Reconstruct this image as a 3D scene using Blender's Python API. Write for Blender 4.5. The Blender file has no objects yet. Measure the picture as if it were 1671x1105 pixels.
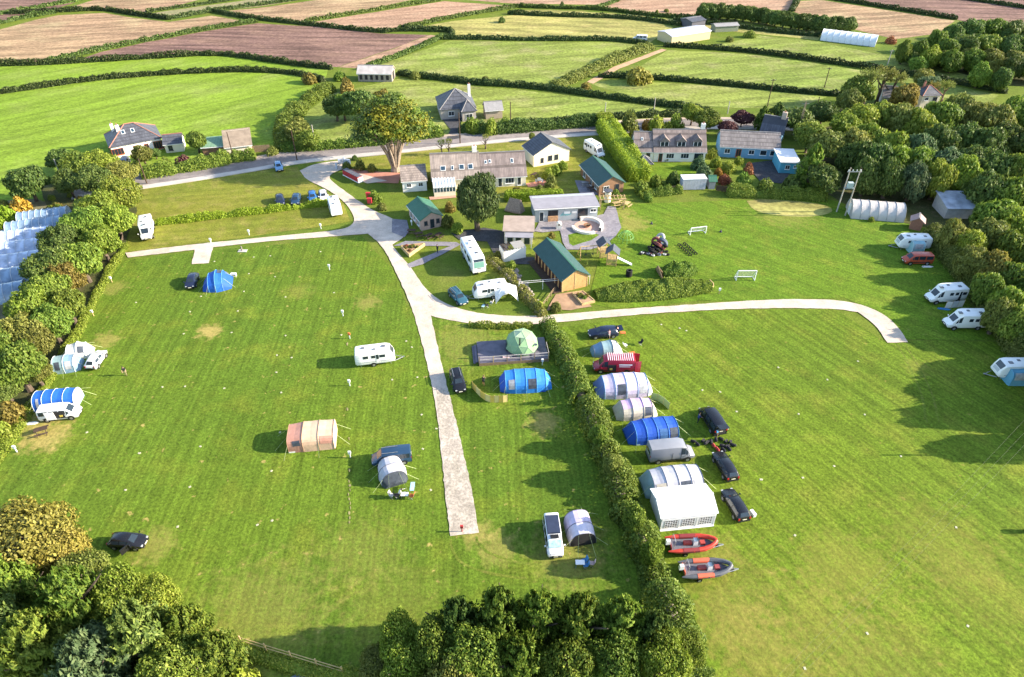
import bpy, bmesh, math, random
import numpy as np
from mathutils import Vector, Matrix, noise as mnoise
from mathutils.geometry import tessellate_polygon
rad = math.radians
SC = bpy.context.scene
COL = SC.collection
# ------------------------------------------------------------------ camera, world, sun, exposure
CAM_H, PITCH, FOC = 66.0, rad(38.2), 1114.0
cd = bpy.data.cameras.new('camera'); cam = bpy.data.objects.new('camera', cd); COL.objects.link(cam)
cd.sensor_width = 36.0; cd.lens = 24.0; cd.clip_start = 0.5; cd.clip_end = 6000
cam.location = (0, 0, CAM_H); cam.rotation_euler = (math.pi/2 - PITCH, 0, 0)
SC.camera = cam
SUN_EL, SUN_AZ = 22.5, 0.0           # sun over +X, low evening light
world = bpy.data.worlds.new('World'); SC.world = world; world.use_nodes = True
wn = world.node_tree.nodes; wl = world.node_tree.links
sky = wn.new('ShaderNodeTexSky'); sky.sky_type = 'NISHITA'; sky.sun_disc = False
sky.sun_elevation = rad(SUN_EL); sky.sun_rotation = rad(90 + SUN_AZ); sky.air_density = 1.0; sky.dust_density = 0.8; sky.ozone_density = 1.0
wl.new(sky.outputs[0], wn['Background'].inputs[0]); wn['Background'].inputs[1].default_value = 0.15
sd = bpy.data.lights.new('sun', 'SUN'); so = bpy.data.objects.new('sun', sd); COL.objects.link(so)
sd.energy = 5.0; sd.angle = rad(0.6); sd.color = (1.0, 0.88, 0.70)
so.rotation_euler = (0, rad(90 - SUN_EL), rad(SUN_AZ)); so.location = (100, 100, 150)
SC.view_settings.view_transform = 'Standard'; SC.view_settings.look = 'None'
SC.view_settings.gamma = 1.0; SC.view_settings.exposure = 1.58
SC.view_settings.use_curve_mapping = False
# ------------------------------------------------------------------ placing: a photo pixel -> a place on the ground
def G(px, py, z=0.0):
    u, v = px - 835.5, py - 552.5
    t = (CAM_H - z) / (FOC*math.sin(PITCH) + v*math.cos(PITCH))
    return Vector((u*t, (FOC*math.cos(PITCH) - v*math.sin(PITCH))*t, z))
def hd(a, b):
    p, q = G(*a), G(*b); return math.atan2(q.y - p.y, q.x - p.x)
def mid(a, b): return (G(*a) + G(*b))/2
# ------------------------------------------------------------------ mesh builder
class MB:
    def __init__(s): s.v = []; s.f = []; s.m = []
    def add(s, vs, fs, mi=0):
        o = len(s.v); s.v += [tuple(v) for v in vs]; s.f += [tuple(i + o for i in f) for f in fs]; s.m += [mi]*len(fs); return s
    def box(s, c, d, rz=0, mi=0, top=1.0):
        x, y, z = d[0]/2, d[1]/2, d[2]/2; cr, sr = math.cos(rz), math.sin(rz); vs = []
        for sz in (-1, 1):
            k = 1 if sz < 0 else top
            for sx, sy in ((-1, -1), (1, -1), (1, 1), (-1, 1)):
                a, b = sx*x*k, sy*y*k; vs.append((c[0] + a*cr - b*sr, c[1] + a*sr + b*cr, c[2] + sz*z))
        return s.add(vs, [(3, 2, 1, 0), (4, 5, 6, 7), (0, 1, 5, 4), (1, 2, 6, 5), (2, 3, 7, 6), (3, 0, 4, 7)], mi)
    def tube(s, pts, r, n=6, mi=0, cap=True):
        pts = [Vector(p) for p in pts]; rs = r if isinstance(r, (list, tuple)) else [r]*len(pts); vs = []; fs = []
        for i, p in enumerate(pts):
            d = (pts[min(i + 1, len(pts) - 1)] - pts[max(i - 1, 0)]).normalized()
            a = d.cross(Vector((0, 0, 1))); a = d.cross(Vector((1, 0, 0))) if a.length < .05 else a
            a.normalize(); b = d.cross(a)
            for k in range(n):
                t = 2*math.pi*k/n; vs.append(p + (a*math.cos(t) + b*math.sin(t))*rs[i])
        for i in range(len(pts) - 1):
            for k in range(n): fs.append((i*n + k, i*n + (k + 1) % n, (i + 1)*n + (k + 1) % n, (i + 1)*n + k))
        if cap: fs += [tuple(range(n))[::-1], tuple(range((len(pts) - 1)*n, len(pts)*n))]
        return s.add(vs, fs, mi)
    def lathe(s, prof, n=16, c=(0, 0, 0), mi=0, arc=2*math.pi, a0=0):
        full = abs(arc - 2*math.pi) < 1e-4; m = n if full else n + 1; vs = []; fs = []
        for r, z in prof:
            for k in range(m):
                t = a0 + arc*k/n; vs.append((c[0] + r*math.cos(t), c[1] + r*math.sin(t), c[2] + z))
        for i in range(len(prof) - 1):
            for k in range(n):
                k2 = (k + 1) % m; fs.append((i*m + k, i*m + k2, (i + 1)*m + k2, (i + 1)*m + k))
        return s.add(vs, fs, mi)
    def prism(s, poly, z0, z1, mi=0):
        n = len(poly); vs = [(p[0], p[1], z0) for p in poly] + [(p[0], p[1], z1) for p in poly]
        fs = [(i, (i + 1) % n, n + (i + 1) % n, n + i) for i in range(n)]
        tri = tessellate_polygon([[Vector((p[0], p[1], 0)) for p in poly]])
        fs += [tuple(a + n for a in t) for t in tri] + [tuple(t)[::-1] for t in tri]
        return s.add(vs, fs, mi)
    def slab(s, quad, th, mi=0):
        q = [Vector(p) for p in quad]; n = (q[1] - q[0]).cross(q[-1] - q[0]).normalized()*th; k = len(q)
        vs = [p + n for p in q] + q
        fs = [tuple(range(k)), tuple(range(k, 2*k))[::-1]] + [(i, k + i, k + (i + 1) % k, (i + 1) % k) for i in range(k)]
        return s.add(vs, fs, mi)
    def mesh(s, name, mats, smooth=False, ang=35):
        me = bpy.data.meshes.new(name); me.from_pydata(s.v, [], s.f)
        for m in (mats if isinstance(mats, (list, tuple)) else [mats]): me.materials.append(m)
        if any(s.m): me.polygons.foreach_set('material_index', s.m)
        bm = bmesh.new(); bm.from_mesh(me); bmesh.ops.recalc_face_normals(bm, faces=bm.faces); bm.to_mesh(me); bm.free()
        if smooth: me.shade_smooth(); me.set_sharp_from_angle(angle=rad(ang))
        me.update(); return me
def link(name, data, parent=None, loc=(0, 0, 0), rz=0):
    o = bpy.data.objects.new(name, data); COL.objects.link(o); o.location = loc; o.rotation_euler = (0, 0, rz)
    if parent is not None: o.parent = parent
    return o
def part(name, mb, mats, parent=None, smooth=False, loc=(0, 0, 0), rz=0, label=None, ang=35):
    o = link(name, mb.mesh(name, mats, smooth, ang), parent, loc, rz)
    if label: o['label'] = label
    return o
def tag(o, label, cat, group=None):
    o['label'] = label; o['category'] = cat
    if group: o['group'] = group
    return o
def thing(name, label, cat, loc=(0, 0, 0), rz=0, group=None):
    return tag(link(name, None, None, loc, rz), label, cat, group)
KIDS = None
def copy_tree(o, loc=None, rz=None, label=None, group=None, sc=None):
    def rec(a, par):
        c = a.copy(); COL.objects.link(c)
        if par is not None: c.parent = par
        for k in [x for x in a.children]: rec(k, c)
        return c
    r = rec(o, None)
    if loc is not None: r.location = loc
    if rz is not None: r.rotation_euler = (0, 0, rz)
    if label: r['label'] = label
    if group: r['group'] = group
    if sc: r.scale = sc
    return r
# ------------------------------------------------------------------ materials
MATS = {}
def nodes(m):
    m.use_nodes = True; return m.node_tree.nodes, m.node_tree.links, m.node_tree.nodes['Principled BSDF']
def mat(name, col, rough=.7, var=.12, scale=2.0, bump=0.0, bscale=20.0, metal=0.0, spec=.3, sub=None):
    if name in MATS: return MATS[name]
    m = bpy.data.materials.new(name); n, l, b = nodes(m); MATS[name] = m
    b.inputs['Roughness'].default_value = rough; b.inputs['Metallic'].default_value = metal; b.inputs['Specular IOR Level'].default_value = spec
    tc = n.new('ShaderNodeTexCoord'); nz = n.new('ShaderNodeTexNoise'); nz.inputs['Scale'].default_value = scale; nz.inputs['Detail'].default_value = 6
    l.new(tc.outputs['Object'], nz.inputs['Vector'])
    cr = n.new('ShaderNodeValToRGB'); e = cr.color_ramp.elements
    e[0].position = .3; e[1].position = .7
    e[0].color = (*[c*(1 - var) for c in col], 1); e[1].color = (*[min(1, c*(1 + var)) for c in col], 1)
    l.new(nz.outputs[0], cr.inputs[0]); l.new(cr.outputs[0], b.inputs['Base Color'])
    if bump:
        n2 = n.new('ShaderNodeTexNoise'); n2.inputs['Scale'].default_value = bscale; n2.inputs['Detail'].default_value = 4
        l.new(tc.outputs['Object'], n2.inputs['Vector']); bp = n.new('ShaderNodeBump'); bp.inputs['Strength'].default_value = bump; bp.inputs['Distance'].default_value = .05
        l.new(n2.outputs[0], bp.inputs['Height']); l.new(bp.outputs[0], b.inputs['Normal'])
    return m
def lined(name, col, axis='Z', freq=3.0, rough=.8, dark=.7, var=.15, bump=.5, wob=.0):
    """boards, tile courses, corrugation: lines across one object axis"""
    if name in MATS: return MATS[name]
    m = mat(name, col, rough, var, 1.3); n, l, b = nodes(m)
    tc = n.new('ShaderNodeTexCoord'); w = n.new('ShaderNodeTexWave'); w.bands_direction = axis; w.wave_profile = 'SAW'
    w.inputs['Scale'].default_value = freq*.314; w.inputs['Distortion'].default_value = wob
    l.new(tc.outputs['Object'], w.inputs['Vector'])
    r = n.new('ShaderNodeValToRGB'); r.color_ramp.elements[0].position = .0; r.color_ramp.elements[0].color = (dark, dark, dark, 1)
    r.color_ramp.elements[1].position = .25; r.color_ramp.elements[1].color = (1, 1, 1, 1)
    mx = n.new('ShaderNodeMixRGB'); mx.blend_type = 'MULTIPLY'; mx.inputs[0].default_value = 1
    src = b.inputs['Base Color'].links[0].from_socket
    l.new(w.outputs[0], r.inputs[0]); l.new(src, mx.inputs[1]); l.new(r.outputs[0], mx.inputs[2]); l.new(mx.outputs[0], b.inputs['Base Color'])
    bp = n.new('ShaderNodeBump'); bp.inputs['Strength'].default_value = bump; bp.inputs['Distance'].default_value = .03
    l.new(w.outputs[0], bp.inputs['Height']); l.new(bp.outputs[0], b.inputs['Normal']); return m
def tiled(name, col, sx=.33, sz=.28, var=.25, rough=.85):
    """roof tiles / bricks: courses with joints, in object space along X and Y+Z"""
    m = mat(name, col, rough, var, .8); n, l, b = nodes(m)
    tc = n.new('ShaderNodeTexCoord'); sp = n.new('ShaderNodeSeparateXYZ'); ad = n.new('ShaderNodeMath'); ad.operation = 'ADD'; cb = n.new('ShaderNodeCombineXYZ')
    ab = n.new('ShaderNodeMath'); ab.operation = 'ABSOLUTE'
    l.new(tc.outputs['Object'], sp.inputs[0]); l.new(sp.outputs[1], ab.inputs[0]); l.new(ab.outputs[0], ad.inputs[0]); l.new(sp.outputs[2], ad.inputs[1])
    l.new(sp.outputs[0], cb.inputs[0]); l.new(ad.outputs[0], cb.inputs[1])
    br = n.new('ShaderNodeTexBrick'); br.inputs['Scale'].default_value = 1; br.inputs['Brick Width'].default_value = sx; br.inputs['Row Height'].default_value = sz
    br.inputs['Mortar Size'].default_value = .03; br.inputs['Color1'].default_value = (1, 1, 1, 1); br.inputs['Color2'].default_value = (.72, .72, .74, 1); br.inputs['Mortar'].default_value = (.5, .5, .5, 1)
    l.new(cb.outputs[0], br.inputs['Vector'])
    mx = n.new('ShaderNodeMixRGB'); mx.blend_type = 'MULTIPLY'; mx.inputs[0].default_value = 1
    src = b.inputs['Base Color'].links[0].from_socket; l.new(src, mx.inputs[1]); l.new(br.outputs[0], mx.inputs[2]); l.new(mx.outputs[0], b.inputs['Base Color'])
    bp = n.new('ShaderNodeBump'); bp.inputs['Strength'].default_value = .4; bp.inputs['Distance'].default_value = .03
    l.new(br.outputs['Fac'], bp.inputs['Height']); bp.invert = True; l.new(bp.outputs[0], b.inputs['Normal']); return m
def leafmat(name, col, col2, trans=.25):
    m = bpy.data.materials.new(name); n, l, b = nodes(m); MATS[name] = m
    g = n.new('ShaderNodeNewGeometry'); oi = n.new('ShaderNodeObjectInfo'); cr = n.new('ShaderNodeValToRGB'); e = cr.color_ramp.elements
    e[0].color = (*[c*.62 for c in col], 1); e[1].color = (*col2, 1); x = e.new(.5); x.color = (*col, 1)
    l.new(g.outputs['Random Per Island'], cr.inputs[0])
    hs = n.new('ShaderNodeHueSaturation'); mr = n.new('ShaderNodeMapRange'); mr.inputs[3].default_value = .78; mr.inputs[4].default_value = 1.25
    l.new(oi.outputs['Random'], mr.inputs[0]); l.new(mr.outputs[0], hs.inputs['Value']); l.new(cr.outputs[0], hs.inputs['Color'])
    mr2 = n.new('ShaderNodeMapRange'); mr2.inputs[3].default_value = .485; mr2.inputs[4].default_value = .515
    ml = n.new('ShaderNodeMath'); ml.operation = 'FRACT'; m7 = n.new('ShaderNodeMath'); m7.operation = 'MULTIPLY'; m7.inputs[1].default_value = 7.3
    l.new(oi.outputs['Random'], m7.inputs[0]); l.new(m7.outputs[0], ml.inputs[0]); l.new(ml.outputs[0], mr2.inputs[0]); l.new(mr2.outputs[0], hs.inputs['Hue'])
    b.inputs['Roughness'].default_value = .6; b.inputs['Specular IOR Level'].default_value = .25; l.new(hs.outputs[0], b.inputs['Base Color'])
    tr = n.new('ShaderNodeBsdfTranslucent'); l.new(hs.outputs[0], tr.inputs[0]); mx = n.new('ShaderNodeMixShader'); mx.inputs[0].default_value = trans
    l.new(b.outputs[0], mx.inputs[1]); l.new(tr.outputs[0], mx.inputs[2]); l.new(mx.outputs[0], n['Material Output'].inputs[0]); return m
def fieldmat(name, c1, c2, c3, big=.03, stripe=None, sdir=0.0, patches=(), pcol=(.33, .26, .08), bump=.5, fine=(.6, 1.35), samp=.35, bd=.12, fs=3.0):
    """grass or soil: broad patches, mottling, mower/plough lines along sdir, worn spots"""
    m = bpy.data.materials.new(name); n, l, b = nodes(m); MATS[name] = m
    b.inputs['Roughness'].default_value = .95; b.inputs['Specular IOR Level'].default_value = .1
    pos = n.new('ShaderNodeNewGeometry').outputs['Position']
    def nz(scale, det=5, vec=pos, rough=.55):
        t = n.new('ShaderNodeTexNoise'); t.inputs['Scale'].default_value = scale; t.inputs['Detail'].default_value = det; t.inputs['Roughness'].default_value = rough; l.new(vec, t.inputs['Vector']); return t.outputs[0]
    def ramp(src, a, bb, ca, cb):
        r = n.new('ShaderNodeValToRGB'); r.color_ramp.elements[0].position = a; r.color_ramp.elements[1].position = bb
        r.color_ramp.elements[0].color = (*ca, 1); r.color_ramp.elements[1].color = (*cb, 1); l.new(src, r.inputs[0]); return r.outputs[0]
    def mix(f, a, bb, mode='MIX'):
        x = n.new('ShaderNodeMixRGB'); x.blend_type = mode
        for i, s in enumerate((f, a, bb)):
            if isinstance(s, (int, float)): x.inputs[i].default_value = s
            elif isinstance(s, tuple): x.inputs[i].default_value = (*s, 1)
            else: l.new(s, x.inputs[i])
        return x.outputs[0]
    one = (1, 1, 1); zero = (0, 0, 0)
    base = ramp(nz(big, 6), .35, .65, c1, c2)
    base = mix(ramp(nz(big*6, 6), .5, .72, zero, one), base, c3)
    f = lambda k: (k, k, k)
    base = mix(1.0, base, ramp(nz(fs, 8, rough=.7), .32, .68, f(fine[0]), f(fine[1])), 'MULTIPLY')
    base = mix(1.0, base, ramp(nz(.55, 4), .3, .7, f(.86), f(1.14)), 'MULTIPLY')
    hgt = nz(fs, 8, rough=.7)
    if stripe:
        mp = n.new('ShaderNodeMapping'); mp.vector_type = 'TEXTURE'; mp.inputs['Rotation'].default_value = (0, 0, sdir); mp.inputs['Scale'].default_value = (25, 1.0/stripe, 1)
        l.new(pos, mp.inputs['Vector'])
        base = mix(samp, base, ramp(nz(1.0, 3, mp.outputs[0]), .38, .62, f(.45), f(1.55)), 'MULTIPLY')
    if stripe and samp < .35:
        mp = n.new('ShaderNodeMapping'); mp.vector_type = 'TEXTURE'; mp.inputs['Rotation'].default_value = (0, 0, sdir - 1.15); mp.inputs['Scale'].default_value = (40, .55, 1)
        l.new(pos, mp.inputs['Vector'])
        base = mix(ramp(nz(.045, 3), .5, .68, zero, (.28, .28, .28)), base, mix(1.0, base, ramp(nz(1.0, 4, mp.outputs[0]), .42, .6, (.8, .85, .8), (1.4, 1.3, 1.4)), 'MULTIPLY'))
    for (px, py, r, k) in patches:
        p = G(px, py); d = n.new('ShaderNodeVectorMath'); d.operation = 'DISTANCE'; l.new(pos, d.inputs[0]); d.inputs[1].default_value = p
        mr = n.new('ShaderNodeMapRange'); mr.inputs[1].default_value = 0; mr.inputs[2].default_value = r; mr.inputs[3].default_value = 1.0; mr.inputs[4].default_value = 0; l.new(d.outputs['Value'], mr.inputs[0])
        ad = n.new('ShaderNodeMath'); ad.operation = 'MULTIPLY_ADD'; l.new(nz(.9, 5), ad.inputs[0]); ad.inputs[1].default_value = 1.6; l.new(mr.outputs[0], ad.inputs[2])
        mr3 = n.new('ShaderNodeMapRange'); mr3.inputs[1].default_value = 1.05; mr3.inputs[2].default_value = 1.5; mr3.inputs[4].default_value = k; l.new(ad.outputs[0], mr3.inputs[0])
        base = mix(mr3.outputs[0], base, mix(1.0, pcol, ramp(nz(2.5, 6), .3, .7, f(.7), f(1.3)), 'MULTIPLY'))
    l.new(base, b.inputs['Base Color'])
    bp = n.new('ShaderNodeBump'); bp.inputs['Strength'].default_value = bump; bp.inputs['Distance'].default_value = bd
    l.new(hgt, bp.inputs['Height']); l.new(bp.outputs[0], b.inputs['Normal']); return m
def glassmat(name, col=(.02, .03, .04)):
    m = mat(name, col, .08, .05, 3, spec=.6); return m
GLASS = glassmat('dark_glass'); GLASSB = glassmat('blue_glass', (.03, .06, .09)); TYRE = mat('tyre_rubber', (.012, .012, .013), .9, .2)
RIM = mat('alloy', (.35, .36, .38), .35, .1, metal=.6); BLACK = mat('black_plastic', (.015, .015, .017), .55, .2); WHITE = mat('white_gelcoat', (.78, .78, .76), .3, .04, .8, spec=.4)
LAMP = mat('lamp_lens', (.40, .42, .44), .15, .05); TAIL = mat('tail_lens', (.35, .02, .02), .2, .1); PLATE = mat('number_plate', (.75, .72, .55), .5, .05)
STEEL = mat('galvanised_steel', (.32, .33, .34), .45, .15, metal=.5); ROPE = mat('guy_rope', (.45, .5, .25), .8, .1); WOOD = mat('weathered_timber', (.24, .17, .1), .8, .25, 3)
PALEWOOD = mat('pale_timber', (.48, .34, .16), .8, .2, 3); DKWOOD = mat('dark_timber', (.07, .045, .03), .85, .25); CONC = mat('concrete', (.42, .4, .37), .9, .15, bump=.2)
BARK = mat('bark', (.10, .075, .055), .95, .3, 4, bump=.5, bscale=9); PBARK = mat('pale_bark', (.27, .21, .16), .95, .3, 3, bump=.5)
# ================================================================== GROUND AND FIELDS (structure)
rnd = random.Random(7)
def structure(o): o['kind'] = 'structure'; return o
def ragged(pts, step, amp, seed=1):
    r = random.Random(seed); out = []
    for i, p in enumerate(pts):
        q = pts[(i + 1) % len(pts)]; n = max(1, int((q - p).length/step))
        d = (q - p); nn = Vector((-d.y, d.x, 0)).normalized() if d.length else Vector((0, 0, 0))
        for k in range(n):
            out.append(p + d*(k/n) + nn*(r.uniform(-amp, amp) if n > 1 else 0))
    return out
def smooth(pts, n=2):
    for _ in range(n):
        q = []
        for i in range(len(pts) - 1): q += [pts[i]*.75 + pts[i + 1]*.25, pts[i]*.25 + pts[i + 1]*.75]
        pts = [pts[0]] + q + [pts[-1]]
    return pts
def soften(pts):
    """round only the gentle bends, keep real corners"""
    for _ in range(2):
        q = []
        for i, p in enumerate(pts):
            a_, b_ = pts[i - 1], pts[(i + 1) % len(pts)]; u, v = (p - a_), (b_ - p)
            if u.length > .1 and v.length > .1 and u.angle(v) < rad(52): q += [p - u*.25, p + v*.25]
            else: q.append(p)
        pts = q
    return pts
def sheet(name, px, m, z, step=3.0, amp=.15, closed_smooth=False):
    pts = [G(*p) for p in px]
    if closed_smooth == 'soft': pts = soften(pts)
    elif closed_smooth: pts = smooth(pts + [pts[0]], 2)[:-1]
    pts = ragged(pts, step, amp, len(px)) if amp else pts
    mb = MB(); tri = tessellate_polygon([[Vector((p.x, p.y, 0)) for p in pts]])
    mb.add([(p.x, p.y, z) for p in pts], [t for t in tri]); o = part(name, mb, m)
    if o.data.polygons and o.data.polygons[0].normal.z < 0: o.data.flip_normals()
    return structure(o)
GR_BASE = fieldmat('grass_general', (0.124, 0.160, 0.019), (0.096, 0.144, 0.018), (0.152, 0.160, 0.035), .02)
GR_LEFT = fieldmat('grass_camp_left', (.099, .152, .014), (.080, .134, .014), (.128, .163, .018), .03, stripe=1.9, sdir=rad(93), samp=.29, fine=(.48, 1.5),
    patches=((342, 541, 3.2, .9), (75, 712, 5, .85), (172, 556, 3.5, .5), (600, 494, 3.5, .4), (490, 475, 4, .15), (888, 690, 3.6, .7), (185, 470, 3.5, .35), (590, 900, 8, .15), (420, 1010, 12, .22), (640, 1000, 10, .12), (780, 868, 3, .5), (760, 560, 9, .25), (60, 690, 5, .6), (930, 905, 7, .35), (810, 895, 4, .4), (250, 890, 4, .35)))
GR_RIGHT = fieldmat('grass_camp_right', (.110, .160, .013), (.090, .142, .013), (.140, .166, .020), .03, stripe=1.4, sdir=rad(122), samp=.34, fine=(.48, 1.5),
    patches=((1210, 965, 8, .22), (1380, 930, 9, .3), (1330, 1020, 10, .25), (1240, 1060, 8, .4), (1530, 880, 10, .2), (1495, 600, 3, .3), (1180, 1010, 7, .3), (1600, 960, 10, .2), (1100, 740, 3.5, .5), (1450, 1090, 10, .22), (1160, 900, 5, .4)), pcol=(.25, .21, .05))
GR_PITCH = fieldmat('grass_pitch', (.105, .170, .013), (.086, .150, .013), (.132, .172, .019), .04, stripe=1.2, sdir=rad(140), samp=.25, fine=(.5, 1.5), patches=((1030, 365, 6, .45), (1015, 345, 4, .4), (1280, 350, 10, .25)))
GR_LAWN = fieldmat('grass_lawn', (0.184, 0.184, 0.027), (0.148, 0.168, 0.023), (0.221, 0.193, 0.050), .06, stripe=.8, sdir=rad(8), samp=.22, patches=((690, 235, 12, .4), (870, 235, 12, .4)))
GR_LIME = fieldmat('grass_lime', (0.149, 0.230, 0.022), (0.171, 0.248, 0.026), (0.203, 0.261, 0.050), .012, stripe=.35, sdir=rad(40), samp=.3, bump=.25, fs=1.5)
GR_PALE = fieldmat('grass_pale', (0.203, 0.230, 0.050), (0.162, 0.211, 0.040), (0.261, 0.252, 0.099), .015, stripe=.25, sdir=rad(15), samp=.4, bump=.3, fs=1.2, fine=(.5, 1.45))
GR_YEL = fieldmat('grass_dry', (.30, .27, .085), (.24, .23, .07), (.36, .30, .11), .02, bump=.3, fs=1.0, stripe=.2, sdir=rad(170), samp=.5)
SOIL_TAN = fieldmat('soil_tan', (.31, .215, .12), (.28, .18, .11), (.33, .25, .14), .012, stripe=.3, sdir=rad(14), samp=.55, bump=.3, fs=1.0)
SOIL_PINK = fieldmat('soil_pink', (.34, .215, .14), (.31, .19, .125), (.37, .25, .165), .015, stripe=.3, sdir=rad(12), samp=.4, bump=.3, fs=1.0)
SOIL_PURP = fieldmat('soil_purple', (.19, .115, .088), (.165, .098, .08), (.235, .145, .105), .015, stripe=.45, sdir=rad(-4), samp=.65, bump=.3, fs=1.0)
GR_GREY = fieldmat('grass_stubble', (.22, .21, .10), (.26, .22, .12), (.2, .2, .1), .02, bump=.3, fs=1.0)
g = MB(); g.add([(-1500, -150, 0), (1500, -150, 0), (1500, 2600, 0), (-1500, 2600, 0)], [(0, 1, 2, 3)]); structure(part('ground', g, GR_BASE))
FIELDS = [
 (GR_LIME, [(-300, 160), (0, 153), (150, 130), (330, 119), (420, 117), (505, 123), (525, 140), (480, 170), (462, 195), (448, 238), (330, 255), (210, 290), (90, 330), (-300, 430)]),
 (GR_LIME, [(-300, 112), (0, 108), (150, 102), (250, 96), (350, 90), (400, 96), (470, 106), (535, 114), (530, 134), (505, 122), (420, 115), (330, 117), (150, 128), (0, 150), (-300, 158)]),
 (SOIL_PURP, [(110, 103), (165, 85), (240, 69), (330, 52), (420, 38), (450, 40), (520, 44), (620, 55), (700, 57), (640, 80), (550, 110), (470, 104), (400, 94), (350, 87), (250, 93)]),
 (SOIL_PINK, [(702, 57), (722, 60), (650, 92), (592, 112), (552, 110), (642, 80)]),
 (SOIL_TAN, [(-300, 108), (0, 104), (60, 103), (160, 81), (240, 65), (330, 48), (405, 35), (345, 26), (275, 36), (215, 29), (170, 21), (95, 25), (60, 32), (0, 48), (-300, 60)]),
 (SOIL_PURP, [(-300, 55), (0, 38), (90, 15), (140, -2), (200, -60), (-300, -60)]),
 (SOIL_TAN, [(110, 13), (170, -5), (380, -14), (270, 14), (235, 20), (215, 20), (170, 14)]),
 (GR_GREY, [(245, 22), (330, 10), (420, -2), (500, -12), (570, -12), (430, 10), (345, 19), (275, 29)]),
 (SOIL_TAN, [(350, 20), (430, 12), (575, -8), (700, -6), (560, 24), (480, 37), (440, 32), (400, 28)]),
 (SOIL_PINK, [(505, 37), (560, 28), (655, 13), (725, 2), (840, 10), (720, 32), (655, 46), (620, 50), (560, 44)]),
 (SOIL_PINK, [(735, -2), (840, 6), (985, 8), (1015, -10), (1010, -50), (720, -50)]),
 (GR_YEL, [(665, 48), (740, 34), (840, 25), (900, 28), (1000, 30), (1060, 34), (1100, 45), (1060, 70), (1000, 65), (840, 62), (735, 60), (740, 52)]),
 (GR_YEL, [(845, 16), (900, 16), (1050, 25), (1060, 30), (1000, 27), (900, 25), (830, 22)]),
 (SOIL_PINK, [(985, 12), (1020, -6), (1100, -40), (1310, -40), (1287, 18), (1160, 10), (1130, 25), (1060, 22)]),
 (SOIL_TAN, [(1300, 2), (1340, 0), (1450, 17), (1558, 34), (1530, 55), (1460, 64), (1400, 50), (1310, 25), (1292, 18)]),
 (SOIL_PURP, [(1345, -8), (1400, -40), (1800, -20), (1800, 50), (1600, 42), (1565, 33), (1450, 14)]),
 (GR_YEL, [(1065, 29), (1150, 34), (1260, 50), (1340, 58), (1335, 66), (1240, 56), (1100, 42)]),
 (GR_PALE, [(598, 112), (655, 94), (735, 66), (840, 68), (1000, 69), (1055, 75), (1010, 93), (960, 116), (905, 140), (840, 137), (780, 134), (720, 127), (655, 118)]),
 (GR_PALE, [(1165, 74), (1240, 58), (1335, 68), (1500, 102), (1625, 132), (1600, 140), (1450, 113), (1340, 97), (1240, 83)]),
 (GR_PALE, [(1030, 116), (1090, 82), (1180, 86), (1240, 91), (1340, 105), (1450, 122), (1560, 141), (1630, 155), (1610, 172), (1500, 152), (1400, 142), (1340, 150), (1250, 140), (1150, 130), (1050, 124)]),
 (GR_PALE, [(960, 136), (1000, 130), (1150, 139), (1260, 148), (1350, 158), (1300, 178), (1200, 176), (1110, 170), (1040, 160)]),
 (GR_PALE, [(545, 152), (655, 128), (780, 142), (840, 146), (960, 160), (1110, 180), (1145, 192), (1000, 203), (840, 214), (720, 224), (640, 234), (500, 244), (475, 225), (505, 180)]),
 (GR_LEFT, [(195, 425), (590, 385), (640, 440), (665, 500), (720, 517), (890, 530), (1000, 800), (1120, 1130), (380, 1110), (-150, 1060), (-150, 800), (60, 640), (140, 530), (185, 440)]),
 (GR_RIGHT, [(905, 535), (1140, 508), (1360, 503), (1440, 556), (1530, 556), (1671, 560), (1900, 560), (2100, 1250), (1150, 1250), (1060, 900), (960, 650)]),
 (GR_PITCH, [(960, 495), (1000, 335), (1340, 322), (1420, 344), (1530, 380), (1560, 470), (1700, 556), (1480, 554), (1440, 518), (1380, 488), (1140, 492), (1000, 504)]),
 (GR_LAWN, [(222, 306), (400, 283), (485, 272), (500, 292), (560, 330), (572, 362), (400, 388), (205, 412)]),
 (GR_LAWN, [(565, 275), (590, 258), (720, 240), (870, 225), (965, 216), (990, 250), (960, 290), (930, 330), (830, 320), (640, 300), (600, 285)]),
]
for i, (m, px) in enumerate(FIELDS): sheet('field', px, m, .012 + .004*(i % 4) if i < 21 else .03 + .004*(i - 21), 6, .25)
sheet('field_track', [(958, 134), (1000, 110), (1080, 80), (1088, 82), (1012, 112), (968, 137)], mat('track_soil', (.42, .27, .16), .95, .2, .4), 0.075)
sheet('dry_patch', [(1218, 328), (1250, 325), (1340, 332), (1365, 345), (1330, 355), (1270, 353), (1230, 345)], GR_YEL, 0.076, 2, .3, True)
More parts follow.
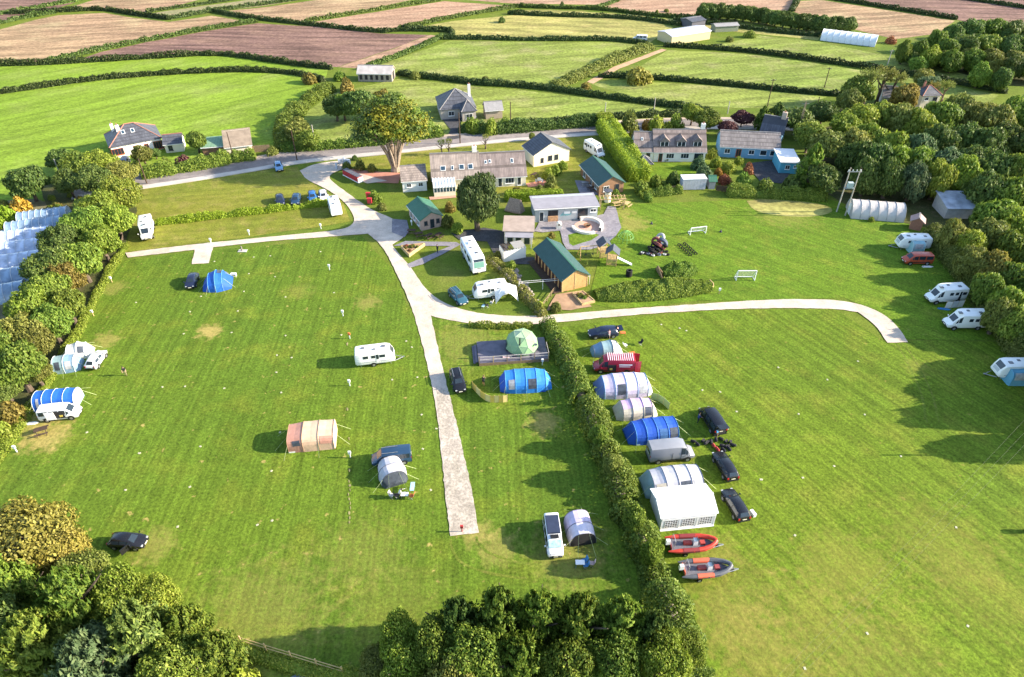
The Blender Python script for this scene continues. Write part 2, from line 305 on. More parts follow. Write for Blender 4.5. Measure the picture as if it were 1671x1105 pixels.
# roads, gravel, paving
GRAVEL = fieldmat('gravel', (.52, .435, .36), (.47, .385, .31), (.56, .475, .40), .06, bump=.3, fine=(.82, 1.15), fs=4.0)
GRAVEL2 = fieldmat('rough_gravel', (.42, .36, .30), (.33, .29, .23), (.50, .43, .36), .12, bump=.6, fine=(.6, 1.35), fs=3.0)
TARMAC = fieldmat('tarmac', (.23, .20, .19), (.20, .175, .165), (.27, .235, .22), .05, bump=.2, fine=(.85, 1.12), stripe=.5, sdir=rad(8), samp=.2)
SLATE = fieldmat('slate_paving', (.23, .21, .23), (.19, .18, .2), (.27, .25, .26), .2, bump=.3, fine=(.8, 1.2))
TAR_DK = fieldmat('dark_tarmac', (.07, .07, .075), (.06, .06, .065), (.09, .085, .085), .1, bump=.2)
BRICKP = mat('brick_paving', (.38, .17, .12), .9, .2, .4)
def ribbon(px, w, z, m, name, n=2):
    c = smooth([G(*p) for p in px], n); mb = MB(); vs = []; fs = []; r = random.Random(3)
    for i, p in enumerate(c):
        d = (c[min(i + 1, len(c) - 1)] - c[max(i - 1, 0)]).normalized(); nn = Vector((-d.y, d.x, 0))
        a, b = (w/2 + r.uniform(-.08, .08) for _ in (0, 1)); vs += [(p + nn*a) + Vector((0, 0, z)), (p - nn*b) + Vector((0, 0, z))]
        if i: fs.append((2*i - 2, 2*i - 1, 2*i + 1, 2*i))
    mb.add(vs, fs); return structure(part(name, mb, m))
ROADPX = [(120, 312), (215, 298), (300, 286), (380, 273), (480, 256), (560, 247), (650, 239), (760, 227), (870, 217), (975, 210), (1060, 203), (1180, 200), (1330, 205)]
ribbon(ROADPX, 5.4, 0.085, TARMAC, 'road')
sp = smooth([G(*p) for p in ROADPX], 2)
def offset_path(c, off):
    out = []
    for i, p in enumerate(c):
        d = (c[min(i + 1, len(c) - 1)] - c[max(i - 1, 0)]).normalized(); out.append(p + Vector((-d.y, d.x, 0))*off)
    return out
def strip(name, c, w, z0, z1, m):
    mb = MB(); vs = []; fs = []
    for i, p in enumerate(c):
        d = (c[min(i + 1, len(c) - 1)] - c[max(i - 1, 0)]).normalized(); nn = Vector((-d.y, d.x, 0))*w/2
        vs += [(p.x + nn.x, p.y + nn.y, z0), (p.x + nn.x, p.y + nn.y, z1), (p.x - nn.x, p.y - nn.y, z1), (p.x - nn.x, p.y - nn.y, z0)]
        if i:
            for k in range(3): fs.append((4*i - 4 + k, 4*i - 3 + k, 4*i + 1 + k, 4*i + k))
    mb.add(vs, fs); return structure(part(name, mb, m))
strip('kerb', offset_path(sp, -2.85), .3, .02, .20, mat('kerb_stone', (.46, .42, .38), .9, .15, .5))
strip('verge', offset_path(sp, 3.4), 1.2, .02, .11, mat('verge_gravel', (.42, .33, .26), .95, .25, .4))
strip('pavement', offset_path(sp, -3.75), 1.4, .02, .185, mat('pavement_concrete', (.44, .40, .36), .9, .12, .3))
sheet('gravel_track', [(489, 279), (500, 294), (530, 307), (560, 327), (575, 347), (580, 364), (560, 376), (480, 383), (400, 391), (300, 401), (205, 413), (209, 421), (318, 408), (313, 432), (341, 430), (348, 404), (440, 394), (520, 388), (600, 382), (625, 402), (650, 452), (672, 502), (690, 562), (712, 662), (722, 760), (735, 876), (781, 870), (768, 790), (742, 680), (722, 600), (703, 516), (760, 529), (830, 531), (900, 528), (1000, 517), (1140, 507), (1260, 503), (1360, 504), (1400, 510), (1430, 532), (1448, 560), (1481, 559), (1470, 540), (1445, 514), (1400, 495), (1340, 488), (1240, 490), (1140, 497), (1000, 506), (900, 515), (840, 517), (770, 511), (720, 494), (690, 468), (672, 438), (650, 414), (640, 400), (660, 388), (664, 374), (640, 356), (610, 345), (580, 325), (550, 303), (536, 291), (542, 283), (560, 276), (558, 262), (512, 268)], GRAVEL, 0.092, .8, .07, 'soft')
sheet('gravel_track', [(712, 630), (722, 760), (735, 875), (780, 869), (768, 790), (742, 680), (733, 640)], GRAVEL2, 0.098, .8, .12)
sheet('paved_drive', [(566, 274), (575, 290), (600, 298), (650, 300), (655, 283), (620, 281), (585, 278)], BRICKP, 0.103, 2, .05)
sheet('paved_drive', [(586, 283), (632, 296), (600, 300), (578, 292)], mat('pale_slabs', (.5, .42, .36), .9, .12, .5), 0.108, 2, .05)
sheet('paved_path', [(872, 378), (880, 362), (940, 360), (985, 350), (992, 337), (1004, 338), (1010, 360), (1014, 372), (1005, 386), (985, 402), (962, 408), (925, 408), (918, 396), (914, 377), (885, 380)], SLATE, 0.104, 2, .08)
sheet('lawn', [(927, 384), (945, 379), (968, 381), (978, 384), (965, 393), (935, 402), (929, 398)], GR_PITCH, 0.110, 2, .1)
sheet('paved_path', [(642, 402), (662, 394), (745, 396), (752, 400), (690, 432), (668, 438), (664, 432), (735, 402), (660, 402)], SLATE, 0.106, 2, .06)
sheet('yard', [(735, 380), (790, 372), (835, 380), (825, 425), (808, 420), (795, 395), (750, 392)], TAR_DK, 0.107, 2, .06)
sheet('paved_path', [(838, 420), (870, 420), (915, 462), (925, 476), (905, 478), (868, 432), (838, 432)], TAR_DK, 0.109, 2, .06)
sheet('paved_path', [(640, 358), (664, 360), (668, 378), (660, 388), (640, 380)], SLATE, 0.112, 2, .08)
sheet('driveway', [(722, 196), (752, 193), (752, 226), (728, 230), (735, 212)], TAR_DK, 0.107, 2, .1)
sheet('yard', [(1215, 268), (1262, 262), (1290, 285), (1275, 300), (1240, 296)], TAR_DK, 0.107, 2, .1)
sheet('patio', [(858, 300), (890, 294), (900, 303), (862, 306)], BRICKP, 0.107, 2, .04)
sheet('patio', [(700, 322), (742, 318), (745, 323), (702, 327)], mat('terracotta_slabs', (.42, .24, .17), .9, .15), 0.107, 2, .04)
sheet('patio', [(938, 295), (960, 296), (985, 318), (948, 320)], SLATE, 0.108, 2, .05)
sheet('bare_earth', [(892, 508), (908, 482), (942, 476), (965, 500), (930, 506)], mat('bare_earth', (.32, .2, .12), .95, .25, .7), 0.105, 1.5, .25)
mat('turned_soil', (.24, .21, .09), .95, .35, 1.5); rq = random.Random(9)
for k in (0, 3, 6, 9, 10, 11, 12, 13, 14, 15, 16, 17, 18, 19):
    y = (562, 640, 655, 668, 684, 700, 716, 733, 752, 768, 786, 793, 800, 807, 815, 822, 830, 838, 846, 853)[k]; x = 567 + 4*(y - 560)/300 + rq.uniform(-1.5, 1.5); w = rq.uniform(.8, 2.4)
    sheet('bare_earth', [(x - w, y - rq.uniform(1, 3)), (x + w*.6, y - rq.uniform(2, 4)), (x + w, y + rq.uniform(0, 2)), (x + w*.3, y + rq.uniform(2, 4)), (x - w*.8, y + rq.uniform(1, 3))], MATS['turned_soil'], .085 + .001*(k % 2), .3, .06, True)
sheet('pond', [(470, 1108), (500, 1092), (530, 1092), (575, 1102), (560, 1125), (500, 1125)], mat('pond_water', (.10, .13, .16), .08, .1, spec=.6), 0.080, 1, .15)
sheet('nursery_yard', [(-60, 330), (60, 325), (130, 350), (110, 420), (60, 470), (-60, 640)], mat('nursery_soil', (.13, .12, .06), .95, .35, .5), 0.050, 2, .2)
LITTER = fieldmat('leaf_litter', (.07, .075, .025), (.05, .06, .02), (.10, .085, .04), .1, bump=.6)
sheet('woodland_floor', [(1320, 250), (1380, 170), (1480, 178), (1600, 195), (1900, 190), (1900, 640), (1700, 620), (1640, 548), (1600, 500), (1560, 450), (1535, 400), (1512, 372), (1400, 345), (1370, 330), (1320, 300)], LITTER, .060, 2, .5)
sheet('woodland_floor', [(1465, 84), (1530, 62), (1600, 50), (1900, 45), (1900, 150), (1640, 140), (1560, 118), (1500, 100)], LITTER, .061, 3, .8)
sheet('woodland_floor', [(-150, 870), (60, 830), (130, 900), (230, 960), (300, 1010), (400, 1080), (420, 1200), (-150, 1200)], LITTER, .062, 2, .5)
sheet('woodland_floor', [(600, 1100), (640, 1060), (760, 1020), (900, 1005), (1040, 1015), (1110, 1040), (1140, 1200), (600, 1200)], LITTER, .063, 2, .5)
sheet('woodland_floor', [(60, 300), (215, 300), (222, 345), (205, 400), (165, 470), (135, 530), (90, 590), (50, 650), (10, 715), (-60, 760), (-60, 640), (20, 560), (60, 470), (90, 420), (95, 370)], LITTER, .064, 2, .3)
sheet('kitchen_garden', [(1030, 268), (1150, 266), (1160, 285), (1130, 295), (1060, 292)], GR_PITCH, 0.090, 2, .2)
RUT = fieldmat('worn_grass', (.13, .16, .022), (.105, .15, .018), (.16, .17, .035), .2, fine=(.5, 1.5))
for px in ([(1464, 562), (1480, 590), (1494, 620), (1506, 650), (1512, 690)], [(1477, 562), (1494, 590), (1510, 620), (1524, 650), (1532, 690)], [(735, 880), (738, 900), (752, 920), (790, 935), (860, 945)], [(777, 876), (782, 890), (800, 905), (840, 918), (885, 922)]):
    ribbon(px, .28, .0465, RUT, 'wheel_track')
# ================================================================== FOLIAGE
LF = {k: leafmat('leaf_' + k, a, b, t) for k, a, b, t in (
    ('fresh', (.185, .255, .025), (.31, .35, .06), .35), ('mid', (.14, .215, .028), (.25, .31, .05), .35), ('dark', (.08, .13, .025), (.16, .21, .045), .3),
    ('brown', (.22, .19, .035), (.34, .29, .07), .33), ('olive', (.165, .19, .035), (.27, .28, .07), .35), ('bluegreen', (.09, .15, .06), (.17, .23, .10), .32),
    ('copper', (.10, .035, .04), (.16, .065, .06), .2), ('gold', (.38, .22, .03), (.5, .32, .06), .25), ('lime', (.25, .35, .018), (.36, .43, .05), .3), ('hedge', (.042, .072, .018), (.09, .12, .03), .2),
    ('cypress', (.115, .185, .022), (.25, .30, .045), .35), ('yellowtop', (.19, .22, .016), (.34, .33, .03), .28), ('rust', (.28, .10, .045), (.36, .16, .07), .2))}
def leaves_mesh(name, P, Nn, S, seed, asp=.6):
    r = np.random.default_rng(seed); n = len(P)
    Nn = Nn/np.maximum(np.linalg.norm(Nn, axis=1, keepdims=True), 1e-6)
    a = np.cross(Nn, r.normal(size=(n, 3))); a /= np.maximum(np.linalg.norm(a, axis=1, keepdims=True), 1e-6); b = np.cross(Nn, a)
    S = S[:, None]; V = np.empty((n, 4, 3))
    V[:, 0] = P + a*S*.5; V[:, 1] = P + b*S*.5*asp; V[:, 2] = P - a*S*.5; V[:, 3] = P - b*S*.5*asp
    me = bpy.data.meshes.new(name); me.vertices.add(4*n); me.vertices.foreach_set('co', V.astype(np.float32).ravel())
    me.loops.add(4*n); me.loops.foreach_set('vertex_index', np.arange(4*n, dtype=np.int32)); me.polygons.add(n)
    me.polygons.foreach_set('loop_start', np.arange(0, 4*n, 4, dtype=np.int32)); me.update(calc_edges=True); return me
def rdir(r, n):
    d = r.normal(size=(n, 3)); return d/np.linalg.norm(d, axis=1, keepdims=True)
def crown_round(seed, N, size, K=34, flat=.62, zlo=-.6):
    r = np.random.default_rng(seed); c = rdir(r, K*4); c = c[c[:, 2] > zlo][:K]; c = c*r.uniform(.5, .86, (len(c), 1)); R = r.uniform(.15, .34, len(c))
    c = np.vstack([c, [[0, 0, .0]]]); R = np.append(R, .76); w = R**2; w[-1] *= 1.25; w = w/np.sum(w)
    k = r.choice(len(c), N*2, p=w); d = rdir(r, N*2); rr = np.where(r.random(N*2) < .7, r.uniform(.82, 1.2, N*2), r.uniform(.75, 1.05, N*2))
    P = c[k] + d*(R[k]*rr)[:, None]
    dist = np.linalg.norm(P[:, None, :] - c[None], axis=2)/R[None]; dist[np.arange(len(P)), k] = 9
    ok = dist.min(axis=1) > .8; P, d = P[ok][:N], d[ok][:N]
    nr = d + .3*P + r.normal(size=d.shape)*.75 + np.array([0, 0, .2])
    P = P*np.array([1, 1, .5]) + np.array([0, 0, .5]); return leaves_mesh('crown', P, nr, size*r.uniform(.6, 1.35, len(P)), seed)
def crown_conifer(seed, N, size, pw=.75, blunt=.15):
    r = np.random.default_rng(seed); nb = 170; bz = r.random(nb)**.8; ba = r.uniform(0, 6.283, nb); br = ((1 - bz)**pw*(1 - blunt) + blunt*np.sqrt(np.maximum(0, 1 - bz**4)))*r.uniform(.62, 1.16, nb)
    k = r.integers(0, nb, N); t = r.random(N)**.45; a = ba[k] + r.normal(size=N)*.085/np.maximum(t, .3)
    rad_ = br[k]*t; P = np.stack([rad_*np.cos(a), rad_*np.sin(a), bz[k] + .07*t**2 - .03 + r.normal(size=N)*.022], 1)
    d = np.stack([np.cos(a), np.sin(a), np.full(N, .75)], 1) + r.normal(size=(N, 3))*.75
    P[:, 2] = np.clip(P[:, 2], 0, 1.05); return leaves_mesh('crown', P, d, size*r.uniform(.6, 1.3, N), seed, .38)
def crown_dome(seed, N, size, K=12):
    r = np.random.default_rng(seed); c = rdir(r, K*3); c = c[c[:, 2] > -.1][:K]; c *= r.uniform(.4, .7, (len(c), 1)); R = r.uniform(.28, .48, len(c)); c = np.vstack([c, [[0, 0, .25]]]); R = np.append(R, .62)
    k = r.choice(len(c), N*2, p=R**2/np.sum(R**2)); d = rdir(r, N*2); P = c[k] + d*(R[k]*r.uniform(.8, 1.08, N*2))[:, None]
    ok = P[:, 2] > -.02; P, d = P[ok][:N], d[ok][:N]; nr = d + .3*P + r.normal(size=d.shape)*.7
    return leaves_mesh('foliage', P, nr, size*r.uniform(.6, 1.35, len(P)), seed)
def crown_sparse(seed, N, size):
    r = np.random.default_rng(seed); K = 26; c = rdir(r, K*2); c = c[c[:, 2] > -.3][:K]*r.uniform(.5, .9, (1,)); k = r.integers(0, len(c), N); P = c[k]*r.uniform(.5, 1.05, (N, 1)) + r.normal(size=(N, 3))*.09
    return leaves_mesh('crown', P*np.array([1, 1, .5]) + np.array([0, 0, .5]), P + r.normal(size=P.shape), size*r.uniform(.6, 1.3, N), seed)
CR = {'round': [crown_round(s, 4600, .125) for s in (1, 2, 3, 4, 5)], 'near': [crown_round(s, 13000, .075, 60) for s in (11, 12, 13)],
      'conifer': [crown_conifer(s, 5200, .13) for s in (21, 22)], 'nearcon': [crown_conifer(s, 13000, .11, .55, .35) for s in (31, 32)],
      'bush': [crown_dome(s, 1500, .2) for s in (41, 42, 43)], 'small': [crown_dome(s, 700, .25) for s in (51, 52)], 'sparse': [crown_sparse(61, 1500, .075)], 'rowtree': [crown_round(s, 7500, .095, 46) for s in (71, 72, 73, 74)]}
def trunk_mesh(seed, limbs=5, top=.75, r0=.06):
    r = random.Random(seed); mb = MB(); pts = [(0, 0, -.03)]; x = y = 0
    for i in range(1, 5): x += r.uniform(-.03, .03); y += r.uniform(-.03, .03); pts.append((x, y, top*i/4))
    mb.tube(pts, [r0*1.25, r0*.9, r0*.75, r0*.5, r0*.2], 7)
    for k in range(limbs):
        a = 6.283*k/limbs + r.uniform(-.4, .4); z = r.uniform(.25, .55); L = r.uniform(.25, .42)
        mb.tube([(0, 0, z), (math.cos(a)*L*.5, math.sin(a)*L*.5, z + .14), (math.cos(a)*L, math.sin(a)*L, z + .33)], [r0*.5, r0*.32, r0*.1], 5)
    return mb.mesh('trunk', BARK, True)
TRUNKS = [trunk_mesh(s) for s in (1, 2, 3)]
CN = {}
def plant(name, cat, label, loc, R, h, kind, leaf, group=None, clear=.25, trunk=True, rz=None):
    """a tree: base at loc, crown radius R, height h, crown starting at clear*h"""
    k = CN.get(kind, 0); CN[kind] = k + 1; r = random.Random(k*31 + len(kind))
    t = thing(name, label, cat, loc, rz if rz is not None else r.uniform(0, 6.28), group)
    dome = kind in ('bush', 'small')
    c = link('foliage' if dome else 'crown', CR[kind][k % len(CR[kind])], t)
    if dome: c.scale = (R, R*r.uniform(.85, 1.1), h)
    else: c.location = (0, 0, h*clear); c.scale = (R, R*r.uniform(.88, 1.08), h*(1 - clear))
    c.material_slots[0].link = 'OBJECT' if c.material_slots else 'DATA'
    if trunk and not dome:
        u = link('trunk', TRUNKS[k % 3], t); u.scale = (h*.8, h*.8, h*.95)
    return t, c
for ms in CR.values():
    for m_ in ms: m_.materials.append(LF['mid'])
def T(px, py, wpx, h, kind, leaf, label, group=None, name='tree', cat='tree', clear=.22, zc=.55):
    p = G(px, py, h*zc); s = (FOC*math.sin(PITCH) + (py - 552.5)*math.cos(PITCH))/(CAM_H - h*zc); R = wpx/2/s
    t, c = plant(name, cat, label, (p.x, p.y, 0), R, h, kind, leaf, group, clear)
    c.material_slots[0].link = 'OBJECT'; c.material_slots[0].material = LF[leaf]; return t
def B(px, py, wpx, leaf, label, hk=.8, group=None, name='shrub', cat='shrub', kind='bush'):
    s = (FOC*math.sin(PITCH) + (py - 552.5)*math.cos(PITCH))/CAM_H; R = wpx/2/s; h = R*2*hk
    p = G(px, py, h*.4); t, c = plant(name, cat, label, (p.x, p.y, 0), R, h, kind, leaf, group)
    c.material_slots[0].link = 'OBJECT'; c.material_slots[0].material = LF[leaf]; return t
BANK = mat('earth_bank', (.09, .10, .03), .95, .4, .6, bump=.5, bscale=3); STONE = mat('hedge_stone', (.26, .22, .19), .95, .4, 1.6, bump=.8, bscale=4)
def hedge(label, px, w, h, leaf, size=None, dens=None, flat=.0, group=None, bank=BANK, name='hedgerow', gap=0.0, jag=.3):
    c = smooth([G(*p) for p in px], 1); L = sum((c[i + 1] - c[i]).length for i in range(len(c) - 1))
    far = (c[0] + c[-1]).y/2; size = size or max(.28, far*.0024); r = np.random.default_rng(int(px[0][0]*7 + px[0][1]) % 9999 + 3)
    n = int(L*(w + 2*h)*(dens or 6.5)/size**2*.75); base = c[0].copy(); base.z = 0
    seg = np.array([(c[i + 1] - c[i]).length for i in range(len(c) - 1)]); cum = np.concatenate([[0], np.cumsum(seg)])
    C = np.array([[p.x, p.y] for p in c]); u = r.random(n)*L; i = np.clip(np.searchsorted(cum, u) - 1, 0, len(seg) - 1); f = (u - cum[i])/seg[i]
    d = (C[i + 1] - C[i])/seg[i][:, None]; nn = np.stack([-d[:, 1], d[:, 0]], 1)
    lp = r.normal(size=int(L/max(.7, h*.55)) + 4); lq = r.normal(size=int(L/max(2.2, h*1.6)) + 4); xs = lambda q: np.interp(u/L*(len(q) - 1), np.arange(len(q)), q)
    lump = np.clip(1 + jag*(xs(lp)*.55 + xs(lq)*.6), .45, 1.9); wob = xs(lq[::-1])*jag*w*.12
    th = r.uniform(0, math.pi, n); rr = r.uniform(.78, 1.14, n); ex = 1 - flat*.75
    X = np.sign(np.cos(th))*np.abs(np.cos(th))**ex*w/2*rr*(.6 + .4*lump) + wob; Z = np.abs(np.sin(th))**ex*h*rr*lump
    P = np.stack([C[i][:, 0] + d[:, 0]*f*seg[i] + nn[:, 0]*X - base.x, C[i][:, 1] + d[:, 1]*f*seg[i] + nn[:, 1]*X - base.y, np.maximum(Z, .02)], 1)
    N = np.stack([nn[:, 0]*np.cos(th), nn[:, 1]*np.cos(th), np.sin(th)], 1) + r.normal(size=(n, 3))*.75
    nc = int(w*h*5/size**2); de = [(C[1] - C[0])/seg[0], (C[-1] - C[-2])/seg[-1]]
    for s_, cc, dd_ in ((-1, C[0], de[0]), (1, C[-1], de[1])):
        th2 = r.uniform(0, math.pi, nc); q2 = np.sqrt(r.random(nc)); X2 = np.sign(np.cos(th2))*np.abs(np.cos(th2))**ex*w/2*q2; Z2 = np.abs(np.sin(th2))**ex*h*q2; o2 = s_*(r.uniform(0, .25, nc) + .35*(1 - q2))
        P = np.vstack([P, np.stack([cc[0] + dd_[0]*o2 - dd_[1]*X2 - base.x, cc[1] + dd_[1]*o2 + dd_[0]*X2 - base.y, np.maximum(Z2, .02)], 1)]); N = np.vstack([N, np.tile([dd_[0]*s_, dd_[1]*s_, .4], (nc, 1)) + r.normal(size=(nc, 3))*.7]); u = np.append(u, np.zeros(nc) if s_ < 0 else np.full(nc, L))
    if gap: keep = (np.sin(u/1.7) + np.sin(u/4.3 + 1)) > -2 + gap*2; P, N = P[keep], N[keep]
    t = thing(name, label, 'hedge', base, 0, group); me = leaves_mesh('foliage', P, N, size*r.uniform(.6, 1.4, len(P)), 5); me.materials.append(LF[leaf]); link('foliage', me, t)
    mb = MB(); vs = []; fs = []; k = 9; cw, ch = (.44, .88) if flat else (.20, .26) if bank is STONE else (.36, .62); ce = lambda v: math.copysign(abs(v)**ex, v)
    for j, p in enumerate(c):
        dd = (c[min(j + 1, len(c) - 1)] - c[max(j - 1, 0)]).normalized(); q = Vector((-dd.y, dd.x, 0))
        for a in range(k):
            ang = math.pi*a/(k - 1); vs.append(p - base + q*(ce(math.cos(ang))*w*cw) + Vector((0, 0, ce(math.sin(ang))*h*ch - (.05 if a in (0, k - 1) else 0))))
        if j:
            for a in range(k - 1): fs.append(((j - 1)*k + a, (j - 1)*k + a + 1, j*k + a + 1, j*k + a))
    fs += [tuple(range(k)), tuple(range((len(c) - 1)*k, len(c)*k))[::-1]]
    mb.add(vs, fs); part('bank' if bank is STONE else 'core', mb, bank if bank is STONE else LF[leaf], t); return t
# ================================================================== VEHICLES
DARKROOM = mat("dark_interior", (.03, .028, .03), .9, .3)
PAINTS = {}
def paint(name, col, rough=.25):
    return mat('paint_' + name, col, rough, .05, 1.5, spec=.55)
SPEC = {  # stations: x, z low, z belt, z roof, half width belt, half width roof
 'hatch': ([(0, .42, .72, .82, .74, .58), (.12, .26, .93, .99, .84, .66), (.62, .24, .97, 1.42, .87, .58), (1.6, .24, .96, 1.50, .88, .62), (2.45, .24, .94, 1.43, .88, .58), (3.15, .24, .93, .99, .87, .72), (3.75, .26, .80, .84, .82, .66), (4.05, .40, .60, .66, .68, .54)], .75, 3.2, .31, (2,), (1, 4)),
 'estate': ([(0, .42, .80, .92, .78, .62), (.10, .26, 1.0, 1.1, .86, .70), (.42, .24, 1.02, 1.50, .9, .62), (1.7, .24, 1.0, 1.56, .92, .66), (2.75, .24, .98, 1.48, .91, .62), (3.45, .24, .97, 1.03, .90, .74), (4.25, .26, .84, .88, .85, .68), (4.6, .42, .62, .70, .70, .56)], .85, 3.65, .34, (2,), (1, 4)),
 'van': ([(0, .38, 1.05, 1.72, .92, .78), (.08, .30, 1.08, 1.90, .95, .80), (1.5, .28, 1.06, 1.95, .96, .82), (2.8, .28, 1.04, 1.94, .96, .82), (3.6, .28, 1.02, 1.84, .95, .78), (4.3, .28, .98, 1.12, .93, .78), (4.75, .30, .80, .92, .88, .70), (4.95, .42, .62, .70, .76, .60)], .95, 4.0, .34, (1, 2, 3), (4,)),
 'highvan': ([(0, .45, 1.35, 2.5, .97, .84), (.08, .38, 1.36, 2.66, .99, .86), (2.0, .36, 1.32, 2.7, 1.0, .88), (3.9, .36, 1.28, 2.68, 1.0, .87), (4.55, .36, 1.24, 2.45, .99, .80), (5.2, .36, 1.12, 1.32, .96, .78), (5.7, .38, .92, 1.05, .9, .7), (5.95, .5, .7, .8, .78, .6)], 1.15, 4.95, .36, (3,), (4,)),
 'caravan': ([(0, .62, 1.3, 2.15, 1.04, .98), (.18, .5, 1.32, 2.52, 1.12, 1.06), (.9, .45, 1.34, 2.6, 1.14, 1.08), (4.6, .45, 1.34, 2.6, 1.14, 1.08), (5.2, .48, 1.3, 2.45, 1.12, 1.02), (5.65, .55, 1.15, 1.72, 1.06, .94), (5.8, .75, .95, 1.1, .98, .88)], 2.6, 2.6, .33, (), ()),
 'motorhome': ([(0, .5, 1.3, 2.5, 1.12, 1.06), (.12, .42, 1.34, 2.74, 1.15, 1.1), (3.6, .40, 1.34, 2.8, 1.15, 1.1), (4.3, .40, 1.30, 2.74, 1.12, 1.0), (4.75, .38, 1.25, 2.25, 1.02, .86), (5.45, .36, 1.12, 1.28, .98, .8), (5.95, .38, .92, 1.02, .92, .7), (6.15, .5, .7, .8, .8, .6)], 1.3, 5.1, .36, (3,), (4,)),
 'coach': ([(0, .6, 1.6, 3.0, 1.2, 1.12), (.15, .5, 1.62, 3.25, 1.24, 1.16), (3, .48, 1.62, 3.3, 1.25, 1.18), (7.6, .48, 1.62, 3.3, 1.25, 1.18), (8.25, .48, 1.6, 3.15, 1.24, 1.12), (8.5, .5, 1.55, 2.7, 1.22, 1.1), (8.6, .55, 1.4, 1.5, 1.2, 1.1)], 2.2, 6.9, .45, (), ()),
}
def ring(st):
    x, zl, zb, zr, wb, wt = st
    h = [(wb*.9, zl), (wb, zl + (zb - zl)*.3), (wb*.995, zb), (wt, zr - min(.08, (zr - zb)*.3)), (wt - min(.14, wt*.25), zr)]
    return [Vector((x, -y, z)) for y, z in h] + [Vector((x, y, z)) for y, z in reversed(h)]
def patch(S, L0, seg, band, u0, u1, v0, v1, off=.012, th=.03):
    """a small plate lying on one facet of the body"""
    a, b = ring(S[seg]), ring(S[seg + 1]); n = len(a); i, j = (band, band + 1) if band >= 0 else (n + band, n + band - 1)
    P = lambda u, v: a[i].lerp(b[i], u).lerp(a[j].lerp(b[j], u), v)
    q = [P(u0, v0), P(u1, v0), P(u1, v1), P(u0, v1)]
    nrm = (q[1] - q[0]).cross(q[3] - q[0]).normalized(); cen = sum(q, Vector())/4; mid_ = Vector((cen.x, 0, 1.0))
    if nrm.dot(cen - mid_) < 0: nrm = -nrm; q = q[::-1]
    mb = MB(); q = [p + nrm*off - Vector((L0, 0, 0)) for p in q]; mb.slab(q, th*.4); return mb
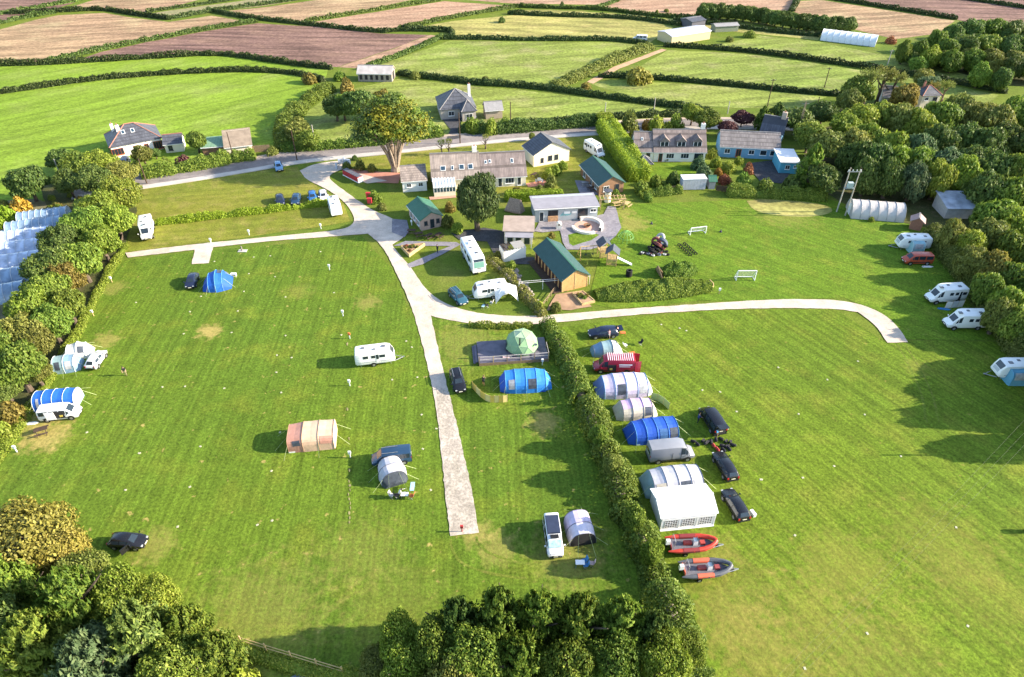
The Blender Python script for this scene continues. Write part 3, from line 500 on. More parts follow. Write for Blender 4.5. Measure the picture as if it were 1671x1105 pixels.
def vehicle(kind, name, cat, label, a, b, pm, group=None, L=None, H=1.0, rack=False, extra=None, roofmat=None, flip=False, windows=True, glass=None, loc=None, rz=None):
    """a and b: ground pixels of the rear and the front"""
    S, ra, fa, wr, sides, tops = SPEC[kind]; L0 = S[-1][0]/2
    if H != 1.0: S = [(s[0], s[1], s[2]*H, s[3]*H, s[4], s[5]) for s in S]
    p = mid(a, b) if loc is None else Vector(loc); t = thing(name, label, cat, (p.x, p.y, .05), hd(a, b) if rz is None else rz, group)
    gl = glass or GLASS; R = [ring(s) for s in S]; n = len(R[0]); mb = MB(); vs = [v - Vector((L0, 0, 0)) for r in R for v in r]; fs = []; mi = []
    for i in range(len(R) - 1):
        for k in range(n): fs.append((i*n + k, i*n + (k + 1) % n, (i + 1)*n + (k + 1) % n, (i + 1)*n + k)); mi.append(1 if (roofmat and k in (3, 4, 5) and S[i][3] > 1.2*H and S[i + 1][3] > 1.2*H) else 0)
    fs += [tuple(range(n))[::-1], tuple(range((len(R) - 1)*n, len(R)*n))]; mi += [0, 0]
    mb.add(vs, fs); mb.m = mi
    part('body', mb, [pm, roofmat or pm], t, True)
    W = max(s[4] for s in S); wy = W - .11
    for x in ([ra, fa] if abs(ra - fa) > .1 else [ra]):
        for sgn in (-1, 1):
            w = MB(); w.lathe([(0.02, -.11), (wr, -.11), (wr, .11), (0.02, .11)], 14); o = part('wheel', w, TYRE, t, True, (x - L0, sgn*wy, wr - .01)); o.rotation_euler = (math.pi/2, 0, 0)
            r_ = MB(); r_.lathe([(.0, -.125), (wr*.62, -.125), (wr*.62, .125), (.0, .125)], 12); part('rim', r_, RIM, o, True)
            ar = MB(); ar.lathe([(0, -.02), (wr*1.22, -.02), (wr*1.22, .02), (0, .02)], 16); q = part('wheel_arch', ar, BLACK, t, False, (x - L0, sgn*(W - .012), wr + .04)); q.rotation_euler = (math.pi/2, 0, 0)
    if windows:
        for sgn in (0, 1):
            for sg in sides:
                part('window', patch(S, L0, sg, 2 if sgn == 0 else -3, .08, .92, .12, .9), gl, t)
            if kind in ('hatch', 'estate'):
                part('window', patch(S, L0, 3, 2 if sgn == 0 else -3, .05, .95, .12, .9), gl, t); part('window', patch(S, L0, 4, 2 if sgn == 0 else -3, .06, .6, .12, .8), gl, t)
            if kind in ('van', 'highvan', 'motorhome'): part('window', patch(S, L0, 4, 2 if sgn == 0 else -3, .05, .55, .12, .82), gl, t)
        for sg in tops: part('windscreen' if sg > 2 else 'rear_window', patch(S, L0, sg, 4, .1, .93, .04, .96), gl, t)
        if kind in ('van', 'highvan'): part('rear_window', MB().box((-L0 - .005, 0, S[0][2] + .35), (.03, 1.3, .5)), gl, t)
    if kind not in ('caravan',):
        f = S[-1]; s2 = S[-2]
        for sgn in (-1, 1):
            part('headlight', MB().box((L0 - .12, sgn*f[4]*.86, f[2] + .08), (.20, .26, .12)), LAMP, t); part('tail_light', MB().box((-L0 + .03, sgn*S[0][4]*.88, S[0][2] + .05), (.1, .2, .28)), TAIL, t)
            wx = 3.0 if kind in ('hatch',) else 3.35 if kind == 'estate' else S[5][0] - .35
            part('mirror', MB().box((wx - L0, sgn*(W + .12), 1.02 if kind in ('hatch', 'estate') else S[5][2] + .15), (.12, .2, .16)), pm, t)
        part('front_bumper', MB().box((L0 - .06, 0, f[1] + .03), (.2, f[4]*1.9, .2), top=.96), BLACK, t); part('rear_bumper', MB().box((-L0 + .03, 0, S[0][1] + .06), (.16, S[0][4]*1.95, .18)), BLACK, t)
        part('number_plate', MB().box((-L0 - .02, 0, S[0][2] - .05), (.03, .5, .11)), PLATE, t); part('number_plate', MB().box((L0 + .05, 0, f[1] + .12), (.03, .5, .11)), PLATE, t)
        part('grille', MB().box((L0 - .01, 0, f[2] + .02), (.06, .8, .10)), BLACK, t)
    if kind in ('van', 'highvan'):
        for sgn in (-1, 1): part('side_moulding', MB().box((-.1, sgn*(W + .005), .62), (L0*1.5, .03, .14)), BLACK, t); part('door_seam', MB().box((L0 - 1.95, sgn*(W + .002), 1.15), (.04, .02, 1.3)), BLACK, t); part('door_seam', MB().box((L0 - 3.1, sgn*(W + .002), 1.15), (.04, .02, 1.3)), BLACK, t)
    if rack:
        for sgn in (-1, 1): part('roof_rail', MB().box((S[3][0] - L0 - .2, sgn*.52, S[3][3] + .07), (2.0, .05, .05)), STEEL, t)
    if kind in ('caravan', 'motorhome', 'coach'):
        zb = S[2][2]; ws = {'caravan': [(2, .08, .28), (2, .40, .56), (2, .72, .95)], 'motorhome': [(1, .05, .26), (1, .45, .62), (1, .72, .9)], 'coach': [(2, .05, .28), (2, .42, .58), (2, .7, .93), (1, .2, .7)]}[kind]
        for sgn in (0, 1):
            for sg, u0, u1 in ws: part('window', patch(S, L0, sg, 2 if sgn == 0 else -3, u0, u1, .22, .62), gl, t)
        cs = math.cos(t.rotation_euler.z) < -.3; dm = mat('door_panel', (.66, .66, .65), .35)
        part('door', patch(S, L0, 2 if kind != 'motorhome' else 1, -2 if cs else 1, .58 if kind != 'motorhome' else .28, .70 if kind != 'motorhome' else .40, .05, 1.0, .012, .05), DARKROOM if kind == 'motorhome' and 'open side door' in label else dm, t)
        d = part('door_window', patch(S, L0, 2 if kind != 'motorhome' else 1, -3 if cs else 2, .59 if kind != 'motorhome' else .29, .69 if kind != 'motorhome' else .39, .02, .7, .012, .05), gl, t)
        zr = S[2][3]
        for fx, fy, dx in ((.22, .25, .5), (.5, -.3, .42), (.74, .2, .6)): part('roof_light', MB().box((S[-1][0]*fx - L0, fy, zr + .05), (dx, dx*.85, .10), 0, 0, .9), mat('smoked_acrylic', (.12, .13, .15), .2), t)
        if kind == 'caravan':
            part('front_window', patch(S, L0, 4, 4, .02, .98, .08, .92), gl, t); part('front_panel', patch(S, L0, 5, 4, .1, .9, .1, .9), mat('pale_grey_plastic', (.45, .47, .5), .4), t)
            part('rear_window', MB().box((-L0 + .05, 0, 1.75), (.08, 1.5, .5)), gl, t)
            hm = MB(); hm.tube([(L0 - .2, -.7, .3), (L0 + 1.2, 0, .3)], .05, 6); hm.tube([(L0 - .2, .7, .3), (L0 + 1.2, 0, .3)], .05, 6); hm.tube([(L0 + .9, 0, .7), (L0 + .9, 0, .1)], .035, 6); hm.box((L0 + 1.22, 0, .34), (.3, .12, .12))
            part('hitch', hm, STEEL, t); j = MB(); j.lathe([(0, -.05), (.12, -.05), (.12, .05), (0, .05)], 10); o = part('jockey_wheel', j, TYRE, t, False, (L0 + .9, 0, .12)); o.rotation_euler = (math.pi/2, 0, 0)
            for sgn in (-1, 1): part('trim_stripe', MB().box((0, sgn*1.155, .98), (4.4, .012, .08)), mat('grey_trim', (.25, .27, .3), .4), t)
            for x in (-2.2, 2.2):
                for sgn in (-1, 1): part('corner_steady', MB().tube([(x, sgn*.8, .28), (x, sgn*.9, 0)], .03, 5), STEEL, t)
        if kind == 'coach':
            part('windscreen', patch(S, L0, 4, 4, .05, .98, .03, .97), gl, t)
            part('windscreen', patch(S, L0, 5, 4, .02, .95, .03, .97), glassmat('curtained_glass', (.18, .36, .30)), t)
            for sgn in (-1, 1): part('body_stripe', MB().box((-.2, sgn*1.262, 1.15), (7.4, .012, .32)), mat('pale_blue_grey', (.35, .42, .5), .4), t)
            part('air_conditioner', MB().box((-1.5, 0, 3.4), (.9, .8, .22), 0, 0, .9), WHITE, t); part('awning_roll', MB().box((-.3, -1.24, 3.0), (5.0, .16, .16)), WHITE, t)
    if extra: extra(t, L0, S)
    return t
# ================================================================== TENTS
def arc(x, w, h, n=12, p=2.2, lean=0.0):
    out = []
    for i in range(n + 1):
        a = math.pi*i/n; c, s = math.cos(a), math.sin(a)
        out.append(Vector((x + lean*s, -w*math.copysign(abs(c)**(2/p), c), h*abs(s)**(2/p))))
    return out
def fabric(name, col, var=.08):
    m = mat('fabric_' + name, col, .7, var + .05, 1.2, bump=.6, bscale=2.0); return m
def tent(name, label, a, b, st, mats, hoop, skirt=None, wins=(), ends=(.9, .9), guys=True, group=None, cat='tent', p=2.55, loc=None, rz=None, wm=None, door=None, endm=None, loops=()):
    """st: hoops (x, half width, height); one panel between each two hoops; ends: how far the sloped ends reach beyond"""
    c = mid(a, b) if loc is None else Vector(loc); t = thing(name, label, cat, (c.x, c.y, .04), hd(a, b) if rz is None else rz, group)
    A = [arc(x, w, h, 12, p, 0) for x, w, h in st]; n = 13
    for i in range(len(A) - 1):
        sag = [[q.lerp(r, .5) - Vector((0, 0, .05 if 2 < k < 10 else 0)) for k, (q, r) in enumerate(zip(A[i], A[i + 1]))]]
        rows = [A[i], sag[0], A[i + 1]]; mb = MB()
        mm = mats[i % len(mats)]
        for r in range(2):
            for k in range(n - 1): mb.add([rows[r][k], rows[r][k + 1], rows[r + 1][k + 1], rows[r + 1][k]], [(0, 1, 2, 3)], 1 if isinstance(mm, tuple) and 3 < k < 8 else 0)
        part('panel', mb, mm, t, True, ang=60)
    for e, (A0, sgn) in enumerate(((A[0], -1), (A[-1], 1))):
        x, w, h = st[0] if e == 0 else st[-1]; L = ends[e]
        if L is None: continue
        lo = arc(x + sgn*L, w*.78, max(.28, h*.22), 12, p); mb = MB(); mb.add(A0 + lo, [(k, k + 1, n + k + 1, n + k) for k in range(n - 1)]); mb.add(lo, [tuple(range(n))])
        part('end_panel', mb, (endm or mats)[e % len(endm or mats)], t, True, ang=70)
    for i, (x, w, h) in enumerate(st):
        part('hoop', MB().tube([q*1.0 + Vector((0, 0, .02)) for q in arc(x, w + .015, h + .015, 12, p)], .032, 5), hoop, t)
    if skirt is not None:
        for sgn in (-1, 1): part('skirt', MB().box(((st[0][0] + st[-1][0])/2, sgn*(st[0][1] + .03), .10), (st[-1][0] - st[0][0], .02, .22)), skirt, t)
    for (i, u0, u1, k0, k1, m) in wins:
        A0, A1 = A[i], A[i + 1]; P = lambda u, k: A0[k].lerp(A1[k], u); mb = MB()
        rows = []
        for k in range(k0, k1 + 1):
            nrm = Vector((0, P(.5, k).y/st[i][1]**2, P(.5, k).z/st[i][2]**2)).normalized()*.03; rows.append((P(u0, k) + nrm, P(u1, k) + nrm))
        mb.add([q for r in rows for q in r], [(2*j, 2*j + 1, 2*j + 3, 2*j + 2) for j in range(len(rows) - 1)])
        part('window', mb, m, t)
    if guys:
        for i, (x, w, h) in enumerate(st):
            if i % 2 and len(st) > 3: continue
            for sgn in (-1, 1): part('guy_rope', MB().tube([(x, sgn*w*.86, h*.62), (x + (-.5 if i == 0 else .5 if i == len(st) - 1 else 0), sgn*(w + 1.3), -.04)], .018, 3), ROPE, t)
        for e, (x, w, h) in enumerate((st[0], st[-1])):
            s_ = -1 if e == 0 else 1
            for sgn in (-1, 1): part('guy_rope', MB().tube([(x, sgn*w*.4, h*.9), (x + s_*(1.9), sgn*(w*.7), -.04)], .018, 3), ROPE, t)
    return t
# ================================================================== BUILDINGS
SLATE_ROOF = tiled('slate_roof', (.10, .105, .125), .3, .25, .2, .55); TILE_ROOF = tiled('brown_tile_roof', (.33, .27, .235), .35, .3, .22); TILE_ROOF2 = tiled('grey_brown_tile_roof', (.25, .20, .185), .35, .3, .22)
TILE_ROOF3 = tiled('pale_grey_tile_roof', (.25, .22, .21), .35, .3, .2); GREEN_ROOF = lined('green_steel_roof', (.035, .085, .078), 'X', 3.0, .55, .75, .08); GREEN_ROOF2 = lined('bright_green_roof', (.045, .14, .09), 'X', 2.0, .5, .8, .1)
CREAM = mat('cream_render', (.72, .65, .50), .9, .06, .5, bump=.1); WHITER = mat('white_render', (.74, .72, .67), .9, .06, .5, bump=.1); BLUER = mat('blue_render', (.16, .33, .48), .9, .08, .6); TURQ = mat('turquoise_render', (.09, .34, .46), .85, .08, .6)
GREYBOARD = lined('grey_boards', (.36, .39, .41), 'Z', 5.0, .8, .75, .08); TIMB = lined('larch_boards', (.52, .30, .12), 'Z', 5.0, .8, .75, .12); TIMBV = lined('brown_boards', (.25, .14, .08), 'X', 5.0, .8, .7, .15)
FRAMEW = mat('white_upvc', (.78, .78, .77), .4, .03); FRAMER = mat('red_timber', (.42, .09, .03), .5, .1); FRAMED = mat('dark_frame', (.06, .06, .07), .5, .1); FASC = mat('white_fascia', (.75, .74, .72), .5, .04)
RIDGE = mat('ridge_tile', (.32, .14, .10), .85, .15); RIDGEG = mat('grey_ridge', (.2, .19, .19), .85, .15); DARKROOM = mat('dark_interior', (.03, .028, .03), .9, .3)
def window(par, face, u, z, w, h, L, W, fm=FRAMEW, bars=1, kind='window', gm=None):
    """face: f front(-y) b back r right(+x) l left; u along the face from its middle"""
    mb = MB(); fw = .07
    for sx in (-1, 1): mb.box((sx*(w - fw)/2, 0, 0), (fw, .10, h))
    for sz in (-1, 1): mb.box((0, 0, sz*(h - fw)/2), (w - 2*fw, .10, fw))
    for k in range(bars): mb.box((-w/2 + w*(k + 1)/(bars + 1), 0, 0), (.05, .09, h - 2*fw))
    pos = {'f': ((u, -W/2 - .03, z), 0), 'b': ((u, W/2 + .03, z), 0), 'r': ((L/2 + .03, u, z), math.pi/2), 'l': ((-L/2 - .03, u, z), math.pi/2)}[face]
    o = part(kind, mb, fm, par, False, pos[0], pos[1]); part('pane', MB().box((0, 0, 0), (w - .1, .05, h - .1)), gm or GLASS, o)
    if kind == 'window': part('sill', MB().box((0, -.04 if face == 'f' else 0, -h/2 - .04), (w + .16, .2, .07)), fm, o)
    return o
def roof_gable(par, L, W, e, r, m, ov=.3, th=.14, gx=.25, ridge=RIDGEG, off=0.0):
    for sgn in (-1, 1):
        y0 = off; k = (r - e)/(W/2); yo = sgn*(W/2 + ov); zo = e - ov*k; X = L/2 + gx
        q = [(-X, yo, zo), (X, yo, zo), (X, y0, r), (-X, y0, r)]
        if sgn > 0: q = q[::-1]
        part('roof', MB().slab(q, th), m, par)
    part('ridge', MB().box((0, off, r + th + .02), (L + 2*gx, .28, .12)), ridge, par)
def house(name, label, cat, a, b, W, e, r, wall, roofm, roof='gable', ridge=RIDGEG, wins=(), chim=(), lights=(), group=None, gablem=None, ov=.3, L=None, fascia=True, z=.04):
    """a,b: ground pixels of the front left and front right corners"""
    p, q = G(*a), G(*b); rz = math.atan2(q.y - p.y, q.x - p.x); L = L or (q - p).length
    c = (p + q)/2 + Vector((-math.sin(rz), math.cos(rz), 0))*W/2; t = thing(name, label, cat, (c.x, c.y, z), rz, group)
    mb = MB(); mb.box((0, 0, e/2 - .15), (L, W, e + .3))
    part('wall', mb, wall, t)
    if roof == 'gable':
        for sx in (-1, 1):
            g_ = MB(); X = sx*L/2; vs = [(X, -W/2, e), (X, W/2, e), (X, 0, r), (X - sx*.2, -W/2, e), (X - sx*.2, W/2, e), (X - sx*.2, 0, r)]
            g_.add(vs, [(0, 1, 2), (5, 4, 3), (0, 3, 4, 1), (1, 4, 5, 2), (2, 5, 3, 0)]); part('gable', g_, gablem or wall, t)
        roof_gable(t, L, W, e, r, roofm, ov, ridge=ridge)
    elif roof == 'hip':
        X, Y = L/2 + ov, W/2 + ov; zo = e - .05; hl = max(0, L/2 - W/2); ns = [((-X, -Y, zo), (X, -Y, zo), (hl, 0, r), (-hl, 0, r)), ((X, Y, zo), (-X, Y, zo), (-hl, 0, r), (hl, 0, r)), ((X, -Y, zo), (X, Y, zo), (hl, 0, r)), ((-X, Y, zo), (-X, -Y, zo), (-hl, 0, r))]
        for f in ns: part('roof', MB().slab([f[i] for i in range(len(f))], .10), roofm, t)
        for sx in (-1, 1):
            for sy in (-1, 1): part('hip_ridge', MB().tube([(sx*X, sy*Y, zo + .1), (sx*hl, 0, r + .1)], .13, 5), ridge, t)
        if hl > 0: part('ridge', MB().tube([(-hl, 0, r + .11), (hl, 0, r + .11)], .14, 5), ridge, t)
    elif roof == 'flat':
        part('roof', MB().slab([(-L/2 - ov, -W/2 - ov, e + .02), (L/2 + ov, -W/2 - ov, e + .02), (L/2 + ov, W/2 + ov, r), (-L/2 - ov, W/2 + ov, r)], .16), roofm, t)
        if abs(r - e) > .25:
            for sx in (-1, 1):
                X = sx*L/2; part('gable', MB().add([(X, -W/2, e), (X, W/2, e), (X, W/2, r), (X - sx*.15, -W/2, e), (X - sx*.15, W/2, e), (X - sx*.15, W/2, r)], [(0, 1, 2), (5, 4, 3), (0, 3, 4, 1), (1, 4, 5, 2), (2, 5, 3, 0)]), wall, t)
            part('back_wall', MB().box((0, W/2 - .1, (e + r)/2), (L - .3, .2, r - e)), wall, t)
    if fascia and roof != 'hip':
        k = (r - e)/(W/2) if roof == 'gable' else 0
        part('gutter', MB().box((0, -W/2 - ov - .05, e - ov*k + .0), (L + .5, .10, .14)), FASC, t)
    for w in wins: window(t, *w[:5], L, W, *w[5:])
    for (x, y, w, h, m) in chim:
        c_ = part('chimney', MB().box((x, y, h/2), (w, w*.8, h)), m, t); part('chimney_pot', MB().lathe([(.0, h), (.13, h), (.11, h + .4), (0, h + .4)], 8, (x, y, 0)), RIDGE, c_)
    for (x, f, w, h) in lights:   # roof windows on the front slope: f = share of the way up
        k = (r - e)/(W/2); y = -W/2*(1 - f); zc = e + (r - e)*f + .14; ang = math.atan(k)
        o = part('roof_window', MB().box((0, 0, .03), (w, h, .12)), FRAMEW, t, False, (x, y, zc)); o.rotation_euler = (ang, 0, 0); part('pane', MB().box((0, 0, .08), (w - .2, h - .2, .06)), GLASSB, o)
    return t, L
def polytunnel(name, label, a, b, W, h, cover, group=None, nh=6, cat='polytunnel', hoopm=STEEL, doors=True, loc=None, rz=None, L=None):
    p, q = G(*a), G(*b); rz = math.atan2(q.y - p.y, q.x - p.x); L = (q - p).length; c = (p + q)/2 + Vector((-math.sin(rz), math.cos(rz), 0))*W/2
    t = thing(name, label, cat, (c.x, c.y, .04), rz, group)
    for i in range(nh):
        x0, x1 = -L/2 + L*i/nh, -L/2 + L*(i + 1)/nh; A, M, B_ = arc(x0, W/2, h, 12, 2.1), [v - Vector((0, 0, .05)) for v in arc((x0 + x1)/2, W/2 - .03, h, 12, 2.1)], arc(x1, W/2, h, 12, 2.1); mb = MB()
        for r0, r1 in ((A, M), (M, B_)): mb.add(r0 + r1, [(k, k + 1, 14 + k, 13 + k) for k in range(12)])
        part('cover_panel', mb, cover, t, True, ang=60)
    for i in range(nh + 1): part('hoop', MB().tube(arc(-L/2 + L*i/nh, W/2 + .03, h + .03, 12, 2.1), .05, 5), hoopm, t)
    for s in (-1, 1):
        A = arc(s*L/2, W/2, h, 12, 2.1); mb = MB(); mb.add(A, [tuple(range(13))]); part('end_wall', mb, cover, t)
        if doors: part('door', MB().box((s*(L/2 + .04), 0, h*.36), (.06, W*.3, h*.72)), FRAMEW, t)
    return t
# ================================================================== BUILDINGS IN PLACE
def dormer(t, x, W, e, r, m):
    k = (r - e)/(W/2); y0 = -W/2 + .9; z0 = e + .9*k; d = thing_part = MB(); w, hh = 1.9, 1.25
    d.box((x, y0 + .8, z0 + hh/2), (w, 1.9, hh)); o = part('dormer', d, mat('dormer_cladding', (.16, .14, .13), .8), t)
    g_ = MB(); y1 = y0 - .18; zt = z0 + hh
    g_.add([(x - w/2, y1, zt), (x + w/2, y1, zt), (x, y1, zt + .85), (x - w/2, y0 + .3, zt), (x + w/2, y0 + .3, zt), (x, y0 + .3, zt + .85)], [(0, 1, 2), (5, 4, 3), (0, 3, 4, 1)]); part('gable', g_, TILE_ROOF3, o)
    for s in (-1, 1):
        q = [(x + s*(w/2 + .2), y1 - .1, zt - .12), (x, y1 - .1, zt + .9), (x, y0 + 2.6, zt + .9), (x + s*(w/2 + .2), y0 + 1.9, zt - .12)]
        part('dormer_roof', MB().slab(q if s < 0 else q[::-1], .10), TILE_ROOF2, o)
    for sx in (-.45, .45): part('pane', MB().box((x + sx, y0 - .17, z0 + .65), (.8, .06, .85)), GLASS, o)
    for sx in (-.92, 0, .92): part('frame', MB().box((x + sx, y0 - .18, z0 + .65), (.09, .1, 1.0)), FRAMEW, o)
house('bungalow', 'white bungalow with slate hip roof, pink ridge tiles and red timber windows beside the lane', 'house', (187, 259), (268, 243), 9, 2.7, 5.8, WHITER, SLATE_ROOF, 'hip', RIDGE,
      [('f', -4.3, 1.4, 2.6, 1.5, FRAMER, 3), ('f', -.3, 1.5, 1.1, 1.1, FRAMER, 1), ('f', 2.0, 1.5, .9, 1.0, FRAMER, 1), ('f', 4.6, 1.2, 2.2, 1.9, FRAMER, 3), ('l', -2, 1.5, 1.2, 1.1)], [(-2.6, -1.0, .8, 6.3, WHITER), (-3.6, 1.8, .7, 5.9, WHITER)], [(-1.8, .6, .8, 1.1), (.3, .6, .8, 1.1)])
house('outbuilding', 'small cream outbuilding with slate roof beside the white bungalow', 'outbuilding', (272, 250), (301, 247), 4, 2.2, 3.6, CREAM, SLATE_ROOF, 'gable', RIDGE, [('r', 0, 1.2, .8, 1.2), ('f', -.8, 1.1, 1.0, 1.2, FRAMED)])
house('shed', 'low shed with faded green lean-to roof beside the tan roofed shed', 'shed', (333, 254), (371, 251), 5, 1.9, 2.3, TIMBV, lined('faded_green_roof', (.16, .27, .17), 'X', 1.5, .7), 'flat')
house('shed', 'shed with broad tan corrugated roof and pale front by the lane', 'shed', (371, 255), (413, 250), 5, 2.0, 4.2, CREAM, mat('tan_corrugated', (.25, .195, .145), .9, .2, .8), 'flat')
house('bungalow', 'grey slate bungalow with pyramid roof and short black driveway north of the lane', 'house', (720, 196), (776, 192), 9.5, 2.7, 6.3, mat('stone_render', (.36, .32, .29), .9, .1), SLATE_ROOF, 'hip', RIDGEG,
      [('f', -1.8, 1.5, 1.5, 1.2), ('f', 1.0, 1.1, 1.0, 2.1, FRAMED, 0), ('f', 3.4, 1.4, 1.6, 1.2), ('l', 1, 1.5, 1.2, 1.0)], [(4.0, 2.0, .7, 6.6, WHITER)])
house('annex', 'hipped front wing of the grey slate bungalow', 'house', (755, 199), (777, 197), 4.5, 2.6, 4.8, MATS['stone_render'], SLATE_ROOF, 'hip', RIDGEG, [('f', 0, 1.3, 1.8, 1.3)])
house('garage', 'small garage with grey roof beside the slate bungalow', 'garage', (793, 195), (820, 193), 4, 2.4, 3.8, mat('tan_block', (.36, .29, .22), .9, .1), mat('fibre_cement', (.26, .25, .25), .8, .15), 'gable')
tb, Lb = house('derelict_barn', 'long derelict stone barn with pale roof and gaping openings at the field edge', 'barn', (585, 133), (640, 134), 5, 2.4, 3.9, mat('rubble_wall', (.30, .26, .22), .95, .25), mat('pale_asbestos', (.42, .38, .36), .9, .2, .6), 'gable')
for k in range(6): part('opening', MB().box((-4.2 + k*1.6, -2.53, 1.2), (.8, .08, 1.3)), DARKROOM, tb)
part('doorway', MB().box((Lb/2 + .03, 0, 1.3), (.08, 2.2, 2.2)), DARKROOM, tb)
# the main house
ml, Ll = house('farmhouse', 'long farmhouse with brown tiled roof, roof windows and white chimney, conservatory in front', 'house', (707, 311), (783, 307), 8.5, 2.6, 6.4, CREAM, TILE_ROOF, 'gable', RIDGEG,
      [('f', 2.6, 1.4, 1.6, 1.2), ('f', 4.2, 1.3, .9, 1.2)], [(4.4, .2, 1.0, 7.6, WHITER)], [(-2.6, .38, 1.1, 1.1), (-.6, .38, .6, 1.0), (1.4, .40, 1.1, 1.2), (3.3, .40, 1.1, 1.2)])
house('cottage', 'cream cottage range with grey brown tiled roof adjoining the farmhouse beside the patio', 'house', (783, 307.2), (858, 303), 8.2, 2.5, 6.1, CREAM, TILE_ROOF2, 'gable', RIDGEG,
      [('f', -3.7, 1.4, 1.6, 1.2, FRAMEW, 2), ('f', -.6, 1.1, .9, 2.0, FRAMEW, 0, 'door'), ('f', 1.5, 1.4, 1.9, 1.3, FRAMEW, 2), ('f', 3.6, 1.2, .8, 2.0, FRAMEW, 0)], (), [(-3.4, .6, .55, .8), (-2.5, .62, .55, .8), (2.3, .6, .6, 1.1)])
house('extension', 'low white wing with tiled roof at the end of the farmhouse', 'house', (658, 314), (697, 311), 7.5, 2.4, 4.2, WHITER, TILE_ROOF, 'gable', RIDGEG, [('f', -1.2, 1.5, 1.0, .9, FRAMEW, 1), ('f', 1.3, 1.5, 1.0, .9, FRAMEW, 1)], ov=.15)
cp, cq = G(709, 322), G(744, 319.5); cz = math.atan2(cq.y - cp.y, cq.x - cp.x); cL = (cq - cp).length; cc = (cp + cq)/2 + Vector((-math.sin(cz), math.cos(cz), 0))*1.7
cv = thing('conservatory', 'white conservatory with ribbed glass roof on the front of the farmhouse', 'conservatory', (cc.x, cc.y, .04), cz)
part('dwarf_wall', MB().box((0, 0, .5), (cL, 3.4, 1.2)), CREAM, cv)
for k in range(7): part('glazing', MB().box((-cL/2 + cL*(k + .5)/7, -1.72, 1.55), (cL/7 - .12, .05, .9)), GLASSB, cv)
for k in range(8): part('mullion', MB().box((-cL/2 + cL*k/7, -1.72, 1.55), (.10, .1, .95)), FRAMEW, cv)
part('glass_roof', MB().slab([(-cL/2 - .1, -1.85, 2.1), (cL/2 + .1, -1.85, 2.1), (cL/2 + .1, 1.7, 2.75), (-cL/2 - .1, 1.7, 2.75)], .06), mat('pale_glass', (.55, .6, .6), .15, .1), cv)
for k in range(8): part('glazing_bar', MB().slab([(-cL/2 + cL*k/7 - .08, -1.9, 2.17), (-cL/2 + cL*k/7 + .08, -1.9, 2.17), (-cL/2 + cL*k/7 + .08, 1.7, 2.83), (-cL/2 + cL*k/7 - .08, 1.7, 2.83)], .06), FRAMEW, cv)
part('side_glass', MB().box((-cL/2 - .02, 0, 1.6), (.05, 3.0, .9)), GLASSB, cv); part('eaves_beam', MB().box((0, -1.78, 2.08), (cL + .2, .12, .14)), FRAMEW, cv)
house('barn_house', 'cream gabled barn with dark slate roof behind the farmhouse patio', 'house', (854, 257), (871, 273), 9, 2.9, 5.2, CREAM, SLATE_ROOF, 'gable', RIDGEG, [('r', 1.2, 1.5, .9, 1.2, FRAMED), ('r', -.4, 1.5, 1.0, 1.2, FRAMED), ('r', -3.0 + .6, 1.3, .7, 1.1, FRAMED)])
house('cabin', 'brown timber cabin with dark green roof below the tall clipped hedge', 'cabin', (947, 285), (977, 319), 5.6, 2.3, 3.9, TIMBV, GREEN_ROOF, 'gable', GREEN_ROOF2, [('f', -3, 1.2, 1.2, 1.6, FRAMEW), ('f', 1.0, 1.2, 1.0, 1.9, FRAMEW, 0), ('f', 3.6, 1.3, 1.2, 1.2, FRAMEW), ('r', -1.2, 1.3, 1.3, 1.2, FRAMEW), ('r', 1.3, 1.1, .9, 1.9, FRAMED, 0)], gablem=TIMBV)
house('chalet', 'small chalet with bright green roof and pinkish front beside the drive', 'chalet', (668, 352), (688, 377), 4.4, 2.3, 3.5, mat('pink_boards', (.42, .30, .25), .8, .1), GREEN_ROOF2, 'gable', GREEN_ROOF2, [('f', -2, 1.2, .8, 1.9, FRAMEW, 0), ('f', 0, 1.2, .9, 1.2, FRAMEW), ('f', 2, 1.2, .9, 1.4, FRAMEW), ('r', -1.2, 1.4, .7, .9, FRAMED), ('r', .1, 1.05, .85, 1.9, FRAMED, 0, 'door'), ('r', 1.3, 1.4, .7, .9, FRAMED)])
bt, bL = house('bar_hut', 'grey boarded bar hut with flat grey roof and open serving bay by the fire pit', 'hut', (873, 363), (974, 357), 5.5, 2.9, 2.7, GREYBOARD, mat('grey_felt', (.26, .25, .28), .9, .1, .8), 'flat', fascia=True, ov=.35,
      wins=[('f', -5.0, 1.15, .9, 2.1, FRAMEW, 0, 'door'), ('f', 5.4, 1.9, 1.2, .7, FRAMEW, 1)])
part('serving_bay', MB().box((-2.7, -2.72, 1.75), (2.0, .10, 1.3)), DARKROOM, bt); part('counter', MB().box((-2.7, -2.82, .6), (2.0, .25, 1.1)), mat('orange_crates', (.45, .26, .14), .9, .35, 3), bt); part('patio_door', MB().box((3.3, -2.74, 1.25), (2.0, .10, 2.3)), GLASS, bt)
mu = MB()  # blue-green wave shapes painted on the wall: thin raised panels
for k in range(4): mu.add([(-1.4 + k*.5, -2.757, .9 + .1*(k % 2)), (-.7 + k*.5, -2.757, 1.2), (-.4 + k*.5, -2.757, 1.9 - .2*(k % 2)), (-1.0 + k*.5, -2.757, 1.5)], [(0, 1, 2, 3)])
part('mural', mu, mat('mural_teal', (.16, .36, .38), .8, .3, 2), bt); part('sign_board', MB().box((.1, -2.79, 1.75), (1.2, .05, .5)), WHITE, bt); part('sign_board', MB().box((1.6, -2.79, 1.75), (1.0, .05, .5)), WHITE, bt)
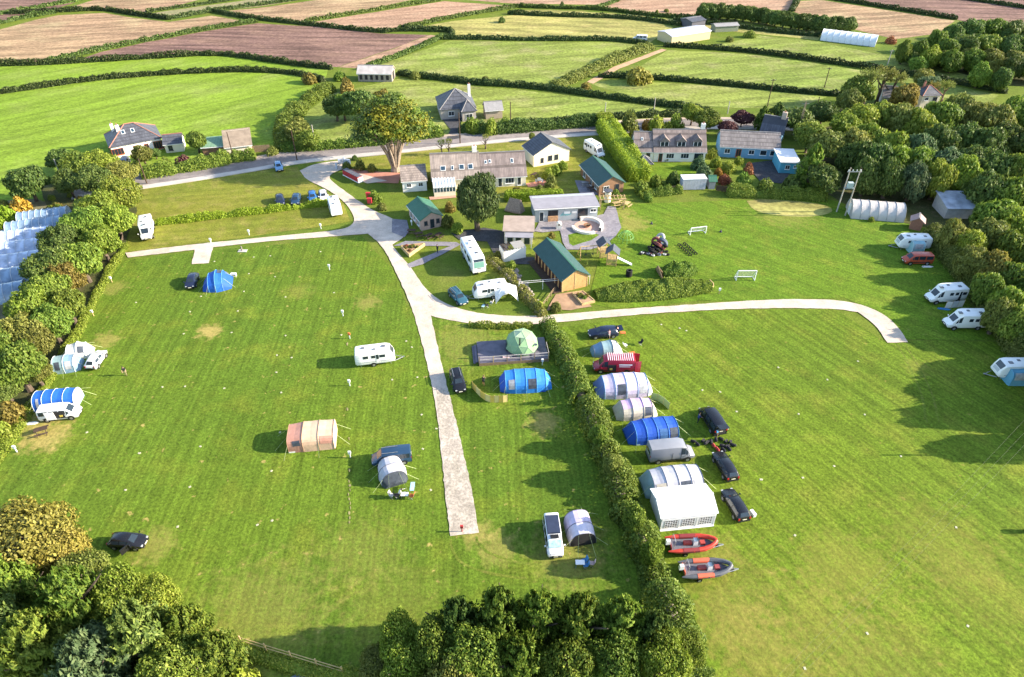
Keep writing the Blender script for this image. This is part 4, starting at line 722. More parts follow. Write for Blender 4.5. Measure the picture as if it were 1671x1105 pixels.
for k, x in enumerate((-.6, .6, 1.8)): part('antler_ornament', MB().tube([(x, -2.9, 2.5), (x + .25, -2.92, 2.9), (x + .6, -2.9, 2.75)], .06, 5), mat('driftwood', (.2, .24, .16), .9), bt)
wt, wL = house('wash_block', 'small wash block with tan flat roof and dark veranda beside the dark yard', 'building', (823, 398), (869, 399), 5.0, 2.7, 3.0, CREAM, mat('tan_felt', (.33, .26, .22), .9, .15, .8), 'flat', wins=[('l', 0, 1.6, .7, .9, FRAMED)], fascia=False)
part('veranda_roof', MB().slab([(-wL/2 + .2, -4.1, 2.25), (wL/2 + .1, -4.1, 2.25), (wL/2 + .1, -2.5, 2.6), (-wL/2 + .2, -2.5, 2.6)], .1), MATS['grey_felt'], wt)
for k in range(4): part('veranda_post', MB().box((-wL/2 + .4 + k*(wL - .6)/3, -4.0, 1.1), (.12, .12, 2.25)), FRAMEW, wt)
for k in range(3): part('dark_door', MB().box((-1.6 + k*1.6, -2.53, 1.05), (1.0, .06, 2.0)), mat('green_black', (.025, .045, .04), .6), wt)
wtb = thing('washing_up_shelter', 'white boarded shelter with open rafters in front of the wash block', 'shelter', mid((819, 428), (854, 421)) + Vector((0, 1.1, .04)), hd((819, 428), (854, 421)))
part('wall', MB().box((0, -1.1, 1.1), (4.3, .12, 2.3)), WHITER, wtb); part('wall', MB().box((-2.1, .1, 1.1), (.12, 2.3, 2.3)), WHITER, wtb); part('wall', MB().box((2.1, .1, 1.1), (.12, 2.3, 2.3)), WHITER, wtb)
for k in range(9): part('rafter', MB().box((-2.0 + k*.5, 0, 2.32), (.12, 2.6, .12)), FRAMEW if k > 3 else DKWOOD, wtb)
part('sink_unit', MB().box((.2, .4, .5), (3.4, .6, .9)), STEEL, wtb); part('roof_sheet', MB().box((1.0, 0, 2.42), (2.2, 2.4, .05)), mat('clear_sheet', (.30, .28, .25), .4), wtb)
st, sL = house('stable_block', 'long larch boarded stable block with dark green roof and row of dark doors', 'stables', (873, 425), (917, 477), 4.8, 2.4, 3.9, TIMB, GREEN_ROOF, 'gable', GREEN_ROOF2, ov=.35, fascia=False)
for k in range(8): part('door', MB().box((-sL/2 + sL*(k + .6)/8.2, -2.43, 1.08), (.75, .07, 2.0)), mat('oxblood_door', (.055, .02, .015), .7), st)
for y in (-2.4, 0, 2.4): part('corner_board', MB().box((sL/2 + .02, y, 1.3 if y else 1.85), (.06, .12, 2.6 if y else 3.6)), PALEWOOD, st)
part('deck', MB().box((0, -3.2, .06), (sL, 1.4, .12)), DKWOOD, st)
d1, L1 = house('dormer_bungalow', 'bungalow with brown tiled roof, three pointed dormers and a chimney', 'house', (1066, 264), (1149, 264), 8, 2.5, 6.0, WHITER, TILE_ROOF2, 'gable', RIDGEG,
      [('f', -4.4, 1.1, .9, 2.1, FRAMER, 0, 'door'), ('f', -2.2, 1.4, 1.8, 1.2, FRAMEW, 2), ('f', 1.2, 1.4, 1.9, 1.2, FRAMEW, 2), ('f', 4.4, 1.1, 2.0, 2.0, FRAMED, 1)], [(5.5, .3, .9, 7.4, WHITER)])
for x in (-3.7, .2, 3.9): dormer(d1, x, 8, 2.5, 6.0, None)
house('bungalow_wing', 'lower tiled wing with one roof window joined to the dormer bungalow', 'house', (1034, 263), (1066, 263.6), 7.4, 2.5, 5.5, WHITER, TILE_ROOF2, 'gable', RIDGEG, [('f', -1.2, 1.3, 1.0, 1.5, FRAMED), ('f', .9, 1.3, .9, 1.5, FRAMED)], (), [(-.6, .6, .5, .8)])
bh, hL = house('blue_bungalow', 'long blue walled bungalow with pale grey roof and white framed windows', 'house', (1173, 256), (1268, 261), 7, 2.7, 5.0, BLUER, TILE_ROOF3, 'gable', RIDGEG,
      [('f', -5.0, 1.5, 1.3, 1.1), ('f', -2.4, 1.2, 1.2, 1.8, FRAMER), ('f', .5, 1.5, 1.3, 1.1), ('f', 3.2, 1.5, 1.5, 1.2, FRAMEW, 0), ('f', 5.4, 1.5, 1.4, 1.2, FRAMEW, 0)])
house('blue_wing', 'gabled back wing of the blue bungalow with a stone chimney', 'house', (1237, 232), (1272, 238), 5.5, 3.0, 5.8, BLUER, SLATE_ROOF, 'gable', RIDGEG, (), [(1.8, 0, 1.1, 7.2, mat('chimney_stone', (.42, .34, .28), .9))])
house('blue_annex', 'turquoise annex with flat white roof at the end of the blue bungalow', 'annex', (1270, 283), (1299, 284), 6.5, 2.7, 2.9, TURQ, mat('white_membrane', (.72, .70, .70), .6, .05), 'flat', wins=[('f', -.3, 1.5, 1.0, 1.0), ('f', 1.3, 1.7, .6, .7)])
gp, gL = house('summer_house', 'small timber summer house with dark pyramid roof in the cottage garden', 'summer house', (1041, 284), (1062, 283), 3, 2.2, 3.6, TIMBV, SLATE_ROOF, 'hip', RIDGEG, [('f', 0, 1.2, 1.2, 1.0, FRAMED)])
ct = thing('storage_container', 'pale grey corrugated storage container against the garden edge of the pitch', 'container', mid((1112, 311), (1150, 310)) + Vector((0, 1.2, .04)), hd((1112, 311), (1150, 310)))
for k in range(8): part('side_panel', MB().box((-2.25 + k*.64, -1.15, 1.25), (.6, .08, 2.3)), mat('container_grey', (.42, .42, .47), .6, .1), ct)
part('shell', MB().box((0, 0, 1.25), (5.1, 2.2, 2.4)), MATS['container_grey'], ct); part('roof_lip', MB().box((0, 0, 2.48), (5.3, 2.45, .1)), mat('container_light', (.6, .6, .62), .6, .1), ct)
house('shed', 'tiny garden shed with green roof next to the grey storage container', 'shed', (1156, 309), (1166, 309), 2.2, 1.9, 2.5, mat('grey_shed', (.36, .34, .33), .9), GREEN_ROOF2, 'gable', GREEN_ROOF2, fascia=False)
POLY = mat('polythene', (.55, .58, .60), .25, .1, .8, spec=.6); POLYB = mat('blue_polythene', (.20, .29, .40), .25, .4, .7, spec=.7); POLYP = mat('lilac_polythene', (.42, .48, .60), .25, .4, .7, spec=.7)
polytunnel('polytunnel', 'cloudy polytunnel beside the pitch in front of the wood', (1388, 357), (1474, 364), 5, 2.9, mat('cloudy_polythene', (.50, .46, .44), .4, .1, .6), None, 6)
house('tool_shed', 'little red brown garden shed with pointed roof beside the cloudy polytunnel', 'shed', (1484, 367), (1483, 374), 2.0, 1.9, 2.6, mat('red_cedar', (.33, .15, .10), .8), mat('pink_felt', (.38, .26, .24), .9), 'gable', RIDGEG, fascia=False)
sh, _ = house('workshop', 'grey workshop with patchy sheet roof tucked into the wood', 'workshop', (1540, 357), (1592, 358), 5.5, 2.2, 3.2, mat('grey_concrete_block', (.36, .37, .36), .9), mat('patchy_sheet', (.30, .33, .38), .6, .4, .5), 'flat', fascia=False)
house('tree_house', 'cream two storey house with slate hip roof standing among the trees', 'house', (1498, 179), (1527, 178), 4.5, 3.7, 5.6, CREAM, SLATE_ROOF, 'hip', RIDGE, [('f', -1.2, 2.8, 1.0, .9), ('f', 1.2, 2.7, 1.2, 1.1, FRAMED), ('f', 1.2, 1.1, 1.2, 1.1)], [(-1.2, .6, .5, 6.4, mat('brick_stack', (.35, .15, .1)))])
house('hidden_cottage', 'cottage with grey pitched roof almost hidden by the trees', 'house', (1436, 172), (1456, 174), 5, 2.6, 4.5, mat('grey_render', (.40, .38, .36), .9), TILE_ROOF3, 'gable')
house('farm_barn', 'big tan farm barn with long white sheeted roof among the far fields', 'barn', (1095, 74), (1158, 64), 8, 2.7, 3.4, mat('tan_cladding', (.50, .42, .24), .7, .06), lined('white_sheet_roof', (.40, .40, .46), 'X', .5, .5, .8, .1), 'gable', FASC, ov=.1)
house('farm_store', 'low grey store shed behind the big tan barn', 'shed', (1167, 53), (1204, 51), 4, 1.9, 2.4, mat('olive_wall', (.2, .22, .16), .9), MATS['fibre_cement'], 'gable', fascia=False)
house('farm_store', 'dark roofed lean-to shed beside the big tan barn', 'shed', (1128, 47), (1150, 43), 6, 2.2, 2.8, mat('dark_wall', (.1, .1, .12), .9), SLATE_ROOF, 'gable', fascia=False)
polytunnel('polytunnel', 'long white polytunnel out in the far fields', (1338, 66), (1427, 77), 7, 3.0, mat('white_polythene', (.66, .68, .70), .35, .05), None, 9, hoopm=mat('pale_hoop', (.5, .52, .54), .5), doors=False)
for k, (a, b, cov, lab) in enumerate((((32, 375), (112, 364), POLYB, 'blue tinted polytunnel farthest up the nursery row'), ((13, 392), (102, 379), POLYB, 'blue tinted polytunnel second from the top of the nursery row'), ((-22, 412), (84, 397), POLYP, 'lilac white polytunnel third from the top of the nursery row'),
      ((-46, 434), (76, 416), POLYP, 'lilac white polytunnel fourth from the top of the nursery row'), ((-66, 458), (68, 438), POLYP, 'lilac polytunnel fifth down the nursery row behind brown topped trees'), ((-80, 486), (58, 463), POLYB, 'bluish polytunnel sixth down the nursery row'), ((-90, 516), (44, 490), POLYB, 'bluish polytunnel at the near end of the nursery row'))):
    polytunnel('polytunnel', lab, a, b, 4.3, 2.5, cov, 'nursery polytunnels', 8, doors=False, hoopm=mat('white_hoop', (.4, .45, .5), .4))
for k, (x, y) in enumerate(((-8, 396), (-10, 408))): house('cold_frame', ('pale green topped cold frame', 'bluish cold frame')[k] + ' at the edge of the nursery', 'cold frame', (x, y), (x + 24, y - 2), 2, .8, 1.1, WHITER, (mat('pale_green_glass', (.5, .6, .55), .2), POLYB)[k], 'flat', fascia=False)
wp = thing('wood_store', 'leaning wattle wood store by the round leafy tree', 'wood store', G(838, 345) + Vector((0, 0, .04)), rad(-25))
part('back_board', MB().slab([(-1.8, -.6, 0), (1.8, -.6, 0), (1.2, .9, 2.4), (-1.2, .9, 2.4)], .12), mat('wattle', (.30, .22, .17), .95, .3, 4), wp); part('side_board', MB().slab([(1.8, -.6, 0), (2.0, 1.2, 0), (1.2, .9, 2.4)], .1), MATS['wattle'], wp); part('log', MB().tube([(-1.6, -.8, .15), (1.6, -.8, .15)], .15, 6), WOOD, wp)
# ================================================================== YARD AND PLAYGROUND
def at(px, py, z=.04): return G(px, py) + Vector((0, 0, z))
pl = thing('pillar', 'stout round cream pillar with slate cap beside the cabin', 'pillar', at(991, 329)); part('shaft', MB().lathe([(.0, 0), (.72, 0), (.62, 2.4), (0, 2.4)], 14), CREAM, pl, True); part('cap', MB().lathe([(0, 2.4), (.9, 2.4), (.9, 2.55), (0, 2.62)], 14), SLATE_ROOF, pl)
pg = thing('pergola', 'pale timber pergola arch over the slate path beside the bar hut', 'pergola', at(996, 340), rad(2))
for x in (-2.2, 2.6):
    for y in (-.8, .8): part('post', MB().box((x, y, 1.15), (.16, .16, 2.3)), PALEWOOD, pg)
for y in (-.8, .8): part('beam', MB().box((.2, y, 2.36), (5.6, .12, .18)), PALEWOOD, pg)
for k in range(8): part('rafter', MB().box((-2.3 + k*.72, 0, 2.5), (.1, 2.2, .1)), PALEWOOD, pg)
fp = thing('fire_pit', 'round brick fire pit with curved white seat walls on the slate terrace', 'fire pit', at(958, 371, .075))
part('paving_ring', MB().lathe([(0, .06), (2.6, .06), (2.6, 0)], 28), mat('terracotta_paving', (.50, .32, .25), .9, .15), fp); part('seat_wall', MB().lathe([(2.6, 0), (2.6, .65), (3.15, .65), (3.15, 0), (2.6, 0)], 18, arc=rad(150), a0=rad(-35)), WHITER, fp); part('seat_wall', MB().lathe([(2.6, 0), (2.6, .5), (3.1, .5), (3.1, 0), (2.6, 0)], 14, arc=rad(110), a0=rad(185)), WHITER, fp)
part('seat_top', MB().lathe([(2.55, .66), (2.55, .74), (3.2, .74), (3.2, .66)], 18, arc=rad(150), a0=rad(-35)), mat('seat_slab', (.6, .55, .5), .8), fp); part('fire_bowl', MB().lathe([(.3, 0), (.75, .5), (.68, .5), (.25, .12), (0, .12)], 12), mat('rusty_iron', (.25, .12, .06), .9, .3), fp); part('log', MB().tube([(-.5, 0, .5), (.5, .1, .55)], .11, 6), WOOD, fp)
ov = thing('pizza_oven', 'small white rendered oven on the terrace by the bar hut', 'oven', at(912, 373, .08)); part('plinth', MB().box((0, 0, .45), (1.0, .9, .9)), WHITER, ov); part('dome', MB().lathe([(.55, .9), (.5, 1.2), (.3, 1.45), (0, 1.52)], 12), WHITER, ov, True); part('mouth', MB().box((0, -.5, 1.0), (.4, .1, .3)), DARKROOM, ov)
def tower(label, x, y, rz, slide, swing):
    t = thing('play_tower', label, 'climbing frame', at(x, y), rz, 'timber play towers')
    for sx in (-1, 1):
        for sy in (-1, 1): part('post', MB().box((sx*.85, sy*.85, 1.35), (.14, .14, 2.7)), PALEWOOD, t)
    part('deck', MB().box((0, 0, 1.3), (1.9, 1.9, .12)), PALEWOOD, t)
    for sx in (-1, 1): part('roof', MB().slab([(sx*1.25, -1.15, 2.35), (sx*1.25, 1.15, 2.35), (0, 1.15, 3.4), (0, -1.15, 3.4)][::sx], .06), mat('dark_tarp', (.06, .07, .09), .6), t)
    for k in range(7): part('picket', MB().box((-.75 + k*.25, -.9, 1.75), (.10, .05, .8)), PALEWOOD, t)
    for k in range(5): part('rung', MB().box((0, -.95, .2 + k*.24), (1.5, .06, .10)), PALEWOOD, t)
    if slide: part('slide', MB().slab([(.9, -.3, 1.3), (3.6, -.3, .15), (3.6, .35, .15), (.9, .35, 1.3)], .08), mat('pale_slide', (.55, .68, .62), .3), t)
    if swing:
        part('swing_beam', MB().tube([(-.85, 0, 2.25), (-4.4, 0, 2.25)], .08, 6), PALEWOOD, t)
        for sy in (-1, 1): part('swing_leg', MB().tube([(-4.4, 0, 2.25), (-4.6, sy*1.1, 0)], .07, 6), PALEWOOD, t)
        for x_ in (-2.0, -3.3):
            part('swing_seat', MB().box((x_, 0, .5), (.25, .5, .05)), BLACK, t)
            for sy in (-.24, .24): part('swing_rope', MB().tube([(x_, sy, .5), (x_, sy*.8, 2.25)], .02, 4), BLACK, t)
tower('far one of two timber play towers, the one with swings', 984, 417, rad(10), False, True); tower('near one of two timber play towers, the one with a pale slide', 998, 430, rad(-12), True, False)
cd_ = thing('climbing_dome', 'lime green tube climbing dome on the grass beside the play towers', 'climbing dome', at(1021, 392)); GT = mat('lime_tube', (.20, .42, .12), .4)
for k in range(6):
    a = math.pi*k/6; part('arch', MB().tube([(math.cos(a)*1.6*math.cos(t), math.sin(a)*1.6*math.cos(t), 1.9*math.sin(t)) for t in [math.pi*i/10 for i in range(11)]], .035, 5), GT, cd_)
for r_, z_ in ((1.45, .8), (.9, 1.55)): part('ring', MB().tube([(r_*math.cos(6.283*i/16), r_*math.sin(6.283*i/16), z_) for i in range(17)], .035, 5), GT, cd_)
def goal(label, a, b, h):
    p, q = G(*a), G(*b); L = (q - p).length; t = thing('goal', label, 'football goal', (p + q)/2 + Vector((0, 0, .04)), hd(a, b), 'football goals'); W_ = mat('goal_white', (.8, .8, .78), .4, .03)
    for s in (-1, 1):
        part('post', MB().tube([(s*L/2, 0, 0), (s*L/2, 0, h)], .09, 8), W_, t); part('side_stay', MB().tube([(s*L/2, 0, h), (s*L/2, 1.1, .05), (s*L/2, 0, .05)], .06, 6), W_, t)
    part('crossbar', MB().tube([(-L/2, 0, h), (L/2, 0, h)], .09, 8), W_, t); part('ground_bar', MB().tube([(-L/2, 1.1, .05), (L/2, 1.1, .05)], .07, 6), W_, t)
    n_ = MB()
    for k in range(13): x = -L/2 + L*k/12; n_.tube([(x, 0, h), (x, 1.1, .05)], .012, 3, cap=False)
    for k in range(9): f = k/9; n_.tube([(-L/2, 1.1*f, h - (h - .05)*f), (L/2, 1.1*f, h - (h - .05)*f)], .012, 3, cap=False)
    part('net', n_, mat('net_cord', (.5, .52, .45), .8), t)
goal('near white football goal standing below the grass mound', (1201, 458), (1231, 458), 2.0); goal('far white football goal at the top of the pitch', (1126, 384), (1151, 381), 1.5)
def tyre(label, x, y, z, R, tilt, group, col=None, rz=0, cat='tyre'):
    o = MB(); o.lathe([(R*.52, -R*.28), (R*.9, -R*.3), (R, -R*.18), (R, R*.18), (R*.9, R*.3), (R*.52, R*.28), (R*.52, -R*.28)], 14); p = at(x, y, z)
    q = part('tyre', o, col or TYRE, None, True, p); tag(q, label, cat, group); q.rotation_euler = (tilt, 0, rz); return q
RT = mat('red_tyre', (.17, .05, .045), .8, .2); WT = mat('white_tyre', (.40, .40, .4), .8, .1); BT = mat('blue_tyre', (.10, .12, .17), .8, .15); r5 = random.Random(5)
for i, (x, y, z, R, c, lab) in enumerate(((1064, 411, .3, .8, TYRE, 'big black tractor tyre lying at the base of the tyre heap'), (1073, 407, .9, 1.0, RT, 'red painted tractor tyre leaning on the tyre heap'), (1080, 405, 1.2, 1.05, BT, 'blue grey tractor tyre leaning on top of the tyre heap'), (1069, 404, 1.3, .9, RT, 'smaller red tyre near the top of the tyre heap'), (1076, 401, 1.7, .9, WT, 'pale tyre crowning the tyre heap'))):
    tyre(lab, x, y, z + .04, R, rad(20 + 25*i), 'tyre heap', c, r5.uniform(0, 3))
for i in range(9):
    c = (TYRE, TYRE, TYRE, RT)[i % 4]; tyre(('red' if c is RT else 'black') + ' tyre heaped among the big tractor tyres', 1060 + i*2.9 + r5.uniform(-1, 1), 409 + r5.uniform(-3, 2), .35 + .35*(i % 3), .55, r5.uniform(.1, .7), 'tyres heaped in the middle', c, r5.uniform(0, 3))
for i in range(16):
    c = (TYRE, WT, TYRE, TYRE, BT, RT)[i % 6]; tyre({id(TYRE): 'black', id(WT): 'white painted', id(BT): 'blue painted', id(RT): 'red painted'}[id(c)] + ' car tyre lying round the foot of the tyre heap', 1046 + i*2.9 + r5.uniform(-1, 1), 416 + r5.uniform(-3, 3) + (0 if i < 9 else -2), .15, .36, r5.uniform(-.2, .3), 'car tyres round the heap', c)
for i in range(7):
    for j in range(2): tyre('black car tyre set in two rows as an agility course', 1108 + i*3.0 + j*9, 400 + i*2.7 - j*2.0 + 1, .14, .34, rad(60), 'two rows of tyres on the grass')
for i in range(3): tyre('black tyre %s of the short stack of tyres on the pitch' % ('at the bottom', 'in the middle', 'at the top')[i], 1026, 451, .22 + i*.42 + .04, .58, 0, 'stacked tyres')
def mound(label, a, b, w, h, leaf, cat='grass mound'):
    p, q = G(*a), G(*b); L = (q - p).length; t = thing('mound', label, cat, (p + q)/2, hd(a, b)); mb = MB(); A = []
    for i in range(9):
        x = -L/2 + L*i/8; k = math.sin(math.pi*(i + .8)/9.6)**.5; A.append([v for v in arc(x, w*k*.45 + .02, h*k*.82, 12, 2)])
    mb.add([v for r_ in A for v in r_], [(i*13 + k, i*13 + k + 1, i*13 + 14 + k, i*13 + 13 + k) for i in range(8) for k in range(12)]); part('earth', mb, BANK, t, True)
    r = np.random.default_rng(int(w*100)); n = int(L*w*300); u = r.random(n); th = r.uniform(0, math.pi, n); k = np.sin(np.pi*(u*8 + .8)/9.6)**.5
    q_ = r.normal(size=int(L*1.6)); q2 = r.normal(size=(40,)); lump = np.clip(1 + .14*np.interp(u, np.linspace(0, 1, len(q_)), q_) + .16*np.interp((u*L*.9 + th*2.6) % 30, np.arange(40), q2), .88, 1.5); P = np.stack([(u - .5)*L, w/2*k*np.cos(th)*r.uniform(.9, 1.1, n), h*k*np.sin(th)*lump*r.uniform(.92, 1.12, n) + .05], 1); N = np.stack([np.zeros(n), np.cos(th), np.sin(th)], 1) + r.normal(size=(n, 3))*.75
    me = leaves_mesh('growth', P, N, .34*r.uniform(.6, 1.3, n), 3); me.materials.append(LF[leaf]); link('growth', me, t); return t
mound('long leafy earth mound beside the gravel track, edged with pale timber', (972, 484), (1158, 468), 5.2, 1.5, 'mid'); mt_ = mound('short grass covered play tunnel mound on the pitch', (1080, 452), (1133, 440), 4.2, 1.7, 'mid')
en = thing('tunnel_entrance', 'timber framed tunnel mouth with slanted boards at the end of the play mound', 'tunnel entrance', at(1076, 450), rad(100))
part('slanted_board', MB().slab([(-2.2, 0, 0), (2.2, 0, 0), (.2, .5, 2.0)], .12), WOOD, en); part('frame', MB().tube([(-.7, -.1, 0), (-.7, -.1, 1.2), (.7, -.1, 1.2), (.7, -.1, 0)], .09, 5), PALEWOOD, en); part('opening', MB().box((0, -.05, .6), (1.2, .1, 1.1)), DARKROOM, en)
strip_c = smooth([G(*p) for p in ((990, 489), (1080, 485), (1130, 480), (1158, 475), (1166, 466), (1158, 458))], 1)
ed = MB()
for i in range(len(strip_c) - 1): a_, b_ = strip_c[i], strip_c[i + 1]; ed.box((a_ + b_)/2 + Vector((0, 0, .12)), ((b_ - a_).length, .14, .24), math.atan2(b_.y - a_.y, b_.x - a_.x))
tag(part('timber_edging', ed, PALEWOOD), 'low pale timber edging curving round the long leafy mound', 'edging')
def picnic(label, x, y, rz, m, group):
    t = thing('picnic_bench', label, 'picnic bench', at(x, y), rz, group)
    for k in range(4): part('top_board', MB().box((0, -.3 + k*.2, .75), (1.6, .17, .05)), m, t)
    for s in (-1, 1):
        part('seat', MB().box((0, s*.72, .45), (1.6, .26, .05)), m, t)
        for e in (-.55, .55): part('leg', MB().tube([(e, s*.75, 0), (e, s*.25, .75)], .05, 4), m, t)
for i, (x, y, lab) in enumerate(((1006, 336, 'picnic bench nearest the pergola on the grass by the slate path'), (1014, 331, 'pale picnic bench farthest back on the grass by the pergola'), (1023, 337, 'pale picnic bench farthest from the pergola'))): picnic(lab, x, y, rad(12 + 20*i), PALEWOOD, 'pale picnic benches')
for i, (x, y, lab) in enumerate(((672, 381, 'dark picnic bench closest to the drive by the green chalet'), (684, 386, 'dark picnic bench in the shade below the green chalet deck'), (700, 389, 'dark picnic bench among garden clutter below the chalet'), (716, 388, 'dark picnic bench nearest the big motorhome by the chalet'))): picnic(lab, x, y, rad(20*i), DKWOOD, 'dark picnic benches')
picnic('dark low bench on the bare patch beside the white camper van', 70, 707, rad(25), DKWOOD, 'lone bench')
for i, (x, y, lab) in enumerate(((955, 303, 'grey garden table on the slate patio beside the cabin'), (965, 311, 'dark garden table nearest the cabin door'), (872, 289, 'dark patio table set at the end of the cottage'), (880, 298, 'pale topped patio table next to the flower bed'))): picnic(lab, x, y, rad(30*i), (STEEL, DKWOOD, DKWOOD, STEEL)[i], 'patio tables')
for x, y, lab in ((1176, 379, 'small dark marker cone right of the far goal'), (1063, 366, 'small dark marker cone on the grass beyond the climbing dome')):
    t = thing('marker_cone', lab, 'cone', at(x, y)); part('base', MB().box((0, 0, .03), (.5, .5, .05)), BLACK, t); part('cone', MB().lathe([(.2, .05), (.05, .6), (0, .6)], 10), mat('dark_cone', (.05, .04, .08), .6), t)
def box_bed(label, pts, h, m, soil, leaf):
    P = [G(*p) for p in pts]; c = sum(P, Vector())/len(P); t = thing('raised_bed', label, 'raised bed', c + Vector((0, 0, .05)))
    for i in range(len(P)):
        a, b = P[i] - c, P[(i + 1) % len(P)] - c; part('side_board', MB().box((a + b)/2 + Vector((0, 0, h/2)), ((b - a).length + .1, .14, h), math.atan2(b.y - a.y, b.x - a.x)), m, t)
    part('soil', MB().prism([(p.x*.95 - c.x*.95, p.y*.95 - c.y*.95) for p in P], 0, h*.8), soil, t)
    for k in range(9):
        f = random.Random(k + int(pts[0][0])); w = [f.random()**1.2 + .1 for _ in P]; s_ = sum(w); q = sum(((p - c)*wi for p, wi in zip(P, w)), Vector())/s_
        o = link('plant', CR['small'][k % 2], t, (q.x, q.y, h*.75)); o.scale = (.45, .45, .45); o.material_slots[0].link = 'OBJECT'; o.material_slots[0].material = LF[leaf[k % len(leaf)]]
box_bed('triangular timber planter of brown plants beside the drive', ((655, 406), (693, 402), (668, 420)), .7, PALEWOOD, MATS['bare_earth'], ['rust', 'brown', 'mid'])
box_bed('long pale raised bed below the end of the stable block', ((934, 481), (951, 478), (970, 494), (950, 499)), .45, PALEWOOD, MATS['bare_earth'], ['olive', 'mid', 'brown'])
rb = thing('recycling_row', 'row of red fronted bin stores beside the brick drive', 'bin store', mid((563, 287), (588, 300)) + Vector((0, .6, .05)), hd((563, 287), (588, 300)))
RD = mat('red_boards', (.42, .035, .04), .6, .1); rL = (G(588, 300) - G(563, 287)).length
for k in range(5): part('bin_bay', MB().box((-rL/2 + rL*(k + .5)/5, 0, .65), (rL/5 - .06, 1.3, 1.3)), RD, rb); part('lid', MB().box((-rL/2 + rL*(k + .5)/5, 0, 1.36), (rL/5 - .15, 1.2, .1)), mat('dark_lid', (.1, .1, .12), .5), rb)
part('base_rail', MB().box((0, -.7, .15), (rL, .06, .2)), FASC, rb); part('end_panel', MB().box((rL/2 + .06, 0, .6), (.06, 1.3, 1.2)), FASC, rb)
for i, (x, y, lab) in enumerate(((602, 326, 'red fire point box farther up beside the drive'), (604, 335, 'red fire point box nearer the chalet beside the drive'))):
    t = thing('fire_point', lab, 'fire point', at(x, y), 0, 'red fire points'); part('post', MB().box((0, .1, .6), (.12, .12, 1.2)), WOOD, t); part('cabinet', MB().box((0, 0, 1.0), (.9, .5, 1.0)), RD, t); part('cabinet_roof', MB().box((0, 0, 1.55), (1.0, .6, .1)), RD, t)
def post_rail(name, label, a, b, n, h, m, rails=2, cat='fence', group=None, solid=False, bw=.16):
    p, q = G(*a), G(*b); L = (q - p).length; t = thing(name, label, cat, (p + q)/2 + Vector((0, 0, .04)), hd(a, b), group)
    for i in range(n + 1): part('post', MB().box((-L/2 + L*i/n, 0, h/2), (.11, .11, h)), m, t)
    if solid:
        k = int(L/bw)
        for i in range(k): part('board', MB().box((-L/2 + L*(i + .5)/k, -.06 - .012*(i % 2), h*.48), (L/k - .015, .03, h*.94 + .05*(i % 3))), m, t)
    else:
        for r_ in range(rails): part('rail', MB().box((0, -.07, h*(.9 - .42*r_)), (L, .04, .12)), m, t)
    return t
post_rail('board_fence', 'grey board fence between the tan roofed shed and the field gate', (413, 249), (441, 247), 4, 1.7, WOOD, solid=True, bw=.3)
post_rail('garden_fence', 'grey panel fence beside the cloudy garden end of the pitch', (1088, 313), (1112, 312), 4, 1.3, WOOD, solid=True, bw=.25)
post_rail('garden_fence', 'dark picket fence between the tiny garden shed and the copper shrub', (1168, 311), (1195, 315), 5, 1.3, DKWOOD, solid=True, bw=.25)
post_rail('field_fence', 'post and rail fence along the foot of the camping field by the pond', (395, 1050), (560, 1100), 4, 1.4, PALEWOOD, 2)
post_rail('rail_fence', 'short dark timber fence beside the shade tent', (905, 476), (880, 510), 4, .9, WOOD, 2)
yg = thing('field_gate', 'pale galvanised gate and posts where the drive meets the lane', 'gate', at(556, 271), rad(70))
for s in (-1, 1): part('gate_post', MB().box((s*1.7, 0, .7), (.3, .3, 1.4)), mat('blue_white_wall', (.45, .5, .6), .9), yg)
for k in range(5): part('gate_bar', MB().box((0, 0, .3 + k*.22), (3.2, .05, .06)), STEEL, yg)
gw = MB(); gw.lathe([(3.2, 0), (3.2, 1.1), (3.5, 1.1), (3.5, 0), (3.2, 0)], 8, arc=rad(50), a0=rad(60)); o = part('entrance_wall', gw, MATS['blue_white_wall'], None, False, at(556, 277)); tag(o, 'short curved pale wall at the mouth of the drive', 'wall')
fr = thing('washing_line', 'rotary style white line frame on poles beside the stable block', 'washing line', mid((848, 479), (960, 462)) + Vector((0, 0, .04)), hd((850, 482), (965, 470))); wlL = (G(960, 462) - G(848, 479)).length
for k in range(4): part('pole', MB().tube([(-wlL/2 + wlL*k/3, 0, 0), (-wlL/2 + wlL*k/3, 0, 1.9)], .05, 5), FASC, fr)
for y in (-.25, .25): part('line', MB().tube([(-wlL/2, y, 1.88), (0, y, 1.72), (wlL/2, y, 1.88)], .03, 4), FASC, fr)
rw = thing('rubble_wall', 'tumbled stone bank between the caravan pitch and the stable block', 'stone bank', (0, 0, .02)); r6 = random.Random(6); SM = [MB().lathe([(0, -.5), (.5, -.3), (.55, .1), (.3, .45), (0, .5)], 6).mesh('stone', STONE) for _ in (0, 1)]
for i in range(110):
    f = r6.random(); p = G(834 + 48*f + r6.uniform(-5, 5), 438 + 74*f + r6.uniform(-5, 5)); o = link('stone', SM[i % 2], rw, (p.x, p.y, r6.uniform(.1, .6)), r6.uniform(0, 6)); k = r6.uniform(.35, .95); o.scale = (k, k*.8, k*.7)
